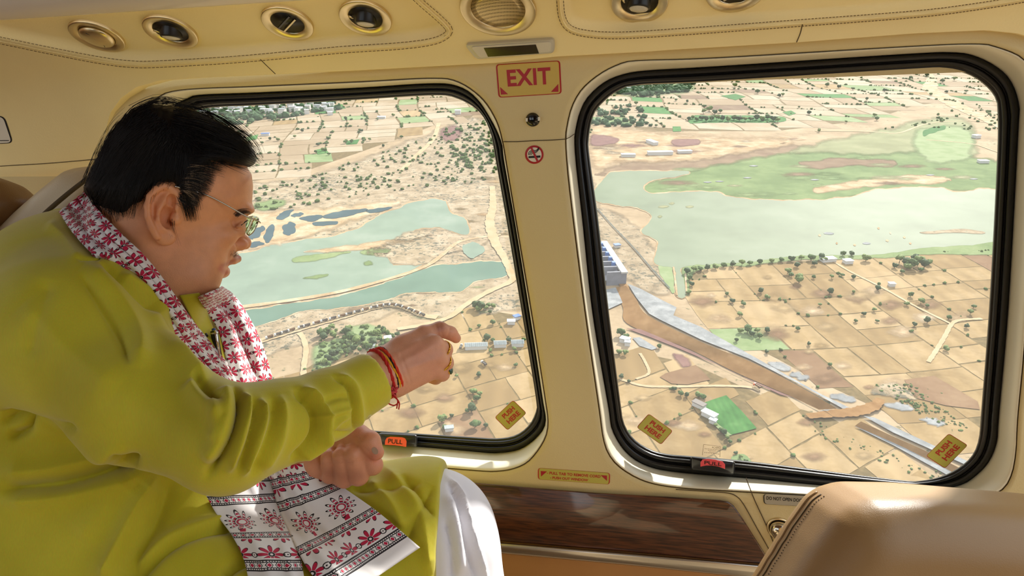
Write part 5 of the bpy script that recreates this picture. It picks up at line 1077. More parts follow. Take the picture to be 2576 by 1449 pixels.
# ---- head
g = HGrid((-0.16, -0.105, -0.19), (0.165, 0.105, 0.150), 0.0017)
g.infl([(630,466),(626,432),(604,388),(556,342),(498,308),(430,290),(370,292),(322,312),(286,352),(258,412),(248,470),(258,530),(290,590),(330,640),(430,650),(540,615),(600,560),(625,516)], 0.078, 0.076, 0.0)
g.infl([(628,440),(632,470),(631,500),(625,522),(601,550),(588,572),(580,597),(571,620),(558,640),(545,660),(535,682),(532,696),(534,714),(528,727),(497,735),(460,742),(425,740),(390,690),(372,620),(400,500),(480,430)], 0.046, 0.062, 0.008)
for sgn in (-1, 1):
    g.ell(h3(506, 632, sgn*0.034), (0.028, 0.031, 0.042), k=0.014)                 # cheek
    g.ell(h3(470, 692, sgn*0.036), (0.034, 0.030, 0.032), k=0.014)                  # jowl
    g.ell(h3(440, 690, sgn*0.042), (0.040, 0.026, 0.036), k=0.02)                  # jaw
    g.ell(h3(555, 588, sgn*0.040), (0.017, 0.017, 0.013), k=0.014)                 # cheekbone
    g.ell(h3(608, 529, sgn*0.024), (0.013, 0.024, 0.007), k=0.012)                 # brow ridge
    g.dent(h3(611, 556, sgn*0.036), (0.015, 0.020, 0.0095), k=0.012)               # eye socket
g.infl([(598,600),(597,628),(592,637),(598,650),(596,657),(584,663),(567,668),(571,678),(567,691),(551,694),(546,700),(547,716),(534,727),(500,718),(520,640),(560,600)], 0.015, 0.026, 0.006)
g.infl([(620,528),(611,547),(607,560),(611,575),(619,592),(628,605),(628,614),(619,624),(606,627),(590,623),(580,600),(586,560),(598,535)], 0.0100, 0.0105, 0.006)
g.ell(h3(617, 611, 0), (0.0075, 0.0098, 0.0085), k=0.005)
for sgn in (-1, 1):
    g.ell(h3(600, 614, sgn*0.0125), (0.0105, 0.0068, 0.0085), k=0.004)             # nostril wing
    g.dent(h3(611, 627, sgn*0.007), (0.006, 0.0034, 0.0038), k=0.002)
    c = h3(584, 561, sgn*0.0315); o3 = lambda f, l, u: c+np.array([f, sgn*l, u])
    g.ell(c, (0.0126, 0.0126, 0.0126), k=0.002)
    g.ell(o3(0.002, 0.002, 0.0100), (0.0115, 0.0135, 0.0070), k=0.004); g.ell(o3(0.001, 0.002, -0.0115), (0.0115, 0.0130, 0.0060), k=0.005)
    up = [o3(0.0115, -0.0100, -0.0005), o3(0.0128, -0.003, 0.0058), o3(0.0114, 0.005, 0.0056), o3(0.0065, 0.0115, 0.0018), o3(0.0005, 0.0150, -0.0030)]
    dn = [o3(0.0115, -0.0100, -0.0010), o3(0.0124, -0.003, -0.0052), o3(0.0106, 0.005, -0.0058), o3(0.0060, 0.0115, -0.0046), o3(0.0005, 0.0150, -0.0034)]
    for li, r in ((up, 0.0021), (dn, 0.0017)):
        for a, b in zip(li[:-1], li[1:]): g.cone(a, b, r, r, k=0.0015)
    g.cone(h3(597, 651, 0), h3(582, 658, sgn*0.015), 0.0052, 0.0044, k=0.002); g.cone(h3(582, 658, sgn*0.015), h3(562, 667, sgn*0.025), 0.0040, 0.0018, k=0.002)
    g.cone(h3(565, 683, 0), h3(560, 680, sgn*0.014), 0.0064, 0.0050, k=0.002); g.cone(h3(560, 680, sgn*0.014), h3(556, 671, sgn*0.024), 0.0044, 0.0018, k=0.002)
    g.dent(h3(577, 667, sgn*0.008), (0.012, 0.018, 0.0028), k=0.0015)              # parted lips
    g.cone(h3(576, 620, sgn*0.024), h3(545, 672, sgn*0.034), 0.0055, 0.0055, k=0.006) # cheek fold beside the mouth
# neck
g.cone(h3(360, 610, 0), h3(300, 840, 0), 0.064, 0.076, k=0.03); g.cone(h3(440, 680, 0), h3(360, 830, 0), 0.045, 0.06, k=0.03)
# ears
EAR = [(372,483),(385,470),(403,465),(424,470),(438,483),(444,503),(442,529),(432,550),(431,575),(428,595),(411,606),(390,597),(372,568),(362,532),(362,503)]
earc = hl(441, 520)[0]
for sgn in (-1, 1):
    ey0 = lambda X: 0.0665+0.34*np.clip(earc-X, 0, 0.06)
    yE = sgn*ey0(g.X[..., 0])
    q = [hl(*p) for p in EAR]; x, z = np.meshgrid(g.ax[0], g.ax[2], indexing='ij'); d = poly_sd(q, x, z)[:, None, :]; R, W = 0.006, 0.0036
    y = g.X[..., 1]-yE; f = np.sqrt(np.maximum(R-np.minimum(d, R), 0)**2+(y*R/W)**2)-R; f = np.where(d < R, f*0.8, np.abs(y)-W); g.f = smin(g.f, f.astype(np.float32), 0.003)
    ep = lambda px, py, o: (lambda a: np.array([a[0], sgn*(float(ey0(a[0]))+o), a[1]]))(hl(px, py))
    he = [(428,530),(437,508),(432,487),(420,475),(403,470),(386,477),(372,494),(366,516),(367,540),(375,565),(388,588)]
    for a, b in zip(he[:-1], he[1:]): g.cone(ep(*a, 0.0055), ep(*b, 0.0055), 0.0043, 0.0043, k=0.002)
    an = [(420,488),(404,503),(391,525),(389,548),(398,568),(412,574)]
    for a, b in zip(an[:-1], an[1:]): g.cone(ep(*a, 0.004), ep(*b, 0.004), 0.0042, 0.0042, k=0.003)
    g.cone(ep(428, 530, 0.002), ep(410, 522, 0.001), 0.0035, 0.002, k=0.003)
    g.dent(ep(414, 543, 0.005), (0.0100, 0.0105, 0.0140), k=0.002); g.dent(ep(379, 520, 0.007), (0.0032, 0.005, 0.016), k=0.002); g.dent(ep(421, 505, 0.006), (0.0055, 0.006, 0.0085), k=0.002); g.dent(ep(422, 552, 0.002), (0.004, 0.010, 0.005), k=0.002)
    g.ell(ep(432, 546, 0.003), (0.006, 0.0055, 0.008), k=0.003); g.ell(ep(408, 590, 0.002), (0.0120, 0.0055, 0.0105), k=0.003)
hv, hq = g.mesh('head'); hv = relax(hv, hq, 2, 0.45); del g
# tones: lips, stubble, cheeks, ear
def tones(v, q):
    px = np.array([proj(p) for p in hw(v)]); x, y = px[:, 0], px[:, 1]; c = np.tile(np.array(lin((224, 158, 112))), (len(v), 1))
    def blend(mask, rgb): c[:] = c*(1-mask[:, None])+np.array(lin(rgb))*mask[:, None]
    G = lambda cx, cy, sx, sy: np.exp(-((x-cx)/sx)**2-((y-cy)/sy)**2)
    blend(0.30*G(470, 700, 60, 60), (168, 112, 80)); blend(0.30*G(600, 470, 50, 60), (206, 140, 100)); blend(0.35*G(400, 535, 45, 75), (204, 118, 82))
    blend(0.35*G(620, 610, 22, 22), (206, 122, 94)); blend(0.35*G(560, 600, 40, 40), (208, 140, 98))
    d, a, s = stroke_d(x, y, [(603,648),(590,654),(575,662),(560,668)]); blend(0.65*np.exp(-(d/6)**2), (166, 84, 72))
    d, a, s = stroke_d(x, y, [(572,686),(564,684),(556,676)]); blend(0.75*np.exp(-(d/8)**2), (186, 92, 80))
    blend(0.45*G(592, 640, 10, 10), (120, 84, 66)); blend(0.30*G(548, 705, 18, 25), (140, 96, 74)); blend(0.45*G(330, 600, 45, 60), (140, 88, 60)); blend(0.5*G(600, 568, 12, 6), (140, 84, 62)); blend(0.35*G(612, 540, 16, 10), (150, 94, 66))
    return c
BODY_V, BODY_Q, BODY_C = [hw(hv)], [hq], [tones(hv, hq)]

# ---- hands (world space, one grid each)
def w3(px, py, d): return np.array(P(px, py, d))
def chain(g, pts, rs, k=0.004):
    for (a, ra), (b, rb) in zip(zip(pts[:-1], rs[:-1]), zip(pts[1:], rs[1:])): g.cone(w3(*a), w3(*b), ra, rb, k)
lo = np.minimum(w3(860, 1020, 0.83), w3(860, 1020, 1.02))-0.02; hi = np.maximum(w3(1175, 790, 0.80), w3(1175, 790, 1.03))+0.02
g = Grid(lo, hi, 0.0019)
chain(g, [(880,985,0.865),(950,945,0.885),(990,935,0.90)], [0.030, 0.0285, 0.028], 0.01)
g.ell(w3(1035, 903, 0.925), (0.036, 0.022, 0.030), k=0.015)
for pts, rs in (([(965,915,0.90),(1014,878,0.915),(1066,842,0.93)], [0.022, 0.0165, 0.0125]), ([(975,930,0.895),(1090,866,0.915)], [0.022, 0.0135]), ([(985,945,0.895),(1096,898,0.915)], [0.022, 0.0130]), ([(995,960,0.90),(1090,930,0.922)], [0.020, 0.0125])): chain(g, pts, rs, 0.010)
chain(g, [(1066,842,0.93),(1106,829,0.945),(1133,838,0.955),(1147,851,0.96)], [0.0118, 0.0108, 0.0092, 0.0072], 0.004)
chain(g, [(1090,866,0.915),(1119,880,0.932),(1112,898,0.962),(1085,900,0.965)], [0.0122, 0.0105, 0.0095, 0.008], 0.004)
chain(g, [(1096,898,0.915),(1121,913,0.932),(1112,930,0.960),(1085,926,0.965)], [0.0120, 0.0105, 0.0092, 0.008], 0.004)
chain(g, [(1090,930,0.922),(1113,941,0.935),(1096,951,0.955),(1072,948,0.960)], [0.0112, 0.0095, 0.0085, 0.0075], 0.004)
chain(g, [(990,905,0.925),(1040,893,0.955),(1078,880,0.970),(1095,872,0.975)], [0.018, 0.0135, 0.0105, 0.008], 0.008)
rv, rq = g.mesh('hand'); rv = relax(rv, rq, 2, 0.4)
lo = np.minimum(w3(770, 1230, 0.84), w3(770, 1230, 1.02))-0.02; hi = np.maximum(w3(980, 1060, 0.84), w3(980, 1060, 1.02))+0.02
g = Grid(lo, hi, 0.0019)
g.ell(w3(862, 1138, 0.950), (0.042, 0.030, 0.030), k=0.012); chain(g, [(790,1165,0.935),(760,1120,0.96)], [0.026, 0.028], 0.012)
for pts, rs in (([(806,1178,0.945),(830,1194,0.918),(828,1152,0.908),(836,1136,0.925)], [0.0125, 0.0118, 0.0108, 0.009]), ([(838,1190,0.945),(866,1203,0.912),(860,1148,0.900),(868,1128,0.920)], [0.013, 0.0130, 0.0118, 0.0095]), ([(872,1190,0.945),(902,1196,0.908),(887,1144,0.896),(892,1124,0.915)], [0.013, 0.0136, 0.0122, 0.010]), ([(905,1170,0.945),(938,1170,0.912),(914,1132,0.905),(905,1116,0.925)], [0.013, 0.0132, 0.0118, 0.010])): chain(g, pts, rs, 0.0022)
chain(g, [(868,1110,0.935),(900,1098,0.915),(930,1112,0.900),(946,1138,0.897)], [0.020, 0.0160, 0.0142, 0.0105], 0.004)
lv, lq = g.mesh('hand'); lv = relax(lv, lq, 2, 0.4); del g
def hand_tone(v, spots, base):
    c = np.tile(np.array(lin(base)), (len(v), 1)); px = np.array([proj(p) for p in v])
    for cx, cy, s, rgb, a in spots: m = a*np.exp(-((px[:, 0]-cx)**2+(px[:, 1]-cy)**2)/s**2); c = c*(1-m[:, None])+np.array(lin(rgb))*m[:, None]
    return c
# knuckle and wrist creases as small relief
def crease(v, q, strokes):
    n = normals(v, q); px = np.array([proj(p) for p in v]); front = (n*(-v/np.linalg.norm(v, axis=1)[:, None])).sum(1) > 0.05; out = v.copy()
    for pts, w, h in strokes:
        d, a, s = stroke_d(px[:, 0], px[:, 1], pts); out += n*(h*np.exp(-(d/w)**2)*front)[:, None]
    return out
rv = crease(rv, rq, [([(1098,818),(1104,845)], 3, -0.0008), ([(1108,816),(1113,846)], 3, -0.0007), ([(1131,826),(1127,848)], 2.5, -0.0007), ([(1000,890),(1050,862)], 8, 0.0012), ([(1020,905),(1080,875)], 8, 0.0012), ([(1030,925),(1085,905)], 8, 0.0010)]+[([(960+12*k, 905-4*k), (985+12*k, 975-4*k)], 2.5, -0.0006) for k in range(5)])
lv = crease(lv, lq, [([(812,1170),(845,1168)], 2.5, -0.0008), ([(846,1168),(885,1164)], 2.5, -0.0008), ([(880,1165),(920,1158)], 2.5, -0.0008), ([(915,1125),(930,1140)], 2.5, -0.0006)])
rc = hand_tone(rv, [(1108,826,14,(150,84,60),0.7), (1146,850,12,(226,150,120),0.6), (1050,890,30,(206,140,112),0.5), (1095,925,22,(214,150,124),0.5)], (220, 158, 126))
lc = hand_tone(lv, [(945,1150,20,(206,110,92),0.5), (832,1194,18,(156,92,66),0.5), (868,1203,18,(156,92,66),0.5), (904,1196,18,(156,92,66),0.5)], (212, 148, 114))
BODY_V += [rv, lv]; BODY_Q += [rq, lq]; BODY_C += [rc, lc]
# hidden torso, arms and legs that join head and hands under the clothes
g = Grid((-0.80, 0.62, -1.0), (0.05, 1.24, 0.05), 0.012)
g.cone(w3(240, 760, 0.93), w3(250, 1300, 0.96), 0.085, 0.12, 0.05); g.cone(w3(210, 800, 0.83), w3(250, 800, 1.08), 0.06, 0.06, 0.05); g.cone(w3(340, 720, 0.91), w3(260, 820, 0.93), 0.06, 0.08, 0.05)
g.cone(w3(210, 800, 0.83), w3(565, 1110, 0.745), 0.045, 0.036, 0.03); g.cone(w3(565, 1110, 0.745), w3(940, 950, 0.882), 0.034, 0.024, 0.02)
g.cone(w3(300, 800, 1.08), w3(520, 1180, 1.05), 0.045, 0.036, 0.03); g.cone(w3(520, 1180, 1.05), w3(790, 1160, 0.945), 0.034, 0.024, 0.02)
g.cone(w3(260, 1400, 0.90), w3(800, 1580, 0.82), 0.075, 0.06, 0.04); g.cone(w3(300, 1400, 1.0), w3(1080, 1370, 1.02), 0.075, 0.06, 0.04); g.cone(w3(1080, 1370, 1.02), w3(1160, 2050, 1.02), 0.055, 0.04, 0.03); g.cone(w3(800, 1580, 0.82), (-0.20, 0.82, -0.95), 0.055, 0.04, 0.03)
bv, bq = g.mesh('t'); BODY_V.append(bv); BODY_Q.append(bq); BODY_C.append(np.tile(np.array(lin((192, 126, 88))), (len(bv), 1))); del g
off = np.cumsum([0]+[len(v) for v in BODY_V[:-1]])
me = np_mesh('body', np.concatenate(BODY_V), np.concatenate([q+o for q, o in zip(BODY_Q, off)]))
ca = me.color_attributes.new('tone', 'FLOAT_COLOR', 'POINT'); cc_ = np.concatenate(BODY_C); ca.data.foreach_set('color', np.concatenate([cc_, np.ones((len(cc_), 1))], 1).astype(np.float32).ravel())
body = ob('body', me, M_skin, person)
head_bvh = BVHTree.FromPolygons([tuple(p) for p in BODY_V[0]], [tuple(int(i) for i in q) for q in BODY_Q[0]])

# eye: white, iris, lashes (the near one shows)
M_eyew = material('eye_white', (206, 186, 170), 0.15, spec=0.6); M_iris = material('eye_iris', (42, 24, 14), 0.1, spec=0.7)
for sgn in (-1, 1):
    c = h3(584, 561, sgn*0.0303); v, f = [], []
    for i in range(13):
        for k in range(20): t, p_ = math.pi*i/12, 2*math.pi*k/20; v.append(hw(c+0.0132*np.array([math.cos(t), math.sin(t)*math.cos(p_), math.sin(t)*math.sin(p_)])))
    for i in range(12):
        for k in range(20): f.append((i*20+k, i*20+(k+1) % 20, (i+1)*20+(k+1) % 20, (i+1)*20+k))
    ey = mk('eye', v, f, M_eyew, person)
    v2 = [hw(c+0.0134*np.array([math.cos(t), math.sin(t)*math.cos(p_), math.sin(t)*math.sin(p_)-0.05])) for t in (0.02, 0.22, 0.44) for p_ in np.linspace(0, 2*math.pi, 20, endpoint=False)]
    if sgn: mk('eyelashes', *tube([Vector(hw(c+np.array([f_, sgn*l_, u_]))) for f_, l_, u_ in catmull([(0.0130,-0.0085,0.0015),(0.0150,-0.002,0.0050),(0.0132,0.006,0.0048),(0.0085,0.0125,0.0016),(0.002,0.0165,-0.003)], 16)], [0.0004]*2+[0.0009]*12+[0.0004]*2, 6), M_ink, ey)
    mk('iris', v2, [(i*20+k, i*20+(k+1) % 20, (i+1)*20+(k+1) % 20, (i+1)*20+k) for i in range(2) for k in range(20)]+[tuple(range(20))], M_iris, ey)

# ---- hair: a cap that follows the skull, loose strands over it
M_hair = material('black_hair', (12, 10, 10), 0.46, spec=0.3); M_greyhair = material('greying_hair', (74, 62, 54), 0.5)
g = HGrid((-0.17, -0.11, -0.10), (0.17, 0.11, 0.165), 0.0022)
g.infl([(636,432),(646,412),(636,376),(597,332),(523,294),(485,276),(433,268),(374,262),(329,276),(292,312),(251,379),(226,431),(208,477),(226,505),(258,544),(300,600),(400,620),(520,600),(600,520)], 0.074, 0.0845, 0.0)
HREG = [(660,412),(650,350),(560,280),(430,240),(330,240),(240,330),(180,440),(180,490),(222,508),(258,546),(300,562),(322,540),(330,516),(354,505),(364,482),(388,460),(429,462),(444,486),(452,500),(464,498),(466,478),(470,450),(490,424),(524,404),(570,414),(627,422)]
q = [hl(*p) for p in HREG]; x, z = np.meshgrid(g.ax[0], g.ax[2], indexing='ij'); d = poly_sd(q, x, z)[:, None, :]
g.f = smax(g.f, (-d*0.8+np.zeros_like(g.f)).astype(np.float32), 0.010)
av, aq = g.mesh('hair'); av = relax(av, aq, 2, 0.4); hairw = hw(av); del g
n = normals(hairw, aq); px = np.array([proj(p) for p in hairw])
ang = np.arctan2(px[:, 1]-520, px[:, 0]-330); hairw = hairw+n*(0.0005*np.sin(ang*60+px[:, 0]*0.04))[:, None]
hair = ob('hair', np_mesh('hair', hairw, aq), M_hair, person)
both_bvh = BVHTree.FromPolygons([tuple(p) for p in np.concatenate([hairw, BODY_V[0]])], [tuple(int(i) for i in q) for q in np.concatenate([aq, BODY_Q[0]+len(hairw)])])
def surf_d(bvh, px, py, default=None):
    d = ray(px, py); h = bvh.ray_cast(Vector((0, 0, 0)), d.normalized(), 5)
    return (h[0].y if h[0] is not None else default)
def strands(name, guides, n, spread, lift, rad, mat, parent, seed, default=HD, seg=9, sides=3, skip=False):
    r = np.random.default_rng(seed); parts = []
    for gd in guides:
        c = catmull(gd, seg); t = np.gradient(c, axis=0); nr = np.stack([-t[:, 1], t[:, 0]], 1); nr /= np.linalg.norm(nr, axis=1)[:, None]+1e-9
        for k in range(n):
            o = r.normal(0, spread); cv = r.normal(0, spread*0.5); s0, s1 = r.uniform(0, 0.25), r.uniform(0.7, 1.05); pts = []; last = None; miss = False
            for i in range(seg):
                tt = s0+(s1-s0)*i/(seg-1); p = np.array([np.interp(tt, np.linspace(0, 1, seg), c[:, j]) for j in range(2)])+nr[i]*(o+cv*(tt-0.5)*2)
                dd = surf_d(both_bvh, p[0], p[1]); dd = (dd-lift*r.uniform(0.3, 1.2)) if dd is not None else None
                miss |= dd is None
                if dd is None: dd = last if last is not None else default
                last = dd if last is None else 0.5*last+0.5*dd; pts.append(P(p[0], p[1], last))
            if not (skip and miss): parts.append(tube(pts, np.linspace(rad, rad*0.3, seg), sides, False))
    o = mk(name, *merge(parts), mat, parent); o['kind'] = 'stuff'; return o
flow = [[(400,290),(330,350),(270,430),(225,490)], [(420,300),(350,380),(300,450),(265,535)], [(430,310),(380,390),(335,460),(310,545)], [(440,320),(400,390),(370,440),(345,500)], [(440,320),(420,390),(405,430),(385,462)], [(440,310),(445,370),(435,420),(425,460)], [(450,310),(470,360),(470,410),(455,470)], [(450,300),(490,340),(500,380),(490,430)], [(450,290),(510,325),(550,365),(560,405)], [(430,280),(520,305),(590,350),(625,405)], [(380,280),(310,320),(260,390),(225,460)], [(340,300),(290,340),(250,400),(215,475)]]
strands('combed_hair', flow, 130, 17, 0.0022, 0.00050, M_hair, hair, 11, seg=8, skip=True)
top = [[(300,330),(340,275),(400,256),(450,262)], [(330,280),(390,252),(440,256),(480,276)], [(380,262),(430,256),(470,268),(520,290)], [(430,262),(500,276),(560,306),(610,345)], [(470,270),(540,290),(600,325),(640,365)], [(240,420),(260,370),(290,315),(330,280)], [(216,470),(236,420),(256,375),(285,322)], [(560,300),(610,335),(640,368),(652,400)]]
strands('loose_hair', top, 26, 7, 0.003, 0.00034, M_hair, hair, 1)
tuft = [[(500,330),(580,350),(630,385),(655,412)], [(480,360),(560,375),(620,400),(652,416)], [(480,390),(550,395),(600,405),(640,420)], [(520,310),(600,345),(640,380),(656,402)], [(540,395),(580,410),(610,418),(630,424)], [(470,400),(510,398),(540,408),(560,422)]]
strands('fringe', tuft, 34, 7, 0.002, 0.00036, M_hair, hair, 2)
temple = [[(462,440),(500,436),(545,446)], [(456,455),(495,456),(535,474)], [(452,470),(485,478),(515,500)], [(455,490),(475,505),(500,520)], [(478,428),(520,418),(570,430)], [(470,445),(505,446),(540,458)], [(460,462),(490,464),(526,486)]]
strands('temple_hair', temple, 100, 7, 0.0010, 0.00022, M_hair, hair, 3)
strands('grey_temple_hair', temple[:4], 22, 9, 0.0014, 0.00020, material('grey_strand', (150, 128, 104), 0.45), hair, 13)
strands('sideburn', [[(452,485),(464,520),(474,556)], [(462,480),(474,520),(483,560)], [(470,470),(484,515),(492,556)], [(474,460),(492,490),(500,530)]], 42, 5, 0.001, 0.00022, M_hair, hair, 4)
strands('nape_hair', [[(260,470),(280,520),(290,560)], [(300,480),(310,530),(312,556)], [(230,470),(245,505),(262,545)], [(330,470),(335,500),(330,520)]], 40, 10, 0.0012, 0.00034, M_hair, hair, 5)
strands('eyebrow', [[(588,542),(602,533),(620,530),(633,534)], [(590,545),(605,537),(622,534),(632,538)]], 26, 2.4, 0.0006, 0.00020, material('brow_hair', (72, 52, 40), 0.6), body, 6)
strands('moustache', [[(600,636),(592,644),(584,654)], [(594,632),(584,644),(574,656)], [(588,636),(578,648),(568,662)]], 16, 3.2, 0.0004, 0.00016, material('moustache_hair', (128, 98, 80), 0.6), body, 7)
strands('ear_hair', [[(428,548),(424,575),(428,600)], [(432,545),(436,575),(450,620)], [(434,550),(432,580),(424,598)]], 5, 3, 0.0006, 0.00016, M_hair, body, 8)

# ---- kurta
def kurta_mat():
    m = material('lime_kurta_cloth', (204, 194, 40), 0.62, spec=0.2, sheen=0.25); nt = m.node_tree; b = nt.nodes['Principled BSDF']
    co = nt.nodes.new('ShaderNodeTexCoord'); wv = nt.nodes.new('ShaderNodeTexNoise'); mp = nt.nodes.new('ShaderNodeMapping'); mp.inputs['Scale'].default_value = (900, 900, 140); mp.inputs['Rotation'].default_value = (0.3, 0.5, 0)
    nt.links.new(co.outputs['Object'], mp.inputs[0]); nt.links.new(mp.outputs[0], wv.inputs['Vector']); wv.inputs['Scale'].default_value = 1; wv.inputs['Detail'].default_value = 2
    n2 = nt.nodes.new('ShaderNodeTexNoise'); n2.inputs['Scale'].default_value = 9; n2.inputs['Detail'].default_value = 3; nt.links.new(co.outputs['Object'], n2.inputs['Vector'])
    cr = nt.nodes.new('ShaderNodeValToRGB'); e = cr.color_ramp.elements; e[0].position = 0.3; e[0].color = (*lin((190, 178, 30)), 1); e[1].position = 0.72; e[1].color = (*lin((214, 204, 54)), 1); nt.links.new(n2.outputs['Fac'], cr.inputs[0])
    mx = nt.nodes.new('ShaderNodeMix'); mx.data_type = 'RGBA'; mx.blend_type = 'MULTIPLY'; mx.inputs['Factor'].default_value = 0.22; nt.links.new(cr.outputs[0], mx.inputs['A']); nt.links.new(wv.outputs['Color'], mx.inputs['B']); nt.links.new(mx.outputs['Result'], b.inputs['Base Color'])
    bp = nt.nodes.new('ShaderNodeBump'); bp.inputs['Strength'].default_value = 0.25; bp.inputs['Distance'].default_value = 0.0005; nt.links.new(wv.outputs['Fac'], bp.inputs['Height']); nt.links.new(bp.outputs[0], b.inputs['Normal']); return m
M_kurta = kurta_mat()
g = Grid((-0.92, 0.60, -0.56), (0.0, 1.27, 0.13), 0.0040)
S_ = lambda px, d: px/FPX*d          # a length seen as px pixels at depth d
g.ell(w3(190, 800, 0.95), (0.128, 0.17, 0.136), k=0.05); g.ell(w3(150, 960, 0.96), (0.155, 0.19, 0.15), k=0.06)                      # upper back
g.ell(w3(330, 960, 0.985), (0.150, 0.175, 0.165), k=0.05)                    # chest
g.ell(w3(300, 1200, 0.965), (0.215, 0.190, 0.200), k=0.05)                   # belly
g.ell(w3(120, 1250, 0.95), (0.20, 0.19, 0.22), k=0.05)
g.cone(w3(200, 660, 0.93), w3(330, 720, 0.92), 0.062, 0.060, k=0.05)         # base of the neck
g.cone(w3(255, 760, 0.86), w3(330, 760, 0.92), 0.055, 0.055, k=0.05)
g.cone(w3(300, 830, 1.09), w3(520, 1180, 1.06), 0.085, 0.065, k=0.03)        # far arm
g.cone(w3(520, 1180, 1.06), w3(780, 1160, 0.97), 0.060, 0.040, k=0.02)
g.cone(w3(200, 1440, 0.87), w3(760, 1580, 0.83), 0.115, 0.095, k=0.05)       # near thigh
g.cone(w3(300, 1440, 1.0), w3(1055, 1347, 1.0), 0.115, 0.100, k=0.05)        # far thigh
g.cone(w3(1055, 1347, 1.0), w3(1150, 1480, 1.0), 0.100, 0.105, k=0.05)
g.cone(w3(640, 1520, 0.92), w3(960, 1540, 0.92), 0.08, 0.08, k=0.06)         # cloth over the lap
# hem over the far knee
hp = np.array(P(1117, 1300, 1.0)); hn = np.array(P(1217, 1300, 1.0))-hp; hn /= np.linalg.norm(hn); g.f = smax(g.f, ((g.X-hp)@hn).astype(np.float32), 0.006)
bvv, bqq = g.mesh('torso'); torso_bvh = BVHTree.FromPolygons(bvv.tolist(), bqq.tolist())
# near sleeve on top, with a tighter join
g.cone(w3(180, 850, 0.81), w3(345, 1003, 0.765), 0.084, 0.067, k=0.035); g.cone(w3(205, 735, 0.88), w3(190, 820, 0.83), 0.060, 0.080, k=0.07)
g.cone(w3(345, 1003, 0.765), w3(572, 1106, 0.735), 0.067, 0.053, k=0.02)
g.cone(w3(572, 1106, 0.735), w3(690, 1068, 0.775), 0.053, 0.0455, k=0.02)
g.cone(w3(690, 1068, 0.775), w3(820, 1018, 0.825), 0.0455, 0.0425, k=0.02)
g.cone(w3(820, 1018, 0.825), w3(1010, 920, 0.895), 0.0400, 0.0340, k=0.01)
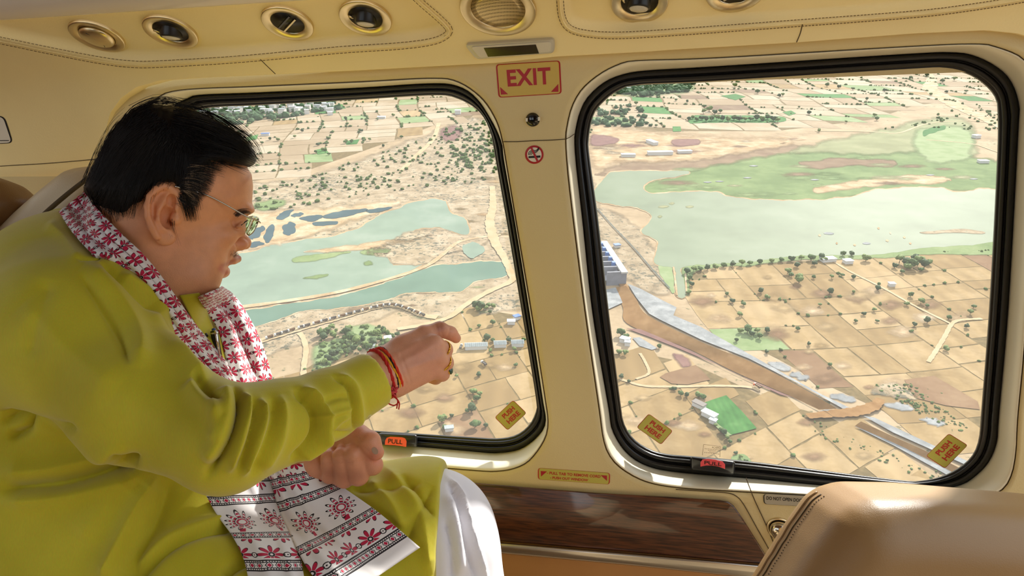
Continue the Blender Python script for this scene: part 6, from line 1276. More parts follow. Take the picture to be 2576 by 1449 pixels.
# sleeve ends at the cuff
cp = w3(950, 955, 0.872); cn = w3(1010, 918, 0.893)-cp; cn /= np.linalg.norm(cn); cn = cn+np.array([0.10, 0, 0.0]); cn /= np.linalg.norm(cn); c = g.cut(cp-0.09, cp+0.13); g.f[c] = smax(g.f[c], ((g.X[c]-cp)@cn).astype(np.float32), 0.002)
kv, kq = g.mesh('kurta'); kv = relax(kv, kq, 3, 0.5); del g; kv0, kq0 = kv, kq; kv, kq = subdivide(kv, kq); kv = relax(kv, kq, 1, 0.5)
FOLDS = [  # polyline, width px, height m, kind: r ridge / v valley / s step (proud on the left of the stroke)
 ([(0,1232),(90,1224),(170,1214),(270,1184),(352,1150)], 15, -0.010, 'v'), ([(0,1190),(120,1180),(250,1150),(320,1130)], 26, 0.006, 'r'), ([(0,1262),(150,1250),(300,1215),(380,1180)], 24, 0.006, 'r'),
 ([(400,1190),(345,1270),(300,1370),(250,1470)], 24, 0.010, 'r'), ([(440,1200),(400,1300),(350,1400),(320,1480)], 22, -0.006, 'v'), ([(330,1470),(420,1385),(500,1345),(610,1318)], 12, -0.007, 'v'), ([(320,1440),(420,1358),(520,1320),(600,1296)], 20, 0.005, 'r'), ([(560,1449),(600,1420),(650,1400)], 14, -0.007, 'v'), ([(200,1360),(260,1280),(330,1200)], 40, 0.004, 'r'),
 ([(587,972),(598,1010),(588,1075),(560,1140),(520,1200)], 9, -0.011, 'v'), ([(560,975),(575,1030),(560,1100),(520,1165)], 24, 0.009, 'r'), ([(612,990),(622,1030),(606,1100),(575,1190)], 11, 0.007, 'r'), ([(632,1000),(640,1040),(625,1110),(600,1190)], 8, -0.006, 'v'), ([(655,1002),(662,1050),(640,1120),(610,1200)], 11, 0.006, 'r'), ([(682,1000),(690,1050),(668,1130),(635,1200)], 10, -0.005, 'v'), ([(705,992),(716,1045),(700,1115),(660,1190)], 14, 0.004, 'r'),
 ([(742,978),(785,1020),(796,1065),(782,1110),(732,1165)], 9, -0.009, 'v'), ([(760,972),(806,1020),(814,1070),(796,1118),(745,1165)], 13, 0.008, 'r'), ([(790,1050),(840,1040),(890,1028)], 5, 0.003, 'r'), ([(800,1020),(850,1000),(885,1000)], 8, -0.003, 'v'), ([(815,1080),(860,1090),(890,1085)], 8, -0.003, 'v'), ([(800,1110),(850,1060),(880,1045)], 6, 0.003, 'r'),
 ([(838,944),(876,972),(890,1025),(891,1100)], 5, -0.0045, 'v'), ([(852,940),(890,970),(904,1022),(905,1094)], 9, 0.0035, 'r'),
 ([(470,960),(500,1000),(560,1060)], 20, 0.006, 'r'), ([(485,940),(520,985),(560,1020)], 9, -0.006, 'v'), ([(540,1010),(548,1060),(540,1110)], 14, 0.004, 'r'), ([(390,760),(450,880),(520,960)], 24, 0.007, 'r'), ([(245,660),(330,730),(400,790),(430,850)], 10, -0.005, 'v'), ([(215,665),(300,760),(350,850),(352,930)], 26, 0.006, 'r'), ([(200,690),(250,760),(300,840),(325,920)], 12, -0.004, 'v'), ([(190,655),(248,652),(250,622)], 3.5, -0.0025, 'v'), ([(300,690),(380,740),(430,790)], 14, 0.004, 'r'), ([(120,700),(100,800),(70,900)], 26, -0.003, 'v'), ([(60,760),(180,880),(300,980)], 50, 0.004, 'r'),
 ([(960,1170),(1010,1220),(1060,1300),(1080,1449)], 16, 0.005, 'r'), ([(1010,1195),(1050,1240),(1095,1300)], 9, -0.005, 'v'), ([(930,1210),(980,1260),(1020,1330)], 12, 0.005, 'r'), ([(880,1230),(960,1230),(1060,1215)], 10, -0.004, 'v'), ([(1000,1400),(1050,1300),(1090,1220)], 12, -0.004, 'v'), ([(1110,1190),(1112,1449)], 3, -0.002, 'v'), ([(0,1060),(60,1052),(70,1080),(20,1100)], 10, -0.007, 'v'), ([(0,1035),(110,1062),(190,1085)], 9, -0.008, 'v'),
 ([(120,560),(170,610),(200,660)], 16, 0.003, 'r'), ([(280,1140),(310,1165),(345,1170)], 9, -0.010, 'v'),
]
def sculpt(v, q, folds, soft=0.0):
    n = normals(v, q); px = np.stack([CX+FPX*v[:, 0]/v[:, 1], CY-FPX*v[:, 2]/v[:, 1]], 1); vd = -v/np.linalg.norm(v, axis=1)[:, None]; face = np.clip((n*vd).sum(1)*2.2+0.15, 0, 1); out = v.copy()
    for pts, w, h, kd in folds:
        c = catmull(pts, 24); m = (px[:, 0] > c[:, 0].min()-4*w) & (px[:, 0] < c[:, 0].max()+4*w) & (px[:, 1] > c[:, 1].min()-4*w) & (px[:, 1] < c[:, 1].max()+4*w)
        if not m.any(): continue
        d, a, s = stroke_d(px[m, 0], px[m, 1], c); e = np.clip(np.minimum(a, 1-a)*7+0.12, 0, 1); out[m] += n[m]*(1.7*h*np.exp(-(np.abs(d)/w)**1.5)*e*face[m])[:, None]
    return out
kv = sculpt(kv, kq, FOLDS)
nz = normals(kv, kq); kv = kv+nz*(0.0014*np.sin(kv[:, 0]*38+kv[:, 2]*21)*np.sin(kv[:, 2]*47-kv[:, 0]*13+1))[:, None]
kurta = ob('kurta', np_mesh('kurta', kv, kq), M_kurta, person)
k_bvh = BVHTree.FromPolygons(kv0.tolist(), kq0.tolist())
def drape(name, rows, n, lift, mat, parent, bvh=k_bvh, thick=0.0015, bulge=0.0, fall=0.9, uv=None, folds=(), smooth=3, upper=None):
    """cloth strip: rows of pixel points across, laid on what lies under it"""
    c = np.array([catmull(r, n[1]) for r in rows]); full = np.stack([catmull(c[:, j], n[0]) for j in range(n[1])], 1); D = np.full(full.shape[:2], np.nan)
    for i in range(n[0]):
        for j in range(n[1]):
            d = surf_d((upper if (upper is not None and full[i, j][1] < 645) else bvh), *full[i, j]); D[i, j] = np.nan if d is None else d
    mask = np.isnan(D); D[mask] = np.nanmedian(D) if not np.isnan(fall) and fall == 0 else fall
    for _ in range(smooth+(4 if mask.any() else 0)):
        Q = np.pad(D, 1, mode='edge'); A = (Q[:-2, 1:-1]+Q[2:, 1:-1]+Q[1:-1, :-2]+Q[1:-1, 2:])/4; D = np.where(mask, A, np.minimum(D, 0.5*D+0.5*A))
    u = np.linspace(0, 1, n[1]); D = D-lift-bulge*np.sin(math.pi*u)[None, :]
    for fu, fw, fh, sk in folds:                                    # lengthwise pleats
        D = D-fh*np.exp(-((u[None, :]-(fu+sk*np.linspace(-.5, .5, n[0])[:, None]))/fw)**2)
    vs_ = [P(*full[i, j], D[i, j]) for i in range(n[0]) for j in range(n[1])]
    fs = [(i*n[1]+j, i*n[1]+j+1, (i+1)*n[1]+j+1, (i+1)*n[1]+j) for i in range(n[0]-1) for j in range(n[1]-1)]
    o = mk(name, vs_, fs, mat, parent); me = o.data; ul = me.uv_layers.new(name='UVMap')
    wdt = np.linalg.norm(np.array(vs_[n[1]-1])-np.array(vs_[0])); A = np.array([tuple(p) for p in vs_]).reshape(n[0], n[1], 3); Lr = np.r_[0, np.cumsum(np.linalg.norm(np.diff(A, axis=0), axis=2).mean(1))]; Wr = np.concatenate([np.zeros((n[0], 1)), np.cumsum(np.linalg.norm(np.diff(A, axis=1), axis=2), 1)], 1); Wr -= Wr.mean(1)[:, None]
    for li, l in enumerate(me.loops):
        i, j = divmod(l.vertex_index, n[1]); ul.data[li].uv = (Wr[i, j], (Lr[-1]-Lr[i]) if uv is None else (uv[0]+Lr[-1]-Lr[i] if isinstance(uv, tuple) else uv+Lr[i]))
    if thick: md = o.modifiers.new('thickness', 'SOLIDIFY'); md.thickness = thick; md.offset = -1
    return o
# ------------------------------------------------------------------ printed scarf
class X:
    """arithmetic on shader sockets"""
    nt = None
    def __init__(s, o): s.o = o
    @staticmethod
    def m(op, *a):
        n = X.nt.nodes.new('ShaderNodeMath'); n.operation = op
        for i, v in enumerate(a):
            if isinstance(v, X): X.nt.links.new(v.o, n.inputs[i])
            else: n.inputs[i].default_value = v
        return X(n.outputs[0])
    def __add__(s, b): return X.m('ADD', s, b)
    def __sub__(s, b): return X.m('SUBTRACT', s, b)
    def __rsub__(s, b): return X.m('SUBTRACT', b, s)
    def __mul__(s, b): return X.m('MULTIPLY', s, b)
    def __truediv__(s, b): return X.m('DIVIDE', s, b)
    def lt(s, b): return X.m('LESS_THAN', s, b)
    def gt(s, b): return X.m('GREATER_THAN', s, b)
    def fr(s): return X.m('FRACT', s)
    def fl(s): return X.m('FLOOR', s)
    def ab(s): return X.m('ABSOLUTE', s)
    def mx(s, b): return X.m('MAXIMUM', s, b)
    def mn(s, b): return X.m('MINIMUM', s, b)
def scarf_mat():
    m = material('printed_scarf_cloth', (232, 228, 226), 0.6, spec=0.25, sheen=0.15); nt = m.node_tree; b = nt.nodes['Principled BSDF']; X.nt = nt
    uv = nt.nodes.new('ShaderNodeUVMap'); sp = nt.nodes.new('ShaderNodeSeparateXYZ'); nt.links.new(uv.outputs[0], sp.inputs[0]); u, v = X(sp.outputs[0]), X(sp.outputs[1])
    def flower(u, v, cell, petals, rmax, sharp=0.55):
        row = (v/cell).fl(); uu = u/cell+(row*0.5).fr(); a = uu.fr()-0.5; c = (v/cell).fr()-0.5
        r = X.m('SQRT', a*a+c*c); th = X.m('ARCTAN2', c, a); k = X.m('POWER', X.m('COSINE', th*(petals/2)).ab(), sharp)
        red = r.lt(k*rmax)*r.gt(0.11); ink = (r-k*rmax).ab().lt(0.022)*r.gt(0.13); ink = ink.mx((r-0.075).ab().lt(0.028))
        cx, cy = 0.5-a.ab(), 0.5-c.ab(); rc = X.m('SQRT', cx*cx+c*c); ink = ink.mx((rc-0.10).ab().lt(0.018)).mx(rc.lt(0.025))
        return red, ink
    def band(v, lo, w, u):
        t = (v-lo)/w; ins = t.gt(0)*t.lt(1); edge = (t-0.08).ab().lt(0.06).mx((t-0.92).ab().lt(0.06)).mx((t-0.26).ab().lt(0.035)).mx((t-0.74).ab().lt(0.035))
        beads = (((u/(w*0.18)).fr()-0.5).ab().lt(0.17))*((t-0.17).ab().lt(0.09).mx((t-0.83).ab().lt(0.09)))
        a = (u/(w*0.62)).fr()-0.5; c = t-0.5; dia = (a.ab()*1.1+c.ab()*1.5).lt(0.27); line = ((a.ab()-0.36+c.ab()).ab().lt(0.05))*c.ab().lt(0.22)
        return ins*dia, ins*(edge.mx(beads).mx(line))
    red, ink = flower(u, v, 0.021, 8, 0.46)
    body_ = v.gt(0.205); red = red*body_; ink = ink*body_
    for lo, w in ((0.020, 0.017), (0.078, 0.017), (0.160, 0.015), (0.192, 0.013)):
        r2, i2 = band(v, lo, w, u); red = red.mx(r2); ink = ink.mx(i2)
    r3, i3 = flower(u, v+0.012, 0.038, 8, 0.42, 0.8); z = v.gt(0.039)*v.lt(0.076); red = red.mx(r3*z); ink = ink.mx(i3*z)
    z = v.gt(0.176)*v.lt(0.191); red = red.mx(r3*z); ink = ink.mx(i3*z)
    # bouquets on the plain zone
    uu = u/0.052; a = uu.fr()-0.5; c = (v-0.128)/0.052; z = v.gt(0.097)*v.lt(0.158); r = X.m('SQRT', a*a*1.6+c*c); th = X.m('ARCTAN2', c, a); k = X.m('COSINE', th*5.5).ab()
    red = red.mx(z*(r.lt(k*0.34+0.06))*(r.gt(0.06)).mx(0)*X.m('SINE', r*60).gt(-0.2)); ink = ink.mx(z*((r-(k*0.36+0.10)).ab().lt(0.03))); ink = ink.mx(z*((r-0.2).ab().lt(0.015))*k.gt(0.3)); red = red.mx(z*((c+0.48).ab().lt(0.10))*(a.ab().lt(0.07)))
    mx = nt.nodes.new('ShaderNodeMix'); mx.data_type = 'RGBA'; mx.inputs['A'].default_value = (*lin((230, 226, 226)), 1); mx.inputs['B'].default_value = (*lin((186, 22, 66)), 1); nt.links.new(red.o, mx.inputs['Factor'])
    m2 = nt.nodes.new('ShaderNodeMix'); m2.data_type = 'RGBA'; m2.inputs['B'].default_value = (*lin((30, 24, 30)), 1); nt.links.new(mx.outputs['Result'], m2.inputs['A']); nt.links.new(ink.o, m2.inputs['Factor']); nt.links.new(m2.outputs['Result'], b.inputs['Base Color'])
    return m
M_scarf = scarf_mat()
allv = np.concatenate([bvv, BODY_V[0]]); all_bvh = BVHTree.FromPolygons(allv.tolist(), np.concatenate([bqq, BODY_Q[0]+len(bvv)]).tolist())
scarf = empty('scarf', parent=person)
def rows_from(left, right, k=7, mid=0):
    L = catmull(left, 14); Rr = catmull(right, 14); return [[tuple(L[i]+(Rr[i]-L[i])*t) for t in np.linspace(0, 1, k)] for i in range(14)]
# strand over the near shoulder: from the nape down the chest, three soft pleats
drape('shoulder_fall', rows_from([(150,535),(172,570),(205,612),(250,655),(305,695),(355,745),(400,810),(440,870),(485,920),(530,975),(560,1020)], [(213,482),(250,530),(300,585),(350,632),(385,672),(425,725),(475,795),(525,860),(575,920),(615,970),(640,1010)]), (90, 26), 0.008, M_scarf, scarf, all_bvh, 0.002, 0.010, 0.90, 0.30, [(0.25, 0.09, 0.006, 0.1), (0.55, 0.08, 0.006, -0.1), (0.8, 0.07, 0.005, 0.05)], 6, BVHTree.FromPolygons(np.concatenate([kv0, BODY_V[0]]).tolist(), np.concatenate([kq0, BODY_Q[0]+len(kv0)]).tolist()))
# strand on the far side of the chest
drape('chest_fall', rows_from([(500,745),(518,780),(548,830),(565,890),(578,950),(592,1010),(610,1060)], [(556,722),(590,747),(628,805),(655,860),(676,925),(692,985),(705,1050)]), (60, 26), 0.010, M_scarf, scarf, all_bvh, 0.002, 0.022, 1.02, (0.165,), [(0.35, 0.12, 0.008, 0.1), (0.75, 0.1, 0.006, -0.1)], 12)
# the two ends lying on the lap
drape('scarf_end', rows_from([(488,1190),(515,1240),(545,1295),(585,1350),(615,1410),(632,1480)], [(680,1180),(690,1230),(712,1270),(735,1320),(752,1390),(768,1480)]), (60, 30), 0.006, M_scarf, scarf, torso_bvh, 0.002, 0.008, 0.86, None, [(0.3, 0.12, 0.004, 0.15), (0.75, 0.08, 0.006, 0.1)], 5)
e2 = drape('scarf_end', rows_from([(672,1180),(690,1235),(705,1290),(735,1360),(780,1440),(850,1520)], [(790,1160),(815,1195),(880,1240),(945,1285),(1000,1330),(1056,1378)]), (60, 44), 0.010, M_scarf, scarf, torso_bvh, 0.002, 0.012, 0.88, None, [(0.18, 0.06, 0.008, 0.12), (0.42, 0.05, 0.005, 0.15)], 8)
# ------------------------------------------------------------------ trousers
g = Grid((-0.34, 0.86, -0.62), (0.08, 1.16, -0.20), 0.004)
g.cone(w3(900, 1360, 1.0), w3(1085, 1345, 1.0), 0.090, 0.088, 0.03); g.cone(w3(1085, 1345, 1.0), w3(1150, 1640, 1.0), 0.080, 0.086, 0.04); g.cone(w3(1110, 1430, 0.98), w3(1140, 1700, 0.96), 0.07, 0.09, 0.04)
tv_, tq_ = g.mesh('t'); tv_ = relax(tv_, tq_, 3); del g
tv_ = sculpt(tv_, tq_, [([(1120,1195),(1165,1250),(1185,1330),(1225,1460)], 5, 0.004, 'r'), ([(1130,1210),(1155,1280),(1172,1370),(1200,1460)], 6, -0.005, 'v'), ([(1125,1240),(1150,1330),(1160,1449)], 14, 0.005, 'r'), ([(1120,1300),(1135,1380),(1138,1460)], 8, -0.004, 'v')])
ob('trousers', np_mesh('trousers', tv_, tq_), material('white_cotton', (232, 232, 240), 0.75, sheen=0.2), person)
# collar, placket, pocket, button
def band3(rows, mat, name, parent, thick=0.002):
    n = len(rows[0]); v, f = loft(rows, closed=False); o = mk(name, v, f, mat, parent); md = o.modifiers.new('thickness', 'SOLIDIFY'); md.thickness = thick; return o
col = catmull([(118,548,0.985),(150,536,0.93),(200,552,0.875),(270,590,0.845),(330,628,0.835),(372,668,0.845),(386,708,0.865),(400,740,0.90)], 40); cot = catmull([(116,534,0.985),(152,524,0.935),(210,536,0.885),(285,570,0.858),(345,606,0.848),(382,650,0.856),(394,700,0.876),(408,735,0.905)], 40)
band3([[P(*c) for c in col], [P(*(0.5*(a+b))) for a, b in zip(col, cot)], [P(*c) for c in cot]], M_kurta, 'collar', kurta)
drape('placket', rows_from([(452,742),(480,800),(515,880),(545,960)], [(500,736),(525,800),(552,880),(575,960)]), (24, 10), 0.003, M_kurta, kurta, all_bvh, 0.002, 0.002, 0.98)
drape('pocket', [[(512,852),(535,846),(560,838)], [(520,890),(540,884),(566,878)], [(535,935),(552,930),(575,924)]], (14, 12), 0.006, M_kurta, kurta, all_bvh, 0.0015, 0.003, 0.98)
bp_ = w3(926, 1048, 0.845); bd = -bp_/np.linalg.norm(bp_); s0 = k_bvh.ray_cast(Vector((0, 0, 0)), Vector(w3(926, 1048, 1)).normalized())
bl_, bn_ = s0[0], s0[1]; u_ = bn_.cross(V(0, 0, 1)).normalized(); w_ = bn_.cross(u_)
mk('button', *loft([[bl_+u_*(r*math.cos(a))+w_*(r*math.sin(a))+bn_*h for a in np.linspace(0, 2*math.pi, 20, endpoint=False)] for r, h in ((0.0042, 0), (0.0044, 0.001), (0.0036, 0.0016), (0.0012, 0.0011))], cap=True), material('button_shell', (206, 196, 130), 0.3), kurta)
# thumbnail
s0 = BVHTree.FromPolygons([tuple(p) for p in lv], [tuple(int(i) for i in q) for q in lq]); nl = []
for a in np.linspace(0, 2*math.pi, 18, endpoint=False):
    x, y = 7*math.cos(a), 10*math.sin(a); c_, s_ = math.cos(-0.6), math.sin(-0.6); px_, py_ = 943+x*c_-y*s_, 1134+x*s_+y*c_
    h = s0.ray_cast(V(0, 0, 0), ray(px_, py_).normalized()); nl.append((h[0]+h[1]*0.0004) if h[0] is not None else P(px_, py_, 0.89))
mk('thumbnail', nl, [tuple(range(18))], material('fingernail', (168, 138, 116), 0.25), body)

# ------------------------------------------------------------------ spectacles
t = thing('eyeglasses', 'thin silver half-rim spectacles on the man\'s nose', 'eyeglasses')
M_wire = material('silver_wire', (176, 172, 168), 0.25, metal=1.0)
def glass_mat():
    m = bpy.data.materials.new('spectacle_lens'); m.use_nodes = True; nt = m.node_tree; nt.nodes.remove(nt.nodes['Principled BSDF']); out = nt.nodes['Material Output']
    tr = nt.nodes.new('ShaderNodeBsdfTransparent'); tr.inputs[0].default_value = (0.975, 0.99, 0.975, 1); gl_ = nt.nodes.new('ShaderNodeBsdfGlossy'); gl_.inputs['Roughness'].default_value = 0.03; gl_.inputs[0].default_value = (0.8, 1, 0.85, 1)
    lw_ = nt.nodes.new('ShaderNodeLayerWeight'); lw_.inputs[0].default_value = 0.12; mx = nt.nodes.new('ShaderNodeMixShader'); nt.links.new(lw_.outputs['Fresnel'], mx.inputs[0]); nt.links.new(tr.outputs[0], mx.inputs[1]); nt.links.new(gl_.outputs[0], mx.inputs[2]); nt.links.new(mx.outputs[0], out.inputs[0]); return m
M_glass = glass_mat(); G3 = lambda px, py, y: Vector(hw(h3(px, py, y)))
for sgn in (-1, 1):
    ol = [(636,545,0.004),(640,545,0.020),(638,547,0.040),(634,552,0.052),(628,566,0.055),(621,580,0.052),(616,588,0.040),(616,590,0.024),(620,584,0.010),(628,565,0.004)]
    c = catmull([(a, b, sgn*y) for a, b, y in ol], 40, True); ring = [G3(*p) for p in c]; inn = [G3(*(p+(c.mean(0)-p)*0.5)) for p in c]; cen = G3(*(c.mean(0)+np.array([1.5, -0.6, 0])))
    v = ring+inn+[cen]; f = [(k, (k+1) % 40, 40+(k+1) % 40, 40+k) for k in range(40)]+[(40+k, 40+(k+1) % 40, 80) for k in range(40)]
    l = mk('lens', v, f, M_glass, t); md = l.modifiers.new('thickness', 'SOLIDIFY'); md.thickness = 0.0018
    mk('rim', *tube([G3(*p) for p in c]+[G3(*c[0])], 0.0006, 8), M_wire, t)
    mk('temple_arm', *tube([G3(*p) for p in catmull([(637,557,sgn*0.0555),(632,553,sgn*0.060),(600,541,sgn*0.067),(540,508,sgn*0.072),(496,488,sgn*0.076),(455,478,sgn*0.079),(430,470,sgn*0.079)], 40)], np.r_[np.full(26, 0.0009), np.linspace(0.0010, 0.0016, 14)], 8), M_wire, t)
mk('bridge', *tube([G3(*p) for p in catmull([(636,552,-0.006),(634,545,0),(636,552,0.006)], 12)], 0.0007, 8), M_wire, t)

# ------------------------------------------------------------------ pens in the pocket
M_chrome = material('pen_chrome', (210, 208, 204), 0.15, metal=1.0)
t = thing('pen', 'silver pen with blue cap button clipped in the kurta pocket', 'pen')
pd = surf_d(all_bvh, 545, 870, 0.95)-0.012
a, b = P(538, 832, pd), P(552, 910, pd+0.002); ax_ = (b-a)
mk('barrel', *tube([a, a+ax_*0.35, a+ax_*0.98, b], [0.0048, 0.0048, 0.0044, 0.002], 14), M_black, t)
mk('clip', *tube([a+V(0.004, -0.006, 0.001), a+ax_*0.1+V(0.0055, -0.0075, 0), a+ax_*0.95+V(0.0045, -0.0065, 0)], [0.0016, 0.0019, 0.0015], 8), M_chrome, t)
mk('collar_ring', *tube([a+ax_*0.05, a+ax_*0.10], 0.0052, 14), M_chrome, t)
mk('button', *tube([a-ax_*0.08, a-ax_*0.01], [0.0022, 0.0030], 12), material('blue_cap', (40, 76, 140), 0.3), t)
t = thing('marker_pen', 'black pen cap peeking out beside the silver pen', 'pen'); a = P(514, 838, pd-0.004); b = P(522, 905, pd)
mk('cap', *tube([a, a+(b-a)*0.1, a+(b-a)*0.5], [0.003, 0.0046, 0.0046], 12), M_black, t); mk('barrel', *tube([a+(b-a)*0.5, b], 0.004, 12), M_ink, t)

# ------------------------------------------------------------------ wrist threads and rings
h_bvh = BVHTree.FromPolygons([tuple(p) for p in rv], [tuple(int(i) for i in q) for q in rq])
wa = w3(957, 941, 0.888); wd = w3(990, 930, 0.90)-w3(940, 952, 0.882); wd /= np.linalg.norm(wd); wu = np.cross(wd, [0, 1, 0]); wu /= np.linalg.norm(wu); ww = np.cross(wd, wu)
def wrist_ring(off, tilt, wob=0.0, r0=0.0305, n=40):
    out = []
    for a in np.linspace(0, 2*math.pi, n, endpoint=False): out.append(Vector(wa+wd*(off+tilt*math.cos(a)+wob*math.sin(3*a))+(wu*math.cos(a)*1.06+ww*math.sin(a)*0.98)*r0))
    return out+out[:1]
for off, tilt, wob, r, rgb, lab in ((0.000, 0.001, 0.0006, 0.0026, (196, 30, 24), 'thick red sacred thread on the pointing wrist, nearest the cuff'), (0.006, -0.004, 0.0004, 0.0016, (236, 176, 22), 'twisted yellow thread on the pointing wrist'), (0.0075, 0.003, 0.001, 0.0014, (28, 18, 24), 'thin black thread on the pointing wrist'), (0.0105, -0.002, 0.0008, 0.0018, (222, 60, 28), 'orange-red thread on the pointing wrist, nearest the hand')):
    t = thing('wrist_thread', lab, 'bracelet', 'threads round the wrist'); M_ = material('thread_%d' % int(off*1e4), rgb, 0.8, bump=(900, 0.0008)); pth = wrist_ring(off, tilt, wob)
    parts = []
    for ph in (0, 2.1, 4.2):
        parts.append(tube([p+Vector(wd)*(r*0.5*math.cos(i*1.1+ph))+(p-Vector(wa)).normalized()*(r*0.5*math.sin(i*1.1+ph)) for i, p in enumerate(pth)], r*0.62, 7))
    mk('twisted_cord', *merge(parts), M_, t)
    if r > 0.002:
        kp = w3(986, 985, 0.862); mk('knot', *merge([tube([Vector(kp)+V(*rng.normal(0, 0.004, 3)) for _ in range(4)], 0.0018, 6) for _ in range(7)]), material('knot_pink', (196, 60, 64), 0.85), t)
        for pts in ([(988,995),(1000,1006),(998,1028)], [(985,998),(972,1010),(990,1020),(1004,1012)], [(990,996),(1004,1012),(1003,1030)]): mk('loose_end', *tube([P(x, y, 0.862) for x, y in catmull(pts, 14)], 0.0009, 6), M_, t)
M_gold = material('gold', (226, 176, 70), 0.2, metal=1.0)
def finger_ring(a, b, r, stone, lab):
    t = thing('finger_ring', lab, 'ring', 'rings on the pointing hand'); a, b = np.array(a), np.array(b); d = (b-a)/np.linalg.norm(b-a); u = np.cross(d, [0, 0, 1.0]); u /= np.linalg.norm(u); w = np.cross(d, u); c = (a+b)/2
    pts = [Vector(c+r*(u*math.cos(k)+w*math.sin(k))) for k in np.linspace(0, 2*math.pi, 32, endpoint=False)]
    mk('hoop', *tube(pts+pts[:1], 0.0016, 8), M_gold, t)
    o = np.array(P(*stone[0], 1)); o = o/np.linalg.norm(o); s0 = Vector(P(*stone[0], stone[1])); n_ = V(0.9, -0.4, 0.15).normalized(); u = n_.cross(ZU).normalized(); w = n_.cross(u)
    prof_ = ((0.0055, -0.003), (0.0060, 0.0005), (0.0045, 0.0022), (0.001, 0.003))
    rings = [[s0+u*(q*0.8*math.cos(k))+w*(q*math.sin(k))+n_*h for k in np.linspace(0, 2*math.pi, 16, endpoint=False)] for q, h in prof_]
    mk('setting', *loft(rings[:2], cap=True), M_gold, t); mk('stone', *loft(rings[1:], cap=True), stone[2], t)
finger_ring(w3(1110, 876, 0.925), w3(1118, 881, 0.931), 0.0110, ((1130, 896), 0.930, M_gold), 'gold ring on the middle finger of the pointing hand')
finger_ring(w3(1112, 909, 0.925), w3(1120, 914, 0.931), 0.0110, ((1133, 931), 0.932, material('green_stone', (40, 84, 66), 0.1, spec=0.8)), 'gold ring with green stone on the ring finger of the pointing hand')

# ------------------------------------------------------------------ seats
class LGrid(Grid):
    def slab(s, pts, d, R, W, k=0.0):
        q = [tuple(np.array(P(*p, d+1.35*W))[[0, 2]]) for p in pts]; x, z = np.meshgrid(s.ax[0], s.ax[2], indexing='ij'); dd = poly_sd(q, x, z)[:, None, :]; y = s.X[..., 1]-(d+W)
        f = np.sqrt(np.maximum(R-np.minimum(dd, R), 0)**2+np.maximum(np.abs(y)-(W-R), 0)**2)-R; s.f = smin(s.f, np.where(dd < R, f, np.abs(y)-W).astype(np.float32), k)
SEAT = [(1830,1600),(1880,1492),(1935,1402),(1985,1322),(2035,1252),(2070,1228),(2120,1214),(2250,1216),(2420,1230),(2580,1244),(2700,1260),(2800,1300),(2800,2000),(1830,2000)]
def seat_mat():
    return material('tan_seat_leather', (158, 124, 80), 0.38, spec=0.45, bump=(900, 0.0003), noise=(5, 0.05, 3, (1, 1, 1)))
M_seat = seat_mat()
t = thing('passenger_seat', 'tan leather seat back with stitched edge in the lower right foreground', 'seat')
g = LGrid((0.18, 0.56, -0.60), (0.62, 0.88, -0.15), 0.0042)
g.slab(SEAT, 0.640, 0.050, 0.075); sv, sq = g.mesh('s'); sv = relax(sv, sq, 4); del g
mk_ = ob('backrest', np_mesh('backrest', sv, sq), M_seat, t); sb = BVHTree.FromPolygons([tuple(p) for p in sv], [tuple(int(i) for i in q) for q in sq])
sp_ = []
for y in range(1232, 1560, 14):                       # the rear edge of the seat as it shows
    for x in range(1780, 2200, 2):
        if sb.ray_cast(V(0, 0, 0), ray(x, y).normalized())[0] is not None: sp_.append((x, y)); break
def seat_line(pts, n, off=0.0):
    out = []
    for x, y in catmull(pts, n):
        h = sb.ray_cast(V(0, 0, 0), ray(x, y).normalized())
        if h[0] is not None: out.append(h[0]+h[1]*off)
    return out if len(out) > 4 else [P(*pts[0], 0.6), P(*pts[-1], 0.6)]
for dx, r in ((10, 0.0013), (20, 0.0008)): mk('piping', *tube(seat_line([(x+dx, y+dx*0.6) for x, y in sp_], 60, 0.0003), r, 6), M_seat if dx == 10 else M_seam, t)
ln = seat_line([(x+28, y+17) for x, y in sp_], 150, 0.0004); o = mk('stitching', *merge([tube([ln[i], ln[i+1]], 0.0006, 4) for i in range(0, len(ln)-2, 3)]), material('dark_thread', (60, 48, 34), 0.8), t); o['kind'] = 'stuff'
M_seat2 = material('cream_seat_leather', (214, 196, 160), 0.4, spec=0.45, bump=(500, 0.0006)); M_shade = material('shaded_seat_leather', (134, 98, 58), 0.45, bump=(500, 0.0006))
t = thing('man_seat', 'cream leather seat behind the man, mostly hidden by his back', 'seat'); t.name = 'occupied_seat'
g = LGrid((-1.15, 0.98, -0.95), (-0.42, 1.30, 0.22), 0.008)
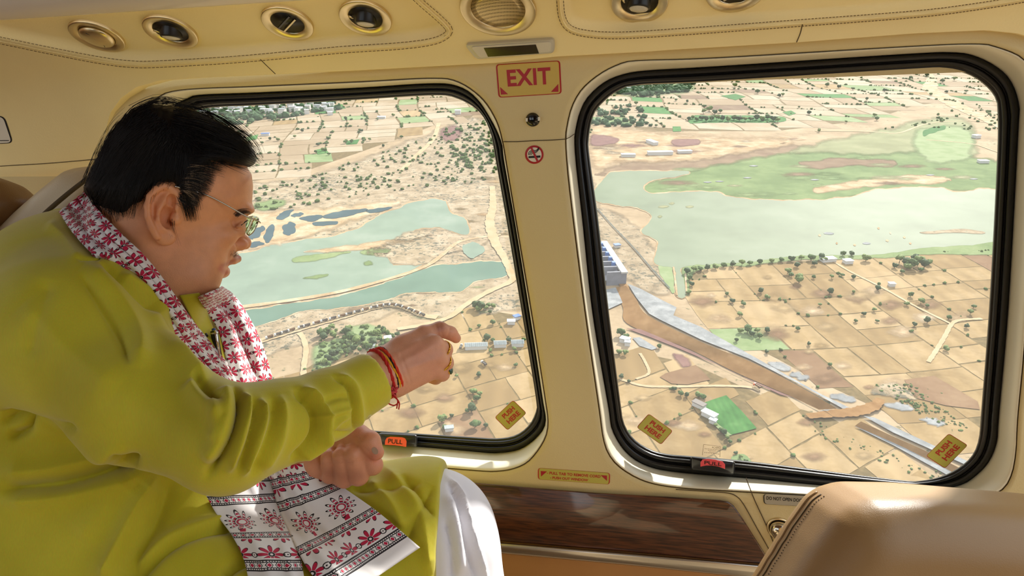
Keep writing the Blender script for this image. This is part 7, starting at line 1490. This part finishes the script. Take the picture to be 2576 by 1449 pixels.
g.slab([(-60,760),(20,640),(60,590),(110,540),(170,488),(230,440),(300,430),(360,520),(360,1400),(-60,1400)], 1.04, 0.04, 0.07); sv, sq = g.mesh('s'); sv = relax(sv, sq, 4); del g
bk = ob('backrest', np_mesh('backrest', sv, sq), M_seat2, t)
mk('edge_piping', *tube([P(x, y, 1.02) for x, y in catmull([(-40,735),(20,645),(60,592),(110,540),(170,488),(232,440)], 40)], 0.0035, 8), M_seam, t)
g = LGrid((-1.1, 0.78, -0.9), (-0.50, 1.05, 0.12), 0.008)
g.slab([(-300,520),(-120,540),(-20,590),(20,612),(42,640),(30,700),(-60,900),(-300,900)], 0.90, 0.05, 0.06); sv, sq = g.mesh('s'); sv = relax(sv, sq, 4); del g
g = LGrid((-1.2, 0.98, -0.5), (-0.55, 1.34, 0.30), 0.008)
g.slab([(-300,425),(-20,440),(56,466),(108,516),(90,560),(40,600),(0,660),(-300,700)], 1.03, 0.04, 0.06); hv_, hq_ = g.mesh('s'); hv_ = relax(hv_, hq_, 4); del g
ob('headrest_shade', np_mesh('headrest_shade', hv_, hq_), M_shade, t)  # slab added for the dark shading here; the shade is in its brown
wg = ob('side_wing', np_mesh('side_wing', sv, sq), M_seat2, t)
mk('wing_piping', *tube([P(x, y, 0.905) for x, y in catmull([(-120,545),(-40,585),(0,600),(30,625),(44,645)], 24)], 0.002, 8), M_stitch, t)
# seat cushion the man sits on
sc = merge([box_ for box_ in ()]) if False else None
v_ = []; cs = [(-0.95, 0.70), (0.02, 0.70), (0.02, 1.16), (-0.95, 1.16)]
rings = [[V(x, y, z) for x, y in [((x0-cx0)*s+cx0, (y0-cy0)*s+cy0) for x0, y0 in cs for cx0, cy0 in ((-0.46, 0.93),)]] for z, s in ((-0.72, 0.96), (-0.70, 1.0), (-0.62, 1.0), (-0.595, 0.97), (-0.585, 0.9))]
mk('cushion', *loft(rings, cap=True), M_seat2, t); mk('pedestal', *loft([[V(x*0.6-0.2, 0.93+(y-0.93)*0.6, z) for x, y in cs] for z in (-1.02, -0.71)], cap=True), M_seat2, t)
